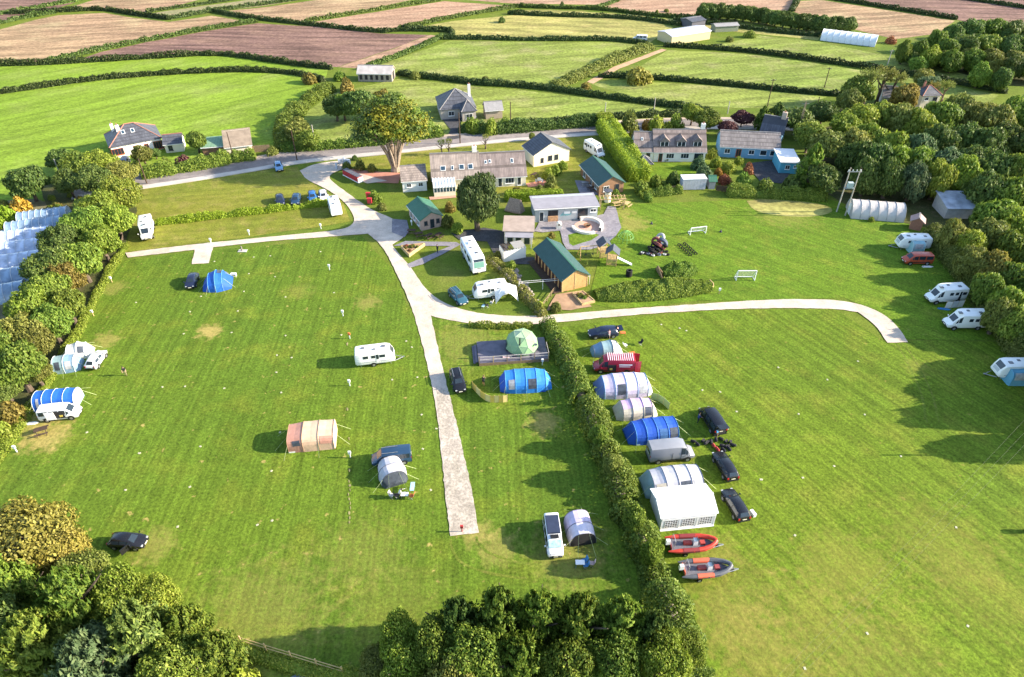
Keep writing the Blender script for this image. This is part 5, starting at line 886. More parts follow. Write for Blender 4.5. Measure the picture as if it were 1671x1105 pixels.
# ================================================================== VEHICLES IN PLACE
NAVY = paint('navy', (.015, .022, .05)); BLK = paint('black', (.010, .010, .013)); SIL = paint('silver', (.21, .22, .25), .35); WHT = paint('white', (.74, .74, .74)); BLU = paint('blue', (.03, .12, .32)); TEAL = paint('teal', (.03, .09, .13)); REDP = paint('red', (.34, .02, .045)); ORR = paint('orange_red', (.40, .07, .035)); LBLU = paint('light_blue', (.16, .30, .48)); DKB = paint('dark_blue', (.02, .05, .10))
def opn(kind):
    def f(t, L0, S):
        W = max(s[4] for s in S)
        if kind in ('tail', 'both'): part('tailgate', MB().slab([(-L0 + .25, -.7, S[1][3] + .02), (-L0 + .25, .7, S[1][3] + .02), (-L0 - .75, .65, S[1][3] + .22), (-L0 - .75, -.65, S[1][3] + .22)], .06), t.children[0].data.materials[0], t); part('boot_opening', MB().box((-L0 + .03, 0, .95), (.12, 1.3, .75)), DARKROOM, t)
        if kind in ('side', 'sider'):
            s = -1 if kind == 'side' else 1; part('door_opening', MB().box((.35, s*(W + .0), 1.12), (1.15, .06, 1.15)), DARKROOM, t); part('sliding_door', MB().box((-.85, s*(W + .07), 1.12), (1.2, .06, 1.3)), t.children[0].data.materials[0], t); part('interior_box', MB().box((.5, s*(W + .03), .95), (.4, .05, .35)), mat('yellow_box', (.6, .45, .08), .7), t)
        if kind == 'front': 
            part('open_door', MB().box((.30, -W - .40, .75), (.08, .95, .85), rad(-25)), t.children[0].data.materials[0], t); part('door_opening', MB().box((.35, -W - .005, .75), (.9, .03, .75)), DARKROOM, t)
    return f
def redvan(t, L0, S):
    opn('sider')(t, L0, S)
    for k in range(13): part('roof_stripe', MB().box((-L0 + .35 + k*.3, 0, S[2][3] + .02), (.11, 1.75, .03)), mat('pale_pink_stripe', (.75, .55, .58), .4), t)
    for s in (-1, 1): part('rear_door', MB().box((-L0 - .42, s*.95, 1.35), (.85, .06, 2.0), rad(8*s)), REDP, t)
    part('side_lettering', MB().box((-1.55, 1.13, 1.85), (1.9, .012, .22)), mat('white_script', (.75, .7, .72), .5), t); part('side_lettering', MB().box((-1.45, 1.13, 1.5), (1.6, .012, .12)), MATS['white_script'], t)
def poptop(t, L0, S):
    part('pop_top_roof', MB().box((-.75, 0, 2.02), (2.5, 1.5, .16), 0, 0, .94), mat('navy_roof', (.03, .04, .075), .5), t); part('solar_panel', MB().box((.85, 0, 1.95), (.5, .95, .06)), BLACK, t); part('windscreen_cover', MB().slab([(1.25, -.72, 1.82), (1.25, .72, 1.82), (1.78, .68, 1.22), (1.78, -.68, 1.22)], .05), mat('reflective_screen', (.40, .62, .68), .3, .35, 3), t)
    part('lower_grille', MB().box((L0 + .02, 0, .45), (.06, 1.2, .18)), BLACK, t); part('bonnet_trim', MB().box((L0 - .1, 0, .79), (.04, 1.3, .05)), NAVY, t)
vehicle('hatch', 'car', 'car', 'small dark blue hatchback parked close to the tall blue tent', (319, 453), (311, 474), NAVY)
vehicle('hatch', 'car', 'car', 'white hatchback beside the teal and white tents by the tree line', (151, 604), (168, 580), WHT)
vehicle('van', 'camper_van', 'camper van', 'white camper van with its side door open in front of the blue tunnel tent', (74, 683), (131, 677), WHT, extra=opn('side'))
vehicle('hatch', 'car', 'car', 'black hatchback with driver side door open beside the brown topped trees', (184, 887), (240, 890), BLK, extra=opn('front'))
vehicle('van', 'camper_van', 'camper van', 'dark blue camper van joined to a pale grey awning tent', (672, 748), (608, 756), DKB, rack=True)
vehicle('van', 'camper_van', 'camper van', 'white camper van with navy pop top roof beside the lilac awning', (899, 858), (906, 908), WHT, extra=poptop)
vehicle('estate', 'car', 'car', 'black estate car on the grass between the gravel track and the yellow windbreak', (743, 611), (752, 643), BLK, rack=True)
vehicle('estate', 'car', 'car', 'dark teal estate car parked beside the caravan with the white shade shelter', (739, 480), (757, 499), TEAL, rack=True)
vehicle('estate', 'car', 'car', 'dark blue estate car with its boot lid raised by the curving track', (1010, 546), (957, 550), NAVY, extra=opn('tail'))
vehicle('highvan', 'van', 'van', 'red van with pink striped roof, side door and rear doors open', (1039, 604), (962, 603), REDP, extra=redvan, H=.92)
vehicle('van', 'van', 'van', 'black van with tailgate up beside scattered kit bags', (1173, 711), (1148, 673), BLK, extra=opn('tail'))
vehicle('highvan', 'van', 'van', 'tall silver panel van between the blue tent and the pale grey tent', (1056, 750), (1129, 743), SIL)
vehicle('estate', 'car', 'car', 'black estate car next to the pale grey tent', (1192, 784), (1171, 748), BLK)
vehicle('estate', 'car', 'car', 'black estate car next to the white marquee', (1210, 850), (1186, 809), BLK)
vehicle('motorhome', 'motorhome', 'motorhome', 'white motorhome alone at the end of the short clipped hedge', (243, 372), (241, 393), WHITE)
vehicle('caravan', 'caravan', 'caravan', 'white caravan parked beside the drive at the end of the row of cars', (551, 356), (544, 335), WHITE, loc=None)
vehicle('hatch', 'car', 'car', 'navy hatchback at the far end of the car row behind the clipped hedge', (457, 326), (459, 336), NAVY, 'cars parked behind the clipped hedge')
vehicle('hatch', 'car', 'car', 'dark blue hatchback second along the car row behind the clipped hedge', (485, 326), (483, 334), DKB, 'cars parked behind the clipped hedge')
vehicle('hatch', 'car', 'car', 'bright blue hatchback beside the white car behind the clipped hedge', (510, 320), (512, 331), BLU, 'cars parked behind the clipped hedge')
vehicle('hatch', 'car', 'car', 'white hatchback nearest the caravan behind the clipped hedge', (527, 319), (530, 329), WHT, 'cars parked behind the clipped hedge')
vehicle('hatch', 'car', 'car', 'pale blue hatchback alone in the tree shade near the lane', (454, 271), (457, 281), LBLU)
vehicle('estate', 'car', 'car', 'silver car at the corner of the white bungalow', (207, 264), (202, 276), SIL)
vehicle('hatch', 'car', 'car', 'dark blue car in front of the grey slate bungalow', (754, 195), (776, 194), NAVY)
vehicle('van', 'van', 'van', 'white van in the farmyard beside the big tan barn', (1052, 67), (1036, 66), WHT)
vehicle('coach', 'motorhome', 'motorhome', 'very long white coach style motorhome with pale green windscreen curtain', (759, 405), (786, 456), WHITE)
vehicle('caravan', 'caravan', 'caravan', 'white caravan with its door towards the white shade shelter', (828, 479), (771, 487), WHITE)
vehicle('caravan', 'caravan', 'caravan', 'white caravan standing alone in the middle of the field', (585, 594), (642, 587), WHITE)
vehicle('caravan', 'caravan', 'caravan', 'white caravan with pale blue porch awning beside the orange red van', (1511, 405), (1461, 404), WHITE)
vehicle('van', 'van', 'van', 'orange red van parked below the caravan with pale blue awning', (1514, 429), (1474, 429), ORR)
vehicle('motorhome', 'motorhome', 'motorhome', 'white motorhome with open side door and a striped windbreak alongside', (1566, 488), (1510, 492), WHITE)
vehicle('motorhome', 'motorhome', 'motorhome', 'white motorhome nearer the end of the track, without windbreak', (1602, 532), (1537, 533), WHITE)
vehicle('caravan', 'caravan', 'caravan', 'white caravan with deep blue awning at the edge of the wood', (1684, 613), (1617, 613), WHITE)
vehicle('motorhome', 'motorhome', 'motorhome', 'white motorhome in shade beside the tall clipped hedge', (962, 247), (978, 257), WHITE)
# ================================================================== TENTS IN PLACE
FB = fabric('royal_blue', (.02, .12, .48)); FB2 = fabric('deep_blue', (.015, .08, .42)); FSK = fabric('sky_blue', (.03, .20, .58)); FGR = fabric('pale_grey', (.42, .42, .46)); FLI = fabric('lilac', (.50, .44, .58)); FTE = fabric('teal_grey', (.25, .36, .38)); FBG = fabric('beige', (.50, .45, .36)); FPE = fabric('peach', (.58, .39, .27)); FPK = fabric('terracotta', (.46, .23, .17)); FWH = fabric('white', (.70, .69, .66)); FST = fabric('steel_blue', (.16, .26, .36)); FAW = fabric('awning_blue', (.10, .28, .40)); FPB = fabric('pale_blue', (.25, .42, .47))
HW = mat('hoop_pale', (.55, .60, .62), .5); HB = mat('hoop_blue', (.12, .35, .55), .5); HD = mat('hoop_grey', (.12, .12, .15), .5); HT = mat('hoop_tan', (.32, .2, .12), .6); WD = mat('tent_window', (.06, .07, .09), .3, .3); WL = mat('tent_window_pale', (.35, .36, .38), .3, .3)
tent('tent', 'tall royal blue tent with pale sides beside a small dark blue car', (339, 467), (371, 463), [(-1.1, 2.2, 2.0), (.1, 2.5, 2.4), (1.2, 2.3, 2.2)], [FB], HB, None, [(1, .3, .95, 6, 9, WD)], (1.1, 1.3), endm=[FB2, FB2])
tent('tent', 'white domed tent with dark porch window behind the teal tunnel tent', (109, 582), (146, 576), [(-1.0, 1.3, 1.7), (.4, 1.5, 2.0), (1.4, 1.3, 1.7)], [FWH], HW, None, [(1, .2, .95, 2, 5, WD)], (.9, .8))
tent('tent', 'teal and grey tunnel tent in front of the white domed tent', (93, 602), (131, 597), [(-1.5, 1.4, 1.9), (0, 1.5, 2.0), (1.3, 1.4, 1.8)], [FTE, FST], HW, None, [(0, .25, .7, 1, 4, WD), (1, .2, .8, 1, 4, WL)], (.3, .7))
tent('tent', 'royal blue tunnel tent with pale hoops behind the white camper van', (64, 661), (130, 655), [(-2.6, 1.5, 2.0), (-1.3, 1.6, 2.1), (0, 1.6, 2.1), (1.4, 1.6, 2.1), (2.7, 1.5, 2.0)], [FB], HW, None, [(0, .4, .7, 1, 4, WL)], (.5, .25), endm=[FB, FTE])
tent('tent', 'peach and terracotta canvas tent standing alone with white skirt', (475, 722), (548, 715), [(-2.9, 1.9, 2.0), (-1.0, 2.0, 2.25), (1.0, 2.0, 2.25), (2.9, 2.0, 2.1)], [FPK, FPE, FPE], HT, FWH, [(0, .35, .85, 1, 3, WD), (2, .12, .9, 1, 4, FPK)], (.12, .12), p=4.2, endm=[FPE])
tent('awning_tent', 'pale grey drive-away awning tent joined to the dark blue camper van', (636, 762), (645, 789), [(-1.3, 1.5, 2.0), (.1, 1.75, 2.15), (1.4, 1.6, 2.0)], [FGR], HD, None, [], (.25, .5), endm=[FGR, WD], cat='awning')
tent('awning_tent', 'lilac grey tunnel awning beside the navy topped camper van', (940, 850), (951, 888), [(-1.6, 1.5, 2.0), (.2, 1.6, 2.1), (1.7, 1.5, 2.0)], [FLI, fabric('silver_lilac', (.56, .52, .60))], HD, None, [], (.6, .1), endm=[FLI, DARKROOM], cat='awning')
tent('tent', 'large sky blue tunnel tent below the domed tent deck', (815, 629), (899, 625), [(-2.9, 1.8, 2.0), (-1.5, 1.95, 2.2), (0, 2.0, 2.2), (1.5, 1.95, 2.2), (2.8, 1.7, 2.0)], [FSK], HB, FB2, [(0, .3, .9, 1, 4, WL), (2, .2, .95, 1, 4, WD)], (.8, .9), endm=[FB2, FSK])
tent('tent', 'small steel blue and silver tent behind the red striped van', (962, 577), (1012, 572), [(-1.9, 1.0, 1.1), (-.6, 1.35, 1.6), (.9, 1.5, 1.8), (1.7, 1.3, 1.6)], [FST, FTE, FWH], HD, None, [(2, .2, .9, 7, 10, WD)], (.3, .8), endm=[FST, FWH])
tent('tent', 'long lilac tunnel tent with blue hoops directly below the red van', (972, 638), (1062, 632), [(-3.1, 1.9, 2.0), (-1.6, 2.05, 2.25), (0, 2.1, 2.3), (1.6, 2.05, 2.25), (3.1, 1.9, 2.0)], [FLI], HB, None, [(1, .2, .9, 1, 4, WD), (3, .15, .85, 1, 4, WL)], (1.1, .8), endm=[fabric('slate_blue', (.14, .2, .42)), FGR])
tent('tent', 'beige walled tent with pink lilac roof beside the green windbreak', (1005, 676), (1066, 670), [(-2.0, 1.5, 1.8), (-.7, 1.6, 2.0), (.8, 1.6, 2.0), (2.1, 1.5, 1.8)], [(FBG, fabric('pink_lilac', (.56, .38, .56)))], HD, None, [(2, .15, .85, 1, 4, WD)], (.9, .8), endm=[FBG])
tent('tent', 'deep blue tunnel tent with pale skirt next to the silver panel van', (1025, 713), (1105, 703), [(-2.8, 1.7, 1.9), (-1.4, 1.85, 2.1), (0, 1.9, 2.15), (1.5, 1.85, 2.1), (2.9, 1.7, 2.0)], [FB2], HB, FTE, [(2, .2, .9, 1, 4, mat('blue_window', (.05, .12, .28), .3, .2)), (3, .15, .9, 1, 4, WD)], (1.0, .2), endm=[FB2])
tent('tent', 'pale grey tunnel tent with dark hoops behind the white marquee', (1050, 797), (1147, 786), [(-3.0, 1.95, 2.05), (-1.5, 2.1, 2.3), (0, 2.15, 2.3), (1.6, 2.1, 2.3), (3.1, 1.95, 2.1)], [FGR, FGR, fabric('silver_grey', (.5, .49, .52)), FGR], HD, None, [(0, .15, .95, 1, 4, FBG), (2, .15, .9, 1, 4, WD), (3, .15, .9, 1, 4, WL)], (1.0, .15), endm=[FTE, FGR])
tent('porch_awning', 'pale blue porch awning on the side of the caravan by the wood', (1481, 411), (1502, 411), [(-1.1, 1.0, 2.2), (1.1, 1.0, 2.2)], [FPB], HW, None, [(0, .15, .85, 1, 4, WL)], (.08, .08), guys=False, p=4, cat='awning')
tent('porch_awning', 'deep blue awning with clear windows on the caravan at the wood edge', (1640, 621), (1690, 621), [(-2.4, 1.2, 2.2), (-.4, 1.25, 2.3), (1.6, 1.2, 2.2)], [FAW], HB, None, [(0, .15, .85, 1, 4, WL), (1, .15, .85, 1, 4, WL)], (.15, .1), guys=False, p=3.6, cat='awning')
mq, mL = house('marquee', 'white gabled marquee with three latticed windows beside the red inflatable boat', 'marquee', (1077, 866), (1163, 857), 4.2, 2.15, 2.95, mat('white_pvc', (.76, .76, .77), .5, .03), mat('white_pvc_roof', (.80, .79, .79), .5, .03, bump=.15, bscale=1.2), 'gable', FASC, ov=.06, fascia=False)
for x in (-2.0, .05, 2.1):
    o = part('window', MB().box((x, -2.12, 1.08), (1.5, .04, 1.3)), mat('pvc_window', (.06, .055, .06), .7, .5, 2), mq)
    lat = MB()
    for k in range(6): lat.box((x - .72 + k*.288, -2.15, 1.08), (.05, .03, 1.3))
    for k in range(5): lat.box((x, -2.151, .46 + k*.31), (1.5, .03, .05))
    part('lattice', lat, MATS['white_pvc'], o)
for x in (-mL/2, -mL/6, mL/6, mL/2): part('pole_sleeve', MB().box((x, -2.13, 1.0), (.12, .08, 2.0)), MATS['white_pvc'], mq)
part('valance', MB().box((0, -2.17, 1.9), (mL, .04, .22)), MATS['white_pvc'], mq); part('mud_flap', MB().box((0, -2.2, .06), (mL + .1, .22, .1)), MATS['white_pvc'], mq)
se = thing('shade_shelter', 'white stretched event shelter on arched legs in front of the caravan', 'shelter', at(824, 484), rad(12)); n_ = 12; mb = MB()
mb.add([((i/n_*2 - 1)*1.9, (j/n_*2 - 1)*1.8, 2.15 - .25*((i/n_*2 - 1)**2 + (j/n_*2 - 1)**2) - 1.7*(abs((i/n_*2 - 1)*(j/n_*2 - 1))**1.6)) for i in range(n_ + 1) for j in range(n_ + 1)], [(i*(n_ + 1) + j, i*(n_ + 1) + j + 1, (i + 1)*(n_ + 1) + j + 1, (i + 1)*(n_ + 1) + j) for i in range(n_) for j in range(n_)])
part('canopy', mb, FWH, se, True)
for sx in (-1, 1): part('pole', MB().tube([(sx*1.92*k, 1.82*k, 2.18 - .5*k*k - 1.7*abs(k)**3.2) for k in [i/6 - 1 for i in range(13)]], .04, 5), HW, se)
# geodesic dome on its deck
q0, q1, q2, q3 = G(786, 598), G(900, 590), G(880, 556), G(777, 562); dl = (q1 - q0).length; drz = math.atan2(q1.y - q0.y, q1.x - q0.x); dc = (q0 + q1 + q2 + q3)/4
dk = thing('deck', 'dark timber deck with pale railing under the green domed tent', 'deck', dc + Vector((0, 0, .03)), drz); DKB_ = lined('deck_grey', (.13, .12, .15), 'X', .1, .75, .95, .2); Wd = 5.2
for k in range(22): part('deck_board', MB().box((0, -Wd/2 + Wd*(k + .5)/22, .55), (dl, Wd/22 - .02, .06)), DKB_, dk)
part('skirting', MB().box((0, -Wd/2 + .02, .26), (dl - .1, .06, .5)), WOOD, dk); part('skirting', MB().box((-dl/2 + .04, 0, .26), (.06, Wd - .1, .5)), DKB_, dk)
for k in range(2): part('step', MB().box((-dl/2 - .25 - .35*k, 0, .36 - .2*k), (.35, Wd*.8, .08)), DKB_, dk)
for k in range(6): part('railing_post', MB().box((-dl/2 + .1 + (dl - .2)*k/5, -Wd/2 + .06, .95), (.10, .10, 1.5)), PALEWOOD if k % 2 else WOOD, dk)
for z in (1.65, 1.15): part('rail', MB().box((0, -Wd/2 + .06, z), (dl, .06, .10)), mat('pale_rail', (.42, .38, .36), .8), dk)
part('rail', MB().box((dl/2 - .05, -Wd/4, 1.65), (.06, Wd/2, .10)), MATS['pale_rail'], dk); part('railing_post', MB().box((dl/2 - .05, 0, .95), (.1, .1, 1.5)), WOOD, dk)
gd = thing('dome_tent', 'pale green geodesic dome tent with black flue on the timber deck', 'dome tent', G(851, 572) + Vector((0, 0, .61)), drz); GF = mat('dome_canvas', (.22, .36, .19), .7, .06, .6); GF2 = mat('dome_canvas_pale', (.36, .45, .30), .7, .06)
bm = bmesh.new(); bmesh.ops.create_icosphere(bm, subdivisions=2, radius=2.55)
for f in list(bm.faces):
    c = f.calc_center_median()
    if c.z > -.75:
        mb = MB(); mb.add([(v.co.x, v.co.y, v.co.z*.98 + .55) if v.co.z > -.6 else (v.co.x, v.co.y, 0) for v in f.verts], [(0, 1, 2)]); part('panel', mb, GF2 if c.z > 2.0 and c.x < .5 else GF, gd)
fr_ = MB()
for e in bm.edges:
    if min(v.co.z for v in e.verts) > -.7: fr_.tube([(v.co.x*1.004, v.co.y*1.004, v.co.z*.984 + .55) for v in e.verts], .022, 4, cap=False)
part('frame_seam', fr_, mat('dome_seam', (.30, .42, .27), .7), gd); bm.free()
part('flue', MB().tube([(-.5, -1.9, 1.4), (-.5, -1.9, 3.3)], .10, 8), BLACK, gd); part('door', MB().box((-2.42, -.2, .75), (.15, .9, 1.5)), WD, gd); part('porthole', MB().lathe([(0, 0), (.28, 0), (.28, .05), (0, .05)], 12, (1.9, -1.55, 1.6)), WD, gd)
# windbreaks
def windbreak(label, px, h, m, pm=PALEWOOD, bands=None):
    P = [G(*p) for p in px]; c = P[0].copy(); t = thing('windbreak', label, 'windbreak', c + Vector((0, 0, .03)))
    for i in range(len(P) - 1):
        a, b = P[i] - c, P[i + 1] - c; d = (b - a).normalized(); nn = Vector((-d.y, d.x, 0))*.012; mb = MB(); mb.add([a + nn, b + nn, b + nn + Vector((0, 0, h)), a + nn + Vector((0, 0, h)), a - nn, b - nn, b - nn + Vector((0, 0, h)), a - nn + Vector((0, 0, h))], [(0, 1, 2, 3), (7, 6, 5, 4), (3, 2, 6, 7), (0, 3, 7, 4), (1, 5, 6, 2)])
        part('panel', mb, m[i % len(m)], t)
    for p in P: part('pole', MB().tube([p - c, p - c + Vector((0, 0, h + .15))], .03, 5), pm, t)
YW = fabric('yellow', (.66, .46, .10)); YW2 = fabric('pale_yellow', (.70, .55, .22))
windbreak('yellow slatted windbreak curving in front of the sky blue tent', [(771, 634), (777, 641), (784, 648), (792, 654), (800, 657), (807, 657), (814, 657), (821, 657), (828, 656)], 1.25, [YW, YW2])
windbreak('pale green windbreak beside the pink roofed tent', [(1062, 652), (1072, 654), (1082, 660), (1091, 669)], 1.25, [fabric('mint', (.30, .40, .16))])
windbreak('white and dark striped windbreak beside the motorhome with the open door', [(1541, 503), (1551, 503), (1561, 502), (1570, 501)], 1.3, [FWH, fabric('white_grey', (.55, .56, .6))])
# ================================================================== BOATS ON TRAILERS
def rib(label, a, b, tubes, accent, hullm, seatm):
    t = thing('inflatable_boat', label, 'boat', mid(a, b) + Vector((0, 0, .42)), hd(a, b), 'rigid inflatable boats')
    for s in (-1, 1):
        pts = [(-2.85, s*.92, .55), (-1.6, s*.95, .55), (0, s*.95, .56), (1.2, s*.85, .62), (2.0, s*.6, .72), (2.55, s*.25, .85), (2.7, 0, .9)]
        part('tube', MB().tube(pts, [.08, .26, .27, .27, .26, .24, .22], 10), tubes, t, True)
        part('tube_patch', MB().tube([(-1.2, s*.95, .565), (.6, s*.92, .585)], .282, 10, cap=False), accent, t, True); part('grab_line', MB().tube([(-1.6, s*1.2, .65), (0, s*1.22, .62), (1.2, s*1.1, .75)], .025, 4), BLACK, t)
    hl = MB(); st_ = []
    for x, w, z0 in ((-2.5, .8, .12), (-1, .85, .05), (.6, .8, .05), (1.8, .5, .25), (2.5, .12, .6)): st_ += [(x, -w, .5), (x, 0, z0), (x, w, .5)]
    hl.add(st_, [(3*i + k, 3*i + k + 1, 3*i + 4 + k, 3*i + 3 + k) for i in range(4) for k in range(2)] + [(0, 1, 2)]); part('hull', hl, hullm, t)
    part('floor', MB().prism([(-2.4, -.7), (1.2, -.66), (2.1, -.3), (2.1, .3), (1.2, .66), (-2.4, .7)], .42, .46), mat('boat_deck', (.12, .12, .14), .8, .2), t)
    part('console', MB().box((.35, 0, .85), (.55, .6, .75), 0, 0, .8), WHITE, t); part('console_screen', MB().slab([(.62, -.3, 1.2), (.62, .3, 1.2), (.45, .28, 1.5), (.45, -.28, 1.5)], .03), GLASSB, t)
    part('seat', MB().box((-.5, 0, .68), (.9, .42, .4)), seatm, t); part('seat', MB().box((1.2, 0, .62), (.5, .5, .3)), seatm, t); part('transom', MB().box((-2.45, 0, .6), (.1, 1.3, .5)), accent, t)
    o = part('outboard_motor', MB().box((-2.75, 0, 1.05), (.55, .42, .6), 0, 0, .8), WHITE, t); part('motor_leg', MB().box((-2.8, 0, .45), (.2, .14, .8)), BLACK, o)
    for s in (-1, 1): part('aerial_frame', MB().tube([(-2.2, s*.6, .6), (-2.1, s*.5, 1.7), (-2.1, 0, 1.75)], .035, 5), STEEL, t)
    r = thing('boat_trailer', 'galvanised trailer carrying the ' + label.split(' inflatable')[0] + ' inflatable boat', 'trailer', mid(a, b) + Vector((0, 0, .04)), hd(a, b), 'boat trailers')
    for s in (-1, 1):
        part('rail', MB().tube([(-2.4, s*.6, .38), (1.4, s*.55, .38), (3.7, 0, .40)], .05, 5), STEEL, r); w = MB(); w.lathe([(0, -.1), (.28, -.1), (.28, .1), (0, .1)], 12); q = part('wheel', w, TYRE, r, True, (-.9, s*1.0, .28)); q.rotation_euler = (math.pi/2, 0, 0); rr_ = MB(); rr_.lathe([(0, -.11), (.15, -.11), (.15, .11), (0, .11)], 10); part('rim', rr_, RIM, q)
    part('axle', MB().tube([(-.9, -1, .3), (-.9, 1, .3)], .04, 5), STEEL, r); w = MB(); w.lathe([(0, -.09), (.24, -.09), (.24, .09), (0, .09)], 12); q = part('jockey_wheel', w, TYRE, r, True, (3.0, 0, .24)); q.rotation_euler = (math.pi/2, 0, 0); part('winch_post', MB().box((2.95, 0, .7), (.1, .1, .7)), STEEL, r)
RBR = mat('rib_red', (.50, .05, .03), .5, .1); RBO = mat('rib_orange', (.60, .13, .07), .5, .1); RBG = mat('rib_grey', (.10, .105, .12), .5, .1)
rib('bright red inflatable boat nearest the marquee', (1085, 897), (1168, 893), RBR, mat('rib_dark_red', (.22, .035, .035), .5), RBG, mat('red_seat', (.35, .05, .04), .6))
rib('grey and orange inflatable boat farther from the marquee', (1108, 938), (1191, 933), RBG, RBO, RBG, mat('maroon_seat', (.25, .05, .05), .6))
# ================================================================== CAMP FURNITURE AND KIT
def table(label, x, y, rz, m, lm=STEEL, w=1.0, d=.6, h=.7):
    t = thing('camp_table', label, 'table', at(x, y), rz); part('table_top', MB().box((0, 0, h), (w, d, .05)), m, t)
    for sx in (-1, 1):
        for sy in (-1, 1): part('leg', MB().tube([(sx*w*.42, sy*d*.4, h), (sx*w*.48, sy*d*.48, 0)], .025, 4), lm, t)
def chair(label, x, y, rz, m, group=None):
    t = thing('camp_chair', label, 'chair', at(x, y), rz, group); part('seat', MB().box((0, 0, .45), (.5, .5, .05)), m, t); part('backrest', MB().slab([(-.25, -.25, .45), (-.25, .25, .45), (-.42, .25, 1.0), (-.42, -.25, 1.0)], .04), m, t)
    for sx in (-1, 1):
        for sy in (-1, 1): part('leg', MB().tube([(sx*.22, sy*.24, .45), (-sx*.2, sy*.26, 0)], .022, 4), STEEL, t)
CB = mat('black_canvas', (.02, .02, .025), .9); CBL = mat('blue_canvas', (.05, .2, .42), .9); COR = mat('orange_canvas', (.6, .16, .05), .9); CWH = mat('cream_canvas', (.6, .56, .5), .9); CPB = mat('pale_blue_board', (.35, .55, .66), .6)
table('white camp table with blue sides in front of the lilac awning', 946, 924, 0, WHITE, CBL); chair('blue camp chair on the near side of the white table by the lilac awning', 955, 926, rad(180), CBL, 'chairs by the lilac awning'); chair('blue camp chair on the far side of the white table by the lilac awning', 953, 919, rad(200), CBL, 'chairs by the lilac awning'); chair('pinkish cream chair farthest from the white table by the lilac awning', 965, 923, rad(170), mat('pink_canvas', (.6, .42, .38), .9))
table('pale blue kitchen stand in front of the grey drive-away awning', 674, 802, rad(90), CPB, STEEL, 1.3, .5, .9); table('low white table among chairs near the grey awning', 661, 811, 0, WHITE, STEEL, .9, .6, .5); chair('orange camp chair by the kitchen stand', 672, 813, rad(170), COR); chair('black camp chair nearest the low white table', 648, 812, rad(20), CB); chair('cream camp chair at the outer end of the low white table', 640, 812, rad(-20), CWH)
chair('black camp chair in the shade shelter sitting area beside the teal car', 795, 502, rad(30), CB); chair('cream camp chair between the black chair and the shade shelter', 802, 497, rad(160), CWH); table('small blue stand beside the teal estate car', 789, 504, rad(70), CPB, STEEL, .7, .45, .6)
chair('black high backed camp chair alone on the grass right of the steel blue tent', 1044, 563, rad(200), CB); chair('white camp chair beside the steel blue tent', 1020, 567, rad(30), mat('white_canvas', (.7, .7, .7), .9)); table('orange cool box stand behind the raised boot of the dark blue car', 1016, 547, 0, COR, COR, .8, .6, .5); table('orange low table at the end of the red van', 1031, 579, rad(10), COR, BLACK, .9, .5, .35)
chair('white chair on the deck in front of the dome', 833, 586, rad(90), CWH); table('pink topped table on the deck beside the railing', 826, 588, 0, mat('pink_top', (.6, .42, .4), .7)); 
for o in list(bpy.data.objects)[-40:]:
    if o.get('label', '').endswith(('of the dome', 'beside the railing')) and o.name.startswith('camp'): o.location.z = .62
r8 = random.Random(8)
for i, (x, y) in enumerate(((1131, 722), (1138, 727), (1147, 721), (1153, 724), (1160, 723), (1168, 719), (1176, 718), (1184, 722), (1191, 723), (1196, 728), (1186, 730), (1178, 729), (1164, 729), (1170, 735), (1180, 736), (1189, 734))):
    mb = MB(); L = r8.uniform(.6, 1.1); mb.tube([(-L/2, 0, .16), (-L*.35, 0, .2), (L*.35, 0, .2), (L/2, 0, .16)], [.08, .2, .2, .08], 8); red = i in (12, 13)
    t = thing('kit_bag', ('red' if red else 'black') + ' kit bag lying on the grass behind the black van', 'bag', at(x, y), r8.uniform(0, 3), ('red' if red else 'black') + ' kit bags behind the black van'); part('bag_body', mb, mat('red_nylon', (.35, .04, .04), .8) if red else CB, t, True); part('bag_strap', MB().tube([(-.2, 0, .38), (0, .1, .46), (.2, 0, .38)], .025, 4), BLACK, t)
sbd = MB(); sbd.prism([(-1.0, -.05), (-.8, -.25), (.6, -.28), (1.1, 0), (.6, .28), (-.8, .25), (-1.0, .05)], .03, .1)
for x, y, rz, m, lab in ((1567, 478, 0, None, None), (1540, 505, rad(-10), CBL, 'blue board lying on the grass in front of the two motorhomes'), (1622, 534, rad(-8), CBL, 'blue and white board beside the hedge behind the last motorhome'), (50, 692, rad(10), WHITE, 'white board lying on the grass by the white camper van'), (1513, 436, 0, WHITE, 'white board on the grass behind the orange red van'), (56, 671, rad(40), CPB, 'turquoise board propped beside the blue tunnel tent')):
    if lab: t = thing('surfboard', lab, 'surfboard', at(x, y), rz); part('board_body', sbd, m, t); part('fin', MB().box((-.8, 0, .14), (.15, .03, .12)), BLACK, t)
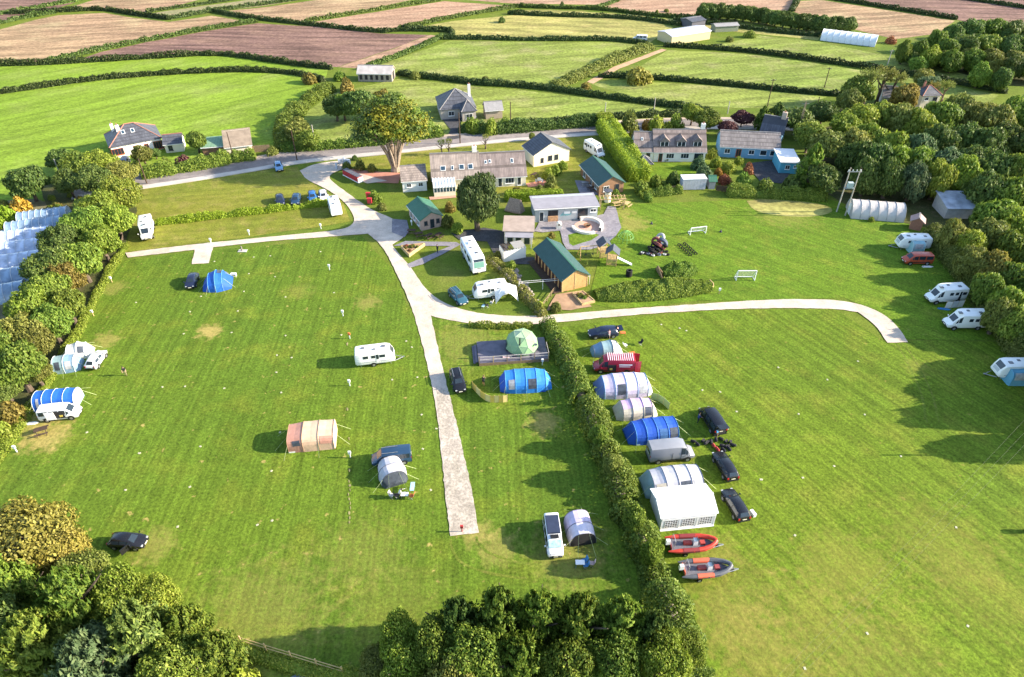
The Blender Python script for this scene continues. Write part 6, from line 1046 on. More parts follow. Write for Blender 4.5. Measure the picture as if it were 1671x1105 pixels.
# ================================================================== PEOPLE
SKIN = mat('skin', (.42, .25, .18), .6, .05); HAIR = mat('hair', (.05, .03, .02), .7)
def person(label, x, y, rz, top, legs, lean=0.0, arms=(25, 25), h=1.72, stride=.12, bare=False, z=.04):
    k = h/1.72; t = thing('person', label, 'person', at(x, y, z), rz); V = []; E = []; R = []
    def v(p, r, par=None):
        px_, py_, pz_ = p; b = max(0, pz_ - .9); V.append((px_*k + b*math.sin(lean)*k, py_*k, (min(pz_, .9) + b*math.cos(lean))*k)); R.append(r*k)
        if par is not None: E.append((par, len(V) - 1))
        return len(V) - 1
    pel = v((0, 0, .93), .145); ab = v((0, 0, 1.12), .135, pel); ch = v((0, 0, 1.34), .155, ab); nk = v((0, 0, 1.49), .055, ch); hd_ = v((.02, 0, 1.58), .085, nk); tp = v((.01, 0, 1.69), .075, hd_); nose = v((.10, 0, 1.60), .018, hd_)
    for s in (-1, 1):
        hip = v((0, s*.10, .86), .095, pel); kn = v((s*stride*.6 + .03, s*.11, .48), .062, hip); an = v((s*stride, s*.11, .09), .042, kn); v((s*stride + .15, s*.12, .035), .035, an)
        a_ = rad(arms[0 if s < 0 else 1]); sh = v((0, s*.19, 1.40), .058, ch); el = v((.05 + .2*math.sin(a_), s*.25, 1.40 - .28*math.cos(a_)), .042, sh); wr = v((.05 + .2*math.sin(a_) + .24*math.sin(a_*1.6), s*.25, 1.40 - .28*math.cos(a_) - .24*math.cos(a_*1.6)), .03, el)
        dx, dz = math.sin(a_*1.6), -math.cos(a_*1.6); b = V[wr]; pm = v((.05 + .2*math.sin(a_) + .30*dx, s*.25, 1.40 - .28*math.cos(a_) + .30*dz), .034, wr)
        base = (.05 + .2*math.sin(a_), 1.40 - .28*math.cos(a_))
        for j, (o_, l_) in enumerate(((-.035, .075), (-.012, .09), (.012, .085), (.035, .065), (.05, .04))): v((base[0] + (.31 + l_)*dx + .012, s*.25 + o_, base[1] + (.31 + l_)*dz), .0095, pm)
    me = bpy.data.meshes.new('body'); me.from_pydata(V, E, []); o = bpy.data.objects.new('body', me); COL.objects.link(o); o.modifiers.new('skin', 'SKIN'); sb = o.modifiers.new('sub', 'SUBSURF'); sb.levels = sb.render_levels = 1
    for i, r in enumerate(R): me.skin_vertices[0].data[i].radius = (r, r)
    me.skin_vertices[0].data[0].use_root = True
    bpy.context.view_layer.update(); m2 = bpy.data.meshes.new_from_object(o.evaluated_get(bpy.context.evaluated_depsgraph_get())); bpy.data.objects.remove(o); m2.name = 'body'; m2.materials.clear()
    for m_ in (SKIN, top, legs, BLACK): m2.materials.append(m_)
    for p in m2.polygons:
        c = p.center/k; ar = abs(c.y) > .21; p.material_index = 3 if c.z < .09 else (0 if bare and c.z < .62 else 2) if c.z < .96 and not ar else 1 if (c.z < 1.46 and (not ar or c.z > 1.22)) else 0
        p.use_smooth = True
    link('body', m2, t); hp = V[tp]; hb = MB(); hb.lathe([(.108, -.07), (.112, .0), (.085, .07), (0, .10)], 10, (hp[0] - .012, hp[1], hp[2] - .0)); part('hair', hb, HAIR, t, True); 
    for s in (-1, 1): part('eye', MB().box((V[hd_][0] + .082*k, s*.032*k, V[hd_][2] + .03*k), (.012, .02, .012)), BLACK, t)
TB, TW, TP, TBL, TG = mat('cloth_black', (.02, .02, .03), .9), mat('cloth_white', (.65, .63, .6), .9), mat('cloth_pink', (.55, .28, .28), .9), mat('cloth_blue', (.06, .30, .58), .9), mat('cloth_khaki', (.25, .2, .12), .9)
person('person in dark top and pale legs standing alone on the open grass', 206, 613, rad(-60), TB, TG, .1, (30, 40)); person('person in black top and shorts standing beside the yellow windbreak', 789, 629, rad(80), TB, TB, .15, (40, 40), bare=True); person('person in pink top beside the dark blue estate car', 993, 553, rad(100), TP, TW, .1, (30, 60), bare=True)
person('person in pale top behind the raised boot of the dark blue car', 1008, 547, rad(170), mat('cloth_peach', (.6, .35, .28), .9), TB, .3, (50, 60)); person('person in bright blue top standing at the open back of the black van', 1168, 714, rad(110), TBL, TG, .15, (40, 50)); person('person in navy clothes at the side of the black van', 1138, 690, rad(20), mat('cloth_navy', (.03, .05, .14), .9), TB, .1, (40, 30)); person('person in grey top stooping by the low white table', 652, 813, rad(10), TW, TB, .5, (60, 60)); person('person in dark clothes walking along the slate path', 714, 413, rad(60), TB, TB, .05, (20, 20))
# ================================================================== POLES, POSTS, MARKERS
def pole(label, base, top_y, m=DKWOOD, cross=True, h=None, group='utility poles'):
    p = G(*base); s = (FOC*math.sin(PITCH) + (base[1] - 552.5)*math.cos(PITCH))/CAM_H; al = PITCH + math.atan((base[1] - 552.5)/FOC); h = h or (base[1] - top_y)/(s*math.cos(al))*1.02
    t = thing('utility_pole', label, 'utility pole', p, 0, group); part('shaft', MB().tube([(0, 0, -.05), (0, 0, h)], [.15, .10], 8), m, t)
    if cross: part('crossarm', MB().box((0, 0, h - .4), (1.3, .1, .12)), m, t); [part('insulator', MB().lathe([(0, 0), (.06, 0), (.06, .16), (0, .16)], 6, (x, 0, h - .34)), mat('insulator', (.4, .4, .38), .3), t) for x in (-.55, 0, .55)]
    return h
GP = mat('grey_pole', (.36, .33, .29), .9, .15)
for b, ty, m, c, lab in (((485, 262), 217, DKWOOD, 0, 'dark utility pole at the roadside by the drive entrance'), ((382, 261), 219, DKWOOD, 0, 'dark utility pole in front of the tan roofed shed'), ((516, 244), 207, GP, 0, 'pale utility pole in the hedge across the lane from the drive'), ((751, 235), 188, DKWOOD, 0, 'dark utility pole by the black bungalow driveway'), ((833, 201), 169, DKWOOD, 0, 'dark utility pole at the field corner near the small garage'), ((986, 200), 170, GP, 0, 'pale utility pole above the clipped hedge end'), ((1066, 188), 162, GP, 0, 'thin utility pole in the field hedge above the dormer bungalow'), ((1187, 186), 167, GP, 0, 'short pale utility pole near the purple shrub'), ((1252, 174), 133, DKWOOD, 1, 'tall utility pole with crossarm above the blue bungalow'), ((1345, 143), 113, DKWOOD, 1, 'utility pole with crossarm in the pale field'), ((1447, 109), 84, GP, 1, 'farthest utility pole with crossarm in the pale fields'), ((1331, 182), 160, DKWOOD, 0, 'short dark utility pole among the trees above the blue bungalow'), ((240, 300), 262, DKWOOD, 0, 'dark utility pole at the lane edge above the yellow lawn'), ((102, 293), 262, GP, 0, 'pale utility pole standing in the trees by the white bungalow')): pole(lab, b, ty, m, c)
pole('utility pole standing in the trees at the wood edge, throwing a long shadow', (1706, 743), 0, DKWOOD, True, 8.8)
pole('transformer pole of the pair nearest the cloudy polytunnel', (1379, 352), 0, GP, False, 10.0); pole('transformer pole of the pair on the garden side', (1365, 346), 0, GP, False, 9.6)
tf = thing('transformer', 'grey transformer slung between the pair of poles above the cloudy polytunnel', 'transformer', at(1372, 349)); part('tank', MB().box((0, 0, 6.3), (1.0, .8, 1.1)), mat('transformer_grey', (.35, .42, .42), .6), tf); part('platform', MB().box((0, 0, 5.6), (1.9, .5, .15)), STEEL, tf); part('crossarm', MB().box((0, 0, 9.1), (2.8, .15, .15)), GP, tf)
for k in range(4): part('insulator', MB().lathe([(0, 9.2), (.09, 9.2), (.09, 9.5), (0, 9.5)], 6, (-1.2 + .8*k, 0, 0)), WHITE, tf)
lt = thing('lattice_mast', 'slim rusty lattice mast rising from the trees behind the blue bungalow', 'mast', at(1299, 229))
for s in range(3):
    a = 2.094*s; part('mast_leg', MB().tube([(math.cos(a)*.5, math.sin(a)*.5, 0), (math.cos(a)*.15, math.sin(a)*.15, 9.5)], .05, 5), mat('rusty_steel', (.32, .22, .16), .8, .3), lt)
for k in range(9): z = .6 + k; r_ = .5 - .037*z; part('brace', MB().tube([(r_*math.cos(2.094*j + (k % 2)), r_*math.sin(2.094*j + (k % 2)), z) for j in range(4)], .03, 4), MATS['rusty_steel'], lt)
part('aerial', MB().tube([(-.9, 0, 9.0), (.9, 0, 9.0)], .03, 4), STEEL, lt)
for i, (x, y, lab) in enumerate(((538, 441, 'white hook-up post farthest up the middle line of the field'), (560, 516, 'white hook-up post second along the middle line of the field'), (571, 553, 'short pink topped post close to the lone caravan'), (571, 630, 'white hook-up post below the lone caravan on the middle line'), (572, 747, 'white hook-up post between the peach tent and the dark blue camper van'), (345, 398, 'white post in the grass above the gravel spur'), (524, 374, 'white post on the lawn strip near the drive bend'), (407, 384, 'white post on the lawn strip above the gravel spur'), (672, 368, 'white post at the edge of the slate turning circle'), (183, 461, 'small pale post along the tree line, upper of two'), (153, 516, 'small pale post along the tree line, lower of two'), (28, 738, 'white post near the bare patch by the tree line'), (1173, 480, 'pale post at the tip of the long leafy mound'), (754, 868, 'red topped post at the near end of the gravel track'), (885, 596, 'white post below the deck railing by the sky blue tent'))):
    t = thing('hookup_post', lab, 'post', at(x, y), 0, 'hook-up posts'); part('post', MB().box((0, 0, .45), (.12, .12, .9)), RD if 'red' in lab else PALEWOOD if 'pale' in lab else WHITE, t); part('socket_box', MB().box((0, -.02, .95), (.34, .22, .42)), COR if 'pink' in lab else RD if 'red' in lab else WHITE, t)
tr = thing('water_point', 'pale stone water point on a slab beside the gravel spur', 'water point', at(396, 410)); part('slab', MB().box((0, 0, .04), (1.6, .9, .08)), CONC, tr); part('tap_post', MB().box((-.1, 0, .5), (.2, .2, 1.0)), STONE, tr); part('tap', MB().tube([(0, -.1, .8), (0, -.25, .75)], .03, 5), STEEL, tr)
gb = thing('gas_box', 'small pale box on the grass beside the tall blue tent', 'box', at(382, 451)); part('crate', MB().box((0, 0, .25), (.9, .5, .5)), mat('pale_olive_box', (.45, .45, .3), .7), gb); part('crate_lid', MB().box((0, 0, .53), (.95, .55, .06)), WHITE, gb)
wb = thing('white_box', 'small white box on the grass beside the lower black estate car', 'box', at(1228, 840)); part('crate', MB().box((0, 0, .2), (.35, .8, .4), rad(20)), WHITE, wb); part('crate_lid', MB().box((0, 0, .42), (.4, .85, .05), rad(20)), WHITE, wb)
sg = thing('bin', 'stand-in for an unseen object casting a shadow at the edge of the open grass', 'bin', at(1676, 868)); part('stand_in_body', MB().lathe([(0, 0), (.3, 0), (.34, 1.0), (0, 1.0)], 10), CB, sg); part('stand_in_lid', MB().lathe([(0, 1.0), (.36, 1.0), (.3, 1.15), (0, 1.2)], 10), WHITE, sg)  # bin shape stands in for an unseen object, added for its shadow
mkm = mat('marker_white', (.42, .40, .27), .8, .15); mk = MB(); mk.box((0, 0, .02), (.30, .24, .04), 0, 0, .92); mkd = mk.mesh('pitch_marker', mkm)
MK = [(265, 632), (302, 631), (366, 634), (228, 740), (327, 729), (443, 769), (310, 795), (205, 800), (290, 860), (703, 800), (690, 733), (688, 677), (681, 616), (672, 567), (663, 557), (466, 548), (476, 584), (459, 641), (452, 580), (451, 608), (310, 509), (388, 508), (300, 545), (378, 543), (398, 476), (328, 484), (414, 420), (441, 418), (406, 447), (449, 452), (466, 485), (523, 411), (545, 478), (557, 547), (350, 427), (457, 706), (145, 494), (222, 494), (227, 740), (142, 706), (444, 850), (420, 857), (640, 620), (712, 700),
      (1079, 530), (1109, 536), (1146, 637), (1202, 672), (1187, 700), (1303, 676), (1361, 761), (1241, 783), (1297, 874), (1411, 677), (1470, 745), (1560, 861), (1415, 1034), (1579, 1022), (1231, 842), (1310, 780), (1120, 540), (1313, 1091), (1243, 783), (1175, 640), (1350, 620), (1270, 600), (1400, 590)]
for i, (x, y) in enumerate(MK):
    o = link('pitch_marker', mkd, None, at(x, y, .035), r8.uniform(0, 3)); f = x < 900; tag(o, 'small white pitch marker slab in the grass of the ' + ('main camping field' if f else 'field beside the wood'), 'marker', 'pitch markers in the ' + ('main' if f else 'far side') + ' field')
for k, (dx, lab) in enumerate(((0, 'overhead wire lowest of three crossing the open grass'), (14, 'overhead wire in the middle of three crossing the open grass'), (28, 'overhead wire uppermost of three crossing the open grass'))):
    a, b = G(1706 - dx, 690 - dx*.4, 8.3), G(1240 - dx, 1170 - dx*.3, 8.3); pts = [a.lerp(b, f) - Vector((0, 0, 3.2*f*(1 - f))) for f in [i/12 for i in range(13)]]
    tag(part('overhead_wire', MB().tube(pts, .004, 4), mat('wire', (.16, .17, .12), .6)), lab, 'cable', 'overhead wires')
# ================================================================== HEDGES
hedge('thick dark hedge between the lime green strip and the big lime green field', [(-250, 162), (-60, 158), (0, 153), (60, 144), (150, 131), (230, 124), (330, 118), (420, 116), (500, 123), (528, 134)], 1.95, 1.40, 'hedge', jag=.2)
hedge('dark hedge dividing the lime green strip from the brown ploughed fields', [(-250, 110), (0, 107), (60, 106), (150, 101), (250, 95), (350, 89), (400, 94), (470, 105), (540, 113)], 1.95, 1.56, 'hedge', jag=.2)
hedge('diagonal green hedge between the tan field and the purple ploughed field', [(75, 103), (160, 83), (240, 67), (330, 50), (420, 36)], 1.79, 1.33, 'dark', jag=.2)
hedge('dark hedge along the top edge of the large tan field', [(18, 23), (95, 20), (170, 16), (215, 24), (275, 32)], 1.72, 1.56, 'hedge', jag=.2)
hedge('low green hedge at the far corner of the tan field', [(-150, 62), (0, 40), (40, 30), (90, 22)], 1.56, 1.33, 'dark', jag=.2)
hedge('dark hedge climbing between the small tan field and the grey green strip', [(275, 32), (345, 20), (400, 12), (430, 8), (530, -6)], 1.56, 1.33, 'hedge', jag=.2)
hedge('hedge between the purple top field and the pale tan top field', [(0, 24), (70, 12), (140, 0), (190, -20)], 1.56, 1.17, 'dark', jag=.2)
hedge('thin hedge along the far side of the grey green strip', [(240, 20), (330, 8), (400, -3)], 1.48, 1.09, 'hedge', jag=.2)
hedge('dark hedge along the top of the purple ploughed field', [(340, 18), (400, 30), (440, 34), (520, 43), (620, 54), (655, 50), (735, 52)], 1.79, 1.40, 'hedge', jag=.2)
hedge('slender diagonal hedge between the tan strip and the pink ploughed field', [(498, 36), (560, 26), (650, 11), (725, 0), (770, -10)], 1.56, 1.17, 'dark', jag=.2)
hedge('green bank hedge along the far side of the pink ploughed field', [(652, 48), (720, 33), (800, 19), (845, 12)], 1.72, 1.33, 'dark', jag=.2)
hedge('short dark hedge hooking round the corner of the yellow field', [(655, 47), (700, 50), (740, 52), (736, 62)], 1.72, 1.40, 'hedge', jag=.2)
hedge('straight dark hedge between the yellow field and the square pale green field', [(726, 64), (780, 64), (840, 66), (930, 66), (1000, 66), (1058, 73)], 1.72, 1.33, 'hedge', jag=.2)
hedge('grassy hedge bank running from the derelict barn up beside the pink strip', [(592, 114), (650, 93), (700, 72), (722, 60)], 1.95, 1.33, 'dark', jag=.2)
hedge('long dark hedge below the square pale green field, past the derelict barn', [(655, 123), (720, 130), (780, 138), (840, 141), (900, 147), (960, 156), (1040, 167), (1110, 176), (1160, 186)], 1.95, 1.56, 'hedge', jag=.2)
hedge('broad grassy diagonal hedge beside the brown farm track', [(905, 144), (960, 118), (1010, 96), (1060, 79)], 4.6, 1.8, 'olive')
hedge('dark hedge from the big tan barn across the pale fields to the wood', [(1085, 76), (1180, 82), (1240, 87), (1340, 101), (1450, 117), (1540, 133), (1640, 152)], 1.72, 1.48, 'hedge', jag=.2)
hedge('dark hedge between the two middle pale fields', [(978, 126), (1050, 128), (1150, 136), (1260, 147), (1340, 155), (1380, 157)], 1.72, 1.40, 'hedge', jag=.2)
hedge('dark hedge at the far side of the yellow field below the pink soil', [(830, 23), (900, 27), (1000, 29), (1050, 33), (1110, 42)], 1.72, 1.40, 'hedge', jag=.2)
hedge('far hedge between the yellow strip and the pink ploughed field', [(845, 12), (900, 14), (985, 16), (1055, 26), (1150, 32)], 1.56, 1.33, 'dark', jag=.2)
hedge('hedge climbing between two far pink ploughed fields', [(970, 14), (1000, 6), (1020, -6)], 1.56, 1.17, 'dark', jag=.2)
hedge('dark hedge along the yellow strip towards the white polytunnel', [(1100, 34), (1180, 42), (1260, 53), (1335, 60)], 1.56, 1.25, 'hedge', jag=.2)
hedge('dark green hedge stub between the pink field and the far tan field', [(1290, 20), (1298, 8), (1308, -10)], 2.11, 1.40, 'hedge', jag=.2)
hedge('dark far hedge between the tan field and the mauve field', [(1335, -4), (1400, 6), (1450, 14), (1560, 32)], 1.72, 1.40, 'hedge', jag=.2)
hedge('farthest hedge across the mauve field', [(1540, -6), (1600, 3), (1671, 14), (1760, 26)], 1.56, 1.33, 'hedge', jag=.2)
hedge('rough hedge bank curving down beside the big lime green field', [(540, 148), (515, 158), (490, 178), (470, 198), (462, 222), (470, 244)], 4.5, 2.4, 'mid')
hedge('leafy hedge along the upper side of the lane by the spreading tree', [(462, 246), (520, 242), (600, 236), (660, 228), (720, 220)], 3.4, 2.0, 'mid')
hedge('dense dark hedge along the lane from the slate bungalow to the clipped hedge', [(752, 214), (800, 216), (870, 211), (930, 206), (975, 202)], 4.0, 2.2, 'dark')
hedge('dark hedge at the foot of the green paddock behind the dormer bungalow', [(835, 206), (920, 200), (1000, 194), (1060, 190), (1130, 188)], 2.11, 1.56, 'hedge', jag=.2)
hedge('bushy hedge along the lane below the white bungalow', [(235, 288), (280, 281), (330, 272), (380, 262), (415, 257)], 4.2, 2.0, 'mid')
hedge('neat low hedge across the yellow lawn behind which cars are parked', [(258, 366), (320, 359), (390, 351), (460, 343), (535, 334)], 1.6, 1.1, 'lime', .26, 8)
hedge('tall lime green clipped hedge beside the cabin', [(988, 216), (1000, 232), (1015, 255), (1030, 278), (1042, 296)], 5.2, 3.4, 'lime', .3, 7, .75, jag=.06)
hedge('clipped lime green block at the lane end of the tall hedge', [(976, 207), (997, 205)], 3.6, 3.0, 'lime', .3, 7, .7, jag=.05)
hedge('clipped bright green hedge between the cottage and the bar hut', [(826, 327), (870, 326), (916, 324)], 2.0, 1.9, 'lime', .24, 7, .7, jag=.06)
hedge('shrubby stone hedge dividing the two camping fields, upper end by the track', [(893, 533), (908, 560), (925, 590), (940, 625), (955, 660)], 3.2, 2.1, 'mid', .32, 10, bank=STONE, jag=.4)
hedge('shrubby stone hedge dividing the two camping fields, beside the tents', [(958, 668), (972, 705), (988, 740), (1003, 780), (1020, 825)], 3.4, 2.4, 'mid', .32, 10, bank=STONE, jag=.4)
hedge('shrubby stone hedge dividing the two camping fields, beside the boats', [(1023, 833), (1040, 870), (1058, 915), (1075, 960), (1095, 1005), (1118, 1060), (1135, 1110)], 3.8, 2.8, 'mid', .32, 10, bank=STONE, jag=.4)
hedge('low leafy hedge beside the curving track behind the domed tent deck', [(768, 532), (800, 534), (840, 535), (866, 534)], 1.2, .9, 'fresh', .22, 5, gap=.55)
hedge('weedy bank along the foot of the trees by the blue tunnel tent', [(205, 402), (172, 455), (140, 520), (100, 590), (60, 655), (20, 715), (-30, 790)], 1.6, .7, 'fresh', .22, 5)
hedge('overgrown shrub bank between the caravan pitch and the stable block', [(800, 425), (822, 445), (840, 465), (862, 490), (885, 515)], 2.0, 1.2, 'olive', .24, 5, bank=STONE)
hedge('dark hedge along the garden edge at the top of the pitch', [(1045, 322), (1075, 318), (1110, 314)], 1.8, 1.5, 'mid', .26)
hedge('bright leafy hedge in front of the blue bungalow garden', [(1188, 318), (1240, 320), (1300, 322), (1345, 326)], 2.6, 1.8, 'mid', .28)
hedge('dark leafy edge of the wood behind the red van and motorhomes', [(1520, 385), (1545, 420), (1575, 455), (1610, 500), (1640, 545), (1680, 600)], 4.0, 2.6, 'olive', .28)
hedge('weedy strip along the foot of the camping field above the pond', [(390, 1062), (430, 1075), (500, 1096), (580, 1106), (640, 1112)], 1.6, .6, 'fresh', .22, 4)
# ================================================================== TREES
def many(rows, group=None): 
    for r in rows: T(*r, group=group) if len(r) == 7 else T(*r[:7], group=group, **r[7])
# big spreading tree with bare limbs
bt_ = thing('spreading_tree', 'big spreading cypress with many pale bare limbs and golden topped crown beside the lane', 'tree', G(646, 279), 0.4)
rt = random.Random(12); mb = MB(); mb.tube([(0, 0, -.1), (0, 0, .8), (0, 0, 2.2)], [1.0, .8, .55], 10); part('trunk', mb, PBARK, bt_, True); tips = []
for k in range(13):
    a = 6.283*k/13 + rt.uniform(-.2, .2); R = rt.uniform(2.2, 4.6); z1 = rt.uniform(7, 9.5); pts = [(math.cos(a)*.35, math.sin(a)*.35, .5), (math.cos(a)*R*.32, math.sin(a)*R*.32, 3.4), (math.cos(a)*R*.62, math.sin(a)*R*.62, 5.8), (math.cos(a)*R, math.sin(a)*R, z1)]
    part('limb', MB().tube(pts, [.34, .26, .2, .10], 6), PBARK, bt_, True); tips.append(pts[-1])
rn = np.random.default_rng(4); Pp, Nn_, = [], []
for k in range(99):
    a = rn.uniform(0, 6.283); q = rn.random()**.55; zt = 13.0 - 5.2*q**1.8 + rn.uniform(-1.2, .7); R = 6.0*q; w = rn.uniform(1.1, 2.0); n = 210
    d = rn.normal(size=(n, 3))*np.array([w*.55, w*.55, .28]); Pp.append(d + np.array([R*math.cos(a), R*math.sin(a), max(6.6, zt)])); Nn_.append(d*.4 + np.array([0, 0, 1]) + rn.normal(size=(n, 3))*.45)
for sel, lf_ in ((0, 'cypress'), (1, 'yellowtop'), (2, 'dark')):
    P1, N1 = np.vstack(Pp[sel::3]), np.vstack(Nn_[sel::3]); me = leaves_mesh('crown', P1, N1, rn.uniform(.3, .62, len(P1)), 9); me.materials.append(LF[lf_]); link('crown', me, bt_)
bt_.scale = (1.2, 1.2, 1.26)
many([(547, 176, 46, 6.5, 'round', 'dark', 'dark round tree in the paddock, one of a pair above the lane'), (586, 172, 60, 8.5, 'round', 'dark', 'taller dark tree in the paddock partly behind the spreading cypress'), (622, 168, 44, 7, 'round', 'brown', 'brownish tree behind the spreading cypress'), (560, 173, 40, 7, 'round', 'mid', 'green tree between the two dark paddock trees'),
 (485, 212, 46, 6, 'round', 'olive', 'olive tree at the bend of the lane beside the lime green field'), (503, 228, 44, 4.5, 'round', 'mid', 'leafy tree above the lane beside the pale pole'), (320, 231, 34, 5, 'round', 'mid', 'round garden tree beside the cream outbuilding'), (232, 253, 36, 5, 'round', 'olive', 'pale olive leaning tree in the white bungalow garden'), (253, 250, 22, 2.6, 'round', 'dark', 'clipped dark ball shrub in front of the white bungalow'),
 (778, 326, 82, 12, 'near', 'hedge', 'large dense dark green tree beside the chalet and the yard', dict(clear=.14)), (720, 238, 15, 4.2, 'sparse', 'dark', 'slender palm like tree on the lawn, one of two side by side', dict(clear=.5)), (732, 237, 15, 4.4, 'sparse', 'olive', 'slender palm like tree on the lawn, nearer the farmhouse chimney', dict(clear=.5)), (792, 229, 12, 4.0, 'sparse', 'olive', 'lone slender palm like tree on the lawn beside the lane', dict(clear=.5)), (868, 223, 11, 2.4, 'round', 'olive', 'small round headed tree by the lane above the cream barn')])
L_ = 'boundary trees beside the nursery'
many([(98, 262, 46, 5, 'round', 'dark', 'dark bushy tree at the corner of the lime green field'), (125, 272, 62, 6, 'rowtree', 'mid', 'green tree behind the dark bushy one by the white bungalow'), (160, 268, 60, 6, 'rowtree', 'fresh', 'light green tree nearest the white bungalow wall'), (152, 295, 64, 7, 'rowtree', 'dark', 'shaded dark tree in the middle of the clump by the white bungalow'), (195, 285, 54, 6, 'rowtree', 'olive', 'tan green tree at the lane end of the clump by the white bungalow'), (112, 300, 48, 6, 'rowtree', 'dark', 'dark tree in deep shade behind the nursery beds'), (46, 299, 62, 7.5, 'round', 'dark', 'rounded black green tree standing apart at the lime field edge'),
 (192, 322, 70, 8, 'rowtree', 'fresh', 'tall bright green tree first in the boundary row by the lane'), (165, 342, 66, 8, 'rowtree', 'fresh', 'bright green tree second in the boundary row from the lane'), (188, 362, 60, 7, 'rowtree', 'fresh', 'bright green tree leaning out over the lawn in the boundary row'), (138, 372, 74, 8, 'rowtree', 'mid', 'mid green tree beside the upper nursery polytunnels'), (165, 396, 62, 7, 'rowtree', 'fresh', 'light leafed tree beside the tip of the gravel spur'), (104, 398, 66, 8, 'rowtree', 'dark', 'dark green tree overhanging the upper nursery polytunnels'), (132, 428, 70, 7.5, 'rowtree', 'mid', 'green tree in the boundary row below the gravel spur'), (84, 440, 78, 8, 'rowtree', 'dark', 'dark broad tree overhanging the lilac polytunnels'), (105, 458, 62, 6.5, 'rowtree', 'brown', 'rusty brown topped tree in the boundary row'), (78, 482, 72, 7.5, 'rowtree', 'mid', 'deep green tree below the rusty topped one'), (110, 500, 56, 6.5, 'rowtree', 'mid', 'green tree at the field side below the rusty topped one'), (52, 505, 72, 7.5, 'rowtree', 'fresh', 'fresh green tree beside the near end of the polytunnels'), (84, 530, 66, 6.5, 'rowtree', 'mid', 'green tree just above the white domed tent'), (34, 548, 78, 7, 'rowtree', 'olive', 'yellowish tree above the teal tent'), (62, 562, 54, 6, 'rowtree', 'olive', 'olive tree behind the white domed tent'), (28, 600, 86, 8, 'rowtree', 'mid', 'broad green tree above the blue tunnel tent'), (58, 606, 48, 5.5, 'rowtree', 'olive', 'small olive tree between the teal tent and the blue tunnel tent'), (2, 560, 60, 7, 'rowtree', 'mid', 'green tree cut by the picture edge at the polytunnel end'), (8, 636, 52, 5, 'rowtree', 'dark', 'dark tree low behind the blue tunnel tent'), (12, 668, 56, 3.5, 'bush', 'brown', 'brownish scrub at the end of the boundary row'), (-10, 700, 60, 3, 'bush', 'fresh', 'light green scrub at the picture edge by the bare patch')], L_)
many([(46, 886, 160, 8, 'near', 'brown', 'wide yellow brown leafed tree at the bottom corner of the field'), (92, 902, 90, 7, 'near', 'brown', 'yellow brown tree beside the black hatchback'), (132, 944, 92, 6.5, 'near', 'olive', 'olive green tree below the yellow brown trees'), (22, 965, 120, 9.5, 'nearcon', 'cypress', 'feathery conifer at the picture edge below the brown tree', dict(clear=.05)), (120, 985, 130, 10, 'nearcon', 'cypress', 'feathery conifer in the middle of the bottom corner clump', dict(clear=.05)), (190, 975, 100, 7.5, 'near', 'fresh', 'fresh green tree nearest the field in the bottom corner clump'), (246, 985, 90, 6.5, 'near', 'fresh', 'bright green leafy tree on the field side of the corner clump'), (225, 1040, 140, 9.5, 'nearcon', 'dark', 'dark feathery conifer behind the bright green leafy tree', dict(clear=.05)), (300, 1030, 104, 6.5, 'nearcon', 'cypress', 'bright conifer stepping down towards the field fence', dict(clear=.03)), (345, 1070, 110, 6.5, 'nearcon', 'cypress', 'last bright conifer before the field fence posts', dict(clear=.03)), (60, 1060, 150, 9, 'nearcon', 'mid', 'shadowy green conifer at the bottom edge', dict(clear=.05)), (150, 1085, 150, 9, 'nearcon', 'bluegreen', 'shadowy blue green conifer lowest in the clump at the bottom edge', dict(clear=.05)), (-30, 1020, 140, 9, 'near', 'dark', 'dark tree half out of the picture in the bottom corner'), (285, 1105, 120, 7, 'near', 'mid', 'green tree at the bottom edge below the bright conifers'), (395, 1108, 60, 3.2, 'bush', 'fresh', 'fresh green shrub at the bottom edge by the field fence')], 'trees in the bottom corner clump')
many([(655, 1048, 84, 7, 'near', 'fresh', 'pale leafy tree at the field end of the bottom grove'), (622, 1085, 80, 4, 'near', 'olive', 'thin olive tree by the pond'), (668, 1090, 96, 6.5, 'near', 'fresh', 'bright green tree at the bottom edge near the pond'), (712, 1062, 90, 8, 'near', 'mid', 'green tree below the black pine in the bottom grove'), (748, 1025, 96, 9, 'nearcon', 'dark', 'darkest pine at the upper end of the bottom grove', dict(clear=.08)), (815, 1012, 110, 9.5, 'nearcon', 'mid', 'dark green pine with ragged top above the gravel track end', dict(clear=.08)), (880, 1012, 110, 9, 'nearcon', 'cypress', 'dense green pine in the middle of the bottom grove', dict(clear=.08)), (945, 1018, 110, 9, 'nearcon', 'cypress', 'dense green pine nearest the lilac awning', dict(clear=.08)), (1010, 1025, 110, 8.5, 'nearcon', 'mid', 'deep green pine by the dividing hedge', dict(clear=.08)), (1066, 1040, 90, 7.5, 'nearcon', 'dark', 'dark olive pine leaning on the dividing hedge', dict(clear=.08)), (780, 1078, 110, 8.5, 'near', 'mid', 'leafy green tree below the ragged dark pine'), (850, 1085, 110, 8, 'nearcon', 'cypress', 'yellow green conifer at the bottom edge of the grove', dict(clear=.05)), (925, 1090, 110, 7.5, 'near', 'cypress', 'yellow green tree at the bottom edge of the grove'), (1000, 1085, 100, 7.5, 'near', 'mid', 'mid green tree in the bottom grove beside the bright ash'), (1078, 1090, 104, 7.5, 'near', 'fresh', 'bright fresh green ash at the bottom of the grove by the hedge'), (735, 1112, 100, 7.5, 'near', 'olive', 'olive tree at the bottom edge left of the pines'), (1120, 1060, 60, 5, 'near', 'mid', 'green shrubby tree at the bottom end of the dividing hedge')], 'trees in the bottom grove')
W_ = 'wood beside the pitch'
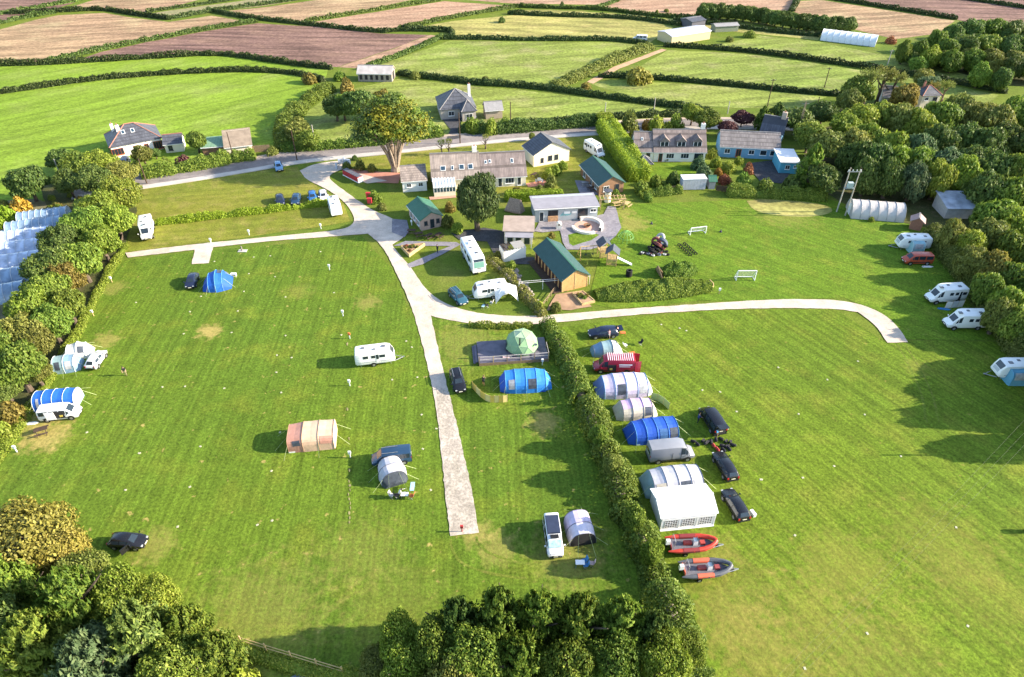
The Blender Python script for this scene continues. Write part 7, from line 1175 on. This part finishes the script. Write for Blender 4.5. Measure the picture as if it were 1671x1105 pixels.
many([(1400, 150, 60, 8, 'round', 'mid', 'leafy tree at the field corner beside the bare topped elms'), (1385, 165, 44, 7, 'round', 'olive', 'olive tree between the paddock and the hidden cottage'), (1418, 136, 48, 11, 'sparse', 'olive', 'tall bare topped elm by the hidden cottage, one of three', dict(clear=.35)), (1442, 132, 46, 11, 'sparse', 'olive', 'tall bare topped elm directly above the hidden cottage', dict(clear=.35)), (1460, 137, 42, 10, 'sparse', 'olive', 'tall bare topped elm nearest the cream tree house', dict(clear=.35)), (1476, 160, 46, 8, 'round', 'brown', 'brown leafed tree beside the cream two storey house'), (1543, 146, 30, 7, 'sparse', 'olive', 'thin crowned tree right of the cream two storey house', dict(clear=.35)), (1522, 148, 24, 7, 'sparse', 'brown', 'bare thin tree touching the cream two storey house', dict(clear=.35)),
 (1405, 196, 62, 8, 'round', 'fresh', 'bright lime tree among the dark trees below the hidden cottage'), (1378, 208, 54, 7.5, 'round', 'fresh', 'bright green tree beside the lattice mast'), (1343, 186, 50, 6, 'round', 'dark', 'dark tree in the hedge by the short dark pole'), (1300, 196, 60, 7, 'round', 'dark', 'dark tree around the foot of the lattice mast'), (1268, 188, 50, 6.5, 'conifer', 'dark', 'dark pointed conifer behind the blue bungalow', dict(clear=.05)), (1245, 192, 40, 6, 'conifer', 'cypress', 'green pyramid conifer behind the blue bungalow roof', dict(clear=.03)), (1322, 222, 58, 7.5, 'round', 'mid', 'green tree beside the lattice mast above the turquoise annex'), (1352, 240, 64, 7.5, 'round', 'olive', 'grey olive tree right of the turquoise annex'), (1326, 268, 66, 9, 'conifer', 'cypress', 'layered cypress beside the turquoise annex', dict(clear=.03)), (1343, 292, 58, 6.5, 'round', 'dark', 'dark tree behind the transformer poles'), (1212, 194, 38, 4.2, 'round', 'copper', 'purple leaved tree in the hedge behind the blue bungalow'), (1189, 210, 34, 4.2, 'round', 'copper', 'copper red tree beside the dormer bungalow chimney'), (1130, 186, 34, 5.5, 'round', 'fresh', 'fresh green tree in the hedge above the dormer bungalow'), (1155, 196, 44, 5.5, 'round', 'mid', 'mid green tree right above the dormer bungalow chimney')])
# the wood: neighbours that differ get their own words, the mass shares one description per kind and area
cols = {'dark': 'dark green', 'mid': 'mid green', 'fresh': 'bright green', 'olive': 'olive green', 'bluegreen': 'blue green', 'brown': 'brown green'}
WOOD_ = [(1440, 190, 56, 'mid'), (1470, 198, 60, 'olive'), (1500, 205, 62, 'fresh'), (1535, 190, 60, 'mid'), (1562, 180, 56, 'olive'), (1590, 190, 66, 'olive'), (1625, 195, 66, 'olive'), (1655, 185, 60, 'mid'), (1690, 190, 70, 'mid'), (1425, 232, 62, 'mid'), (1395, 236, 56, 'olive'), (1460, 240, 62, 'fresh'), (1500, 244, 62, 'bluegreen'), (1535, 232, 66, 'dark'), (1572, 228, 66, 'dark'), (1608, 235, 70, 'dark'), (1645, 230, 70, 'dark'), (1690, 240, 70, 'dark'), (1398, 258, 62, 'dark'), (1430, 262, 62, 'dark'), (1464, 264, 60, 'fresh'), (1502, 266, 62, 'mid'), (1540, 272, 68, 'bluegreen'), (1578, 268, 70, 'dark'), (1618, 275, 72, 'dark'), (1660, 280, 70, 'mid'), (1415, 286, 50, 'dark'), (1452, 290, 52, 'dark'), (1492, 294, 52, 'bluegreen'), (1530, 292, 56, 'fresh'), (1572, 288, 62, 'fresh'), (1612, 312, 70, 'dark'), (1650, 318, 76, 'fresh'), (1700, 320, 76, 'mid'), (1625, 350, 70, 'mid'), (1662, 362, 74, 'fresh'), (1705, 370, 70, 'mid'), (1615, 385, 64, 'olive'), (1655, 405, 70, 'mid'), (1555, 385, 52, 'olive'), (1585, 398, 52, 'fresh'), (1700, 420, 70, 'dark'), (1585, 430, 56, 'olive'), (1620, 440, 62, 'brown'), (1655, 455, 66, 'mid'), (1612, 470, 52, 'mid'), (1645, 495, 60, 'fresh'), (1690, 480, 70, 'mid'), (1660, 530, 60, 'mid'), (1630, 515, 46, 'olive'), (1695, 540, 66, 'dark')]
NTH = ['first', 'second', 'third', 'fourth', 'fifth', 'sixth', 'seventh', 'eighth', 'ninth', 'tenth', 'eleventh', 'twelfth', 'thirteenth', 'fourteenth', 'fifteenth', 'sixteenth', 'seventeenth', 'eighteenth', 'nineteenth']
def ranked(rows, key):
    """each row with its order from the left among the rows that look alike"""
    seen = {}
    for r in sorted(rows): q = key(r); seen[q] = seen.get(q, -1) + 1; yield r, NTH[seen[q]]
area_ = lambda y: 'behind the polytunnel and workshop' if 252 < y < 335 else 'above the blue bungalow roofs' if y <= 252 else 'along the boundary behind the motorhomes'
for (x, y, w, k), nth in ranked(WOOD_, lambda r: (r[3], area_(r[1]))):
    T(x, y, w, 8.5 if y < 340 else 6.5, 'round', k, cols[k] + ' tree, ' + nth + ' from the left among those ' + area_(y), 'wood trees ' + area_(y), clear=.03)
for x, y, w in ((1760, 572, 100), (1735, 600, 90), (1765, 622, 100), (1740, 640, 70), (1800, 692, 80), (1825, 640, 100)): T(x, y, w, 8.5, 'round', 'mid', 'broadleaf tree just beyond the picture edge, shading the open grass', 'shade trees beyond the edge', clear=.1)
many([(978, 712, 34, 4.2, 'round', 'mid', 'tall bush rising from the dividing hedge beside the deep blue tent'), (1000, 762, 36, 4.4, 'round', 'olive', 'tall bush rising from the dividing hedge beside the pale grey tent'), (1036, 850, 40, 4.6, 'round', 'mid', 'tall bush rising from the dividing hedge beside the marquee'), (1062, 905, 42, 4.6, 'round', 'fresh', 'tall bush rising from the dividing hedge behind the grey boat')], 'bushes in the dividing hedge')
FAR_ = [(1530, 66, 34, 'mid'), (1555, 56, 40, 'dark'), (1585, 48, 46, 'dark'), (1618, 46, 48, 'mid'), (1652, 48, 50, 'dark'), (1690, 50, 50, 'dark'), (1545, 78, 40, 'mid'), (1578, 74, 46, 'dark'), (1612, 72, 48, 'mid'), (1648, 76, 48, 'dark'), (1684, 78, 48, 'mid'), (1500, 82, 32, 'mid'), (1520, 92, 34, 'fresh'), (1555, 98, 38, 'mid'), (1590, 98, 40, 'mid'), (1622, 104, 40, 'olive'), (1655, 108, 42, 'dark'), (1690, 112, 44, 'mid'), (1475, 84, 26, 'mid'), (1600, 122, 34, 'mid'), (1636, 128, 34, 'dark')]
for (x, y, w, k), nth in ranked(FAR_, lambda r: r[3]): T(x, y, w, 7, 'round', k, 'tall ' + cols[k] + ' tree, ' + nth + ' of its colour from the left in the far wood', 'trees in the far wood', clear=0)
SCRUB_ = []
for i in range(22):
    r_ = random.Random(i + 50); x = 1490 + i*9.2; SCRUB_.append((x, (92 if x < 1530 else 62) + (i % 4)*14 + r_.uniform(-6, 6), 36, ('dark', 'mid', 'olive', 'bluegreen')[i % 4]))
for (x, y, w, k), nth in ranked(SCRUB_, lambda r: r[3]): T(x, y, w, 4.5, 'round', k, 'low ' + cols[k] + ' scrub tree, ' + nth + ' of its colour from the left in the far wood', 'scrub trees in the far wood', clear=0)
for i in range(19):
    x = 1150 + i*13.0; T(x, 17 + i*1.25 - 2.5*math.sin(i*.35), 30, 5.5, 'round', 'dark', NTH[i] + ' dark tree from the barn end of the far shelter belt', 'far shelter belt trees', clear=.03)
for x, y, w, k, lab in ((792, 128, 14, 'olive', 'lone bush in the hedge by the slate bungalow paddock'), (815, 130, 12, 'mid', 'small bush in the long hedge above the slate bungalow'), (651, 119, 12, 'olive', 'round bush at the end of the derelict barn'), (678, 122, 22, 'olive', 'broad bush right of the derelict barn'), (555, 124, 26, 'mid', 'scrubby bush left of the derelict barn'), (568, 142, 34, 'brown', 'dry brown scrub below the derelict barn'), (505, 128, 30, 'brown', 'dry scrub at the end of the lime strip hedge'), (880, 10, 10, 'mid', 'small far bush beside the yellow strip'), (918, 8, 12, 'dark', 'far dark bush by the pink field'), (1088, 17, 9, 'olive', 'tiny far tree by the yellow strip, nearer the barn'), (1072, 18, 7, 'olive', 'tiny far tree by the yellow strip'), (818, 33, 14, 'dark', 'dark round thicket alone in the yellow field'), (955, 140, 20, 'brown', 'brown heap of scrub at the foot of the farm track'), (1040, 123, 46, 'brown', 'dry pale scrub along the middle pale field'), (1455, 66, 18, 'rust', 'rust coloured heap near the white polytunnel'), (1225, 56, 20, 'mid', 'bushes beside the low grey store shed'), (1190, 64, 16, 'olive', 'scrub in front of the big tan barn end')): B(x, y, w, k, lab, .6)
# garden shrubs
gs = [(703, 212, 26, 'mid', 'rounded shrub at the corner of the black driveway'), (690, 190, 20, 'mid', 'shrub beside the slate bungalow wall'), (770, 205, 34, 'fresh', 'pale shrubs in the bank beside the black driveway'), (800, 208, 30, 'fresh', 'light green shrub in the bank below the small garage'), (825, 200, 24, 'mid', 'shrub by the pole near the small garage'), (579, 257, 11, 'dark', 'dark clipped ball on the lawn by the drive entrance'), (588, 270, 20, 'olive', 'low shrub on the curve of the brick drive'), (606, 274, 18, 'olive', 'low plants along the brick drive edge'), (566, 270, 18, 'dark', 'dark low shrub by the pale entrance wall'), (612, 322, 24, 'fresh', 'light green shrub beside the red fire point boxes'), (622, 337, 18, 'olive', 'sprawling shrub by the slate turning circle'), (668, 273, 14, 'dark', 'dark shrub on the lawn right of the spreading tree'), (735, 338, 20, 'brown', 'dry shrub behind the bright green roofed chalet'), (730, 360, 26, 'olive', 'tangled shrub between the chalet and the dense tree'), (748, 372, 26, 'fresh', 'bright shrub at the foot of the dense dark tree'),
 (893, 285, 22, 'fresh', 'spiky pale shrub on the patio beside the cream barn'), (906, 278, 24, 'fresh', 'yellow green shrub against the cream barn gable'), (918, 270, 20, 'fresh', 'yellow green shrub at the right corner of the cream barn'), (900, 297, 24, 'olive', 'olive shrub at the lower end of the patio'), (880, 308, 18, 'olive', 'low border plants below the patio'), (845, 312, 20, 'brown', 'low brown border plants along the cottage wall'), (846, 338, 16, 'rust', 'rust coloured shrub behind the bar hut'), (1005, 315, 16, 'mid', 'dark climbing shrub on the end of the cabin'), (1058, 322, 18, 'mid', 'green shrub at the corner of the pitch by the cabin'), (1097, 292, 26, 'dark', 'conical dark shrub in the cottage garden above the pitch'), (1070, 295, 26, 'fresh', 'flowering shrubs along the cottage garden edge'), (1045, 305, 28, 'mid', 'shrub at the near end of the tall clipped hedge'), (1104, 255, 14, 'mid', 'round bush against the dormer bungalow wall'), (1123, 258, 12, 'mid', 'small round bush by the dark dormer bungalow door'), (1088, 258, 14, 'olive', 'bush by the middle windows of the dormer bungalow'), (1140, 268, 26, 'bluegreen', 'grey green shrub in the garden below the dormer bungalow'), (1150, 282, 30, 'bluegreen', 'pale grey shrub in the middle of the cottage garden'), (1163, 250, 22, 'fresh', 'bright shrub between the dormer bungalow and the blue bungalow'), (1168, 266, 20, 'fresh', 'bright green shrub in the blue bungalow garden edge'), (1188, 272, 26, 'fresh', 'yellow green shrub in front of the blue bungalow'), (1205, 262, 18, 'fresh', 'shrub under the blue bungalow windows'), (1223, 276, 20, 'rust', 'orange brown shrub in the blue bungalow garden'), (1182, 292, 22, 'rust', 'copper brown shrub beside the dark picket fence'), (1172, 280, 16, 'gold', 'golden shrub in the blue bungalow garden'), (1215, 296, 30, 'mid', 'green shrub at the near corner of the blue bungalow garden'), (1250, 304, 36, 'mid', 'spreading shrub below the dark yard'), (1290, 300, 36, 'dark', 'dark shrub in front of the turquoise annex'), (1030, 200, 34, 'olive', 'pale hedge plants along the lane near the clipped hedge'), (1070, 202, 34, 'fresh', 'light shrub behind the dormer bungalow'), (1055, 204, 24, 'gold', 'yellowish shrub behind the dormer bungalow'), (1105, 200, 28, 'mid', 'shrub behind the right end of the dormer bungalow'), (1090, 206, 20, 'fresh', 'light green shrub between the pale hedge plants and the dormer roof'), (1015, 222, 20, 'fresh', 'shrub in the gap between clipped hedge and bungalow wing'), (1035, 215, 18, 'olive', 'olive shrub behind the bungalow wing'), (1026, 262, 18, 'fresh', 'fresh shrub beside the bungalow wing door'), (982, 262, 16, 'mid', 'dark shrub beside the shaded motorhome'),
 (835, 437, 22, 'fresh', 'yellow green shrub beside the white boarded shelter'), (812, 416, 18, 'olive', 'olive shrub behind the long coach motorhome'), (866, 385, 16, 'olive', 'low round shrub by the slate terrace'), (900, 385, 14, 'brown', 'small brown shrub on the grass behind the stable block'), (880, 500, 24, 'fresh', 'yellow green plants on the stone bank end'), (908, 500, 22, 'olive', 'scrub beside the bare earth path by the stable block'), (1400, 340, 14, 'fresh', 'slender sapling in front of the cloudy polytunnel'), (1422, 358, 12, 'fresh', 'sapling on the grass by the cloudy polytunnel'), (10, 352, 44, 'lime', 'lime green shrub above the nursery polytunnels'), (32, 335, 30, 'gold', 'golden shrub at the nursery corner'), (4, 335, 24, 'olive', 'olive shrub beside the golden nursery shrub'), (-6, 385, 30, 'fresh', 'bright shrub at the picture edge by the polytunnels'), (270, 268, 22, 'mid', 'shrub beside the lane hedge below the outbuilding'), (300, 262, 24, 'copper', 'purplish shrub by the green lean-to shed'), (222, 270, 20, 'olive', 'shrub by the white bungalow driveway'), (190, 242, 26, 'olive', 'shrubs behind the white bungalow'), (445, 246, 20, 'olive', 'scrub at the end of the grey board fence')]
for x, y, w, k, lab in gs: B(x, y, w, k, lab)
for i in range(26):
    f = i/25; r_ = random.Random(i); x, y = 70 + 60*f*r_.random() + 10, 318 + 38*r_.random(); B(x, y, 14, ('mid', 'olive', 'brown', 'fresh')[i % 4], 'low bed of mixed pot plants in the nursery rows', .5, 'nursery bed plants', kind='small', name='nursery_plant', cat='plant')
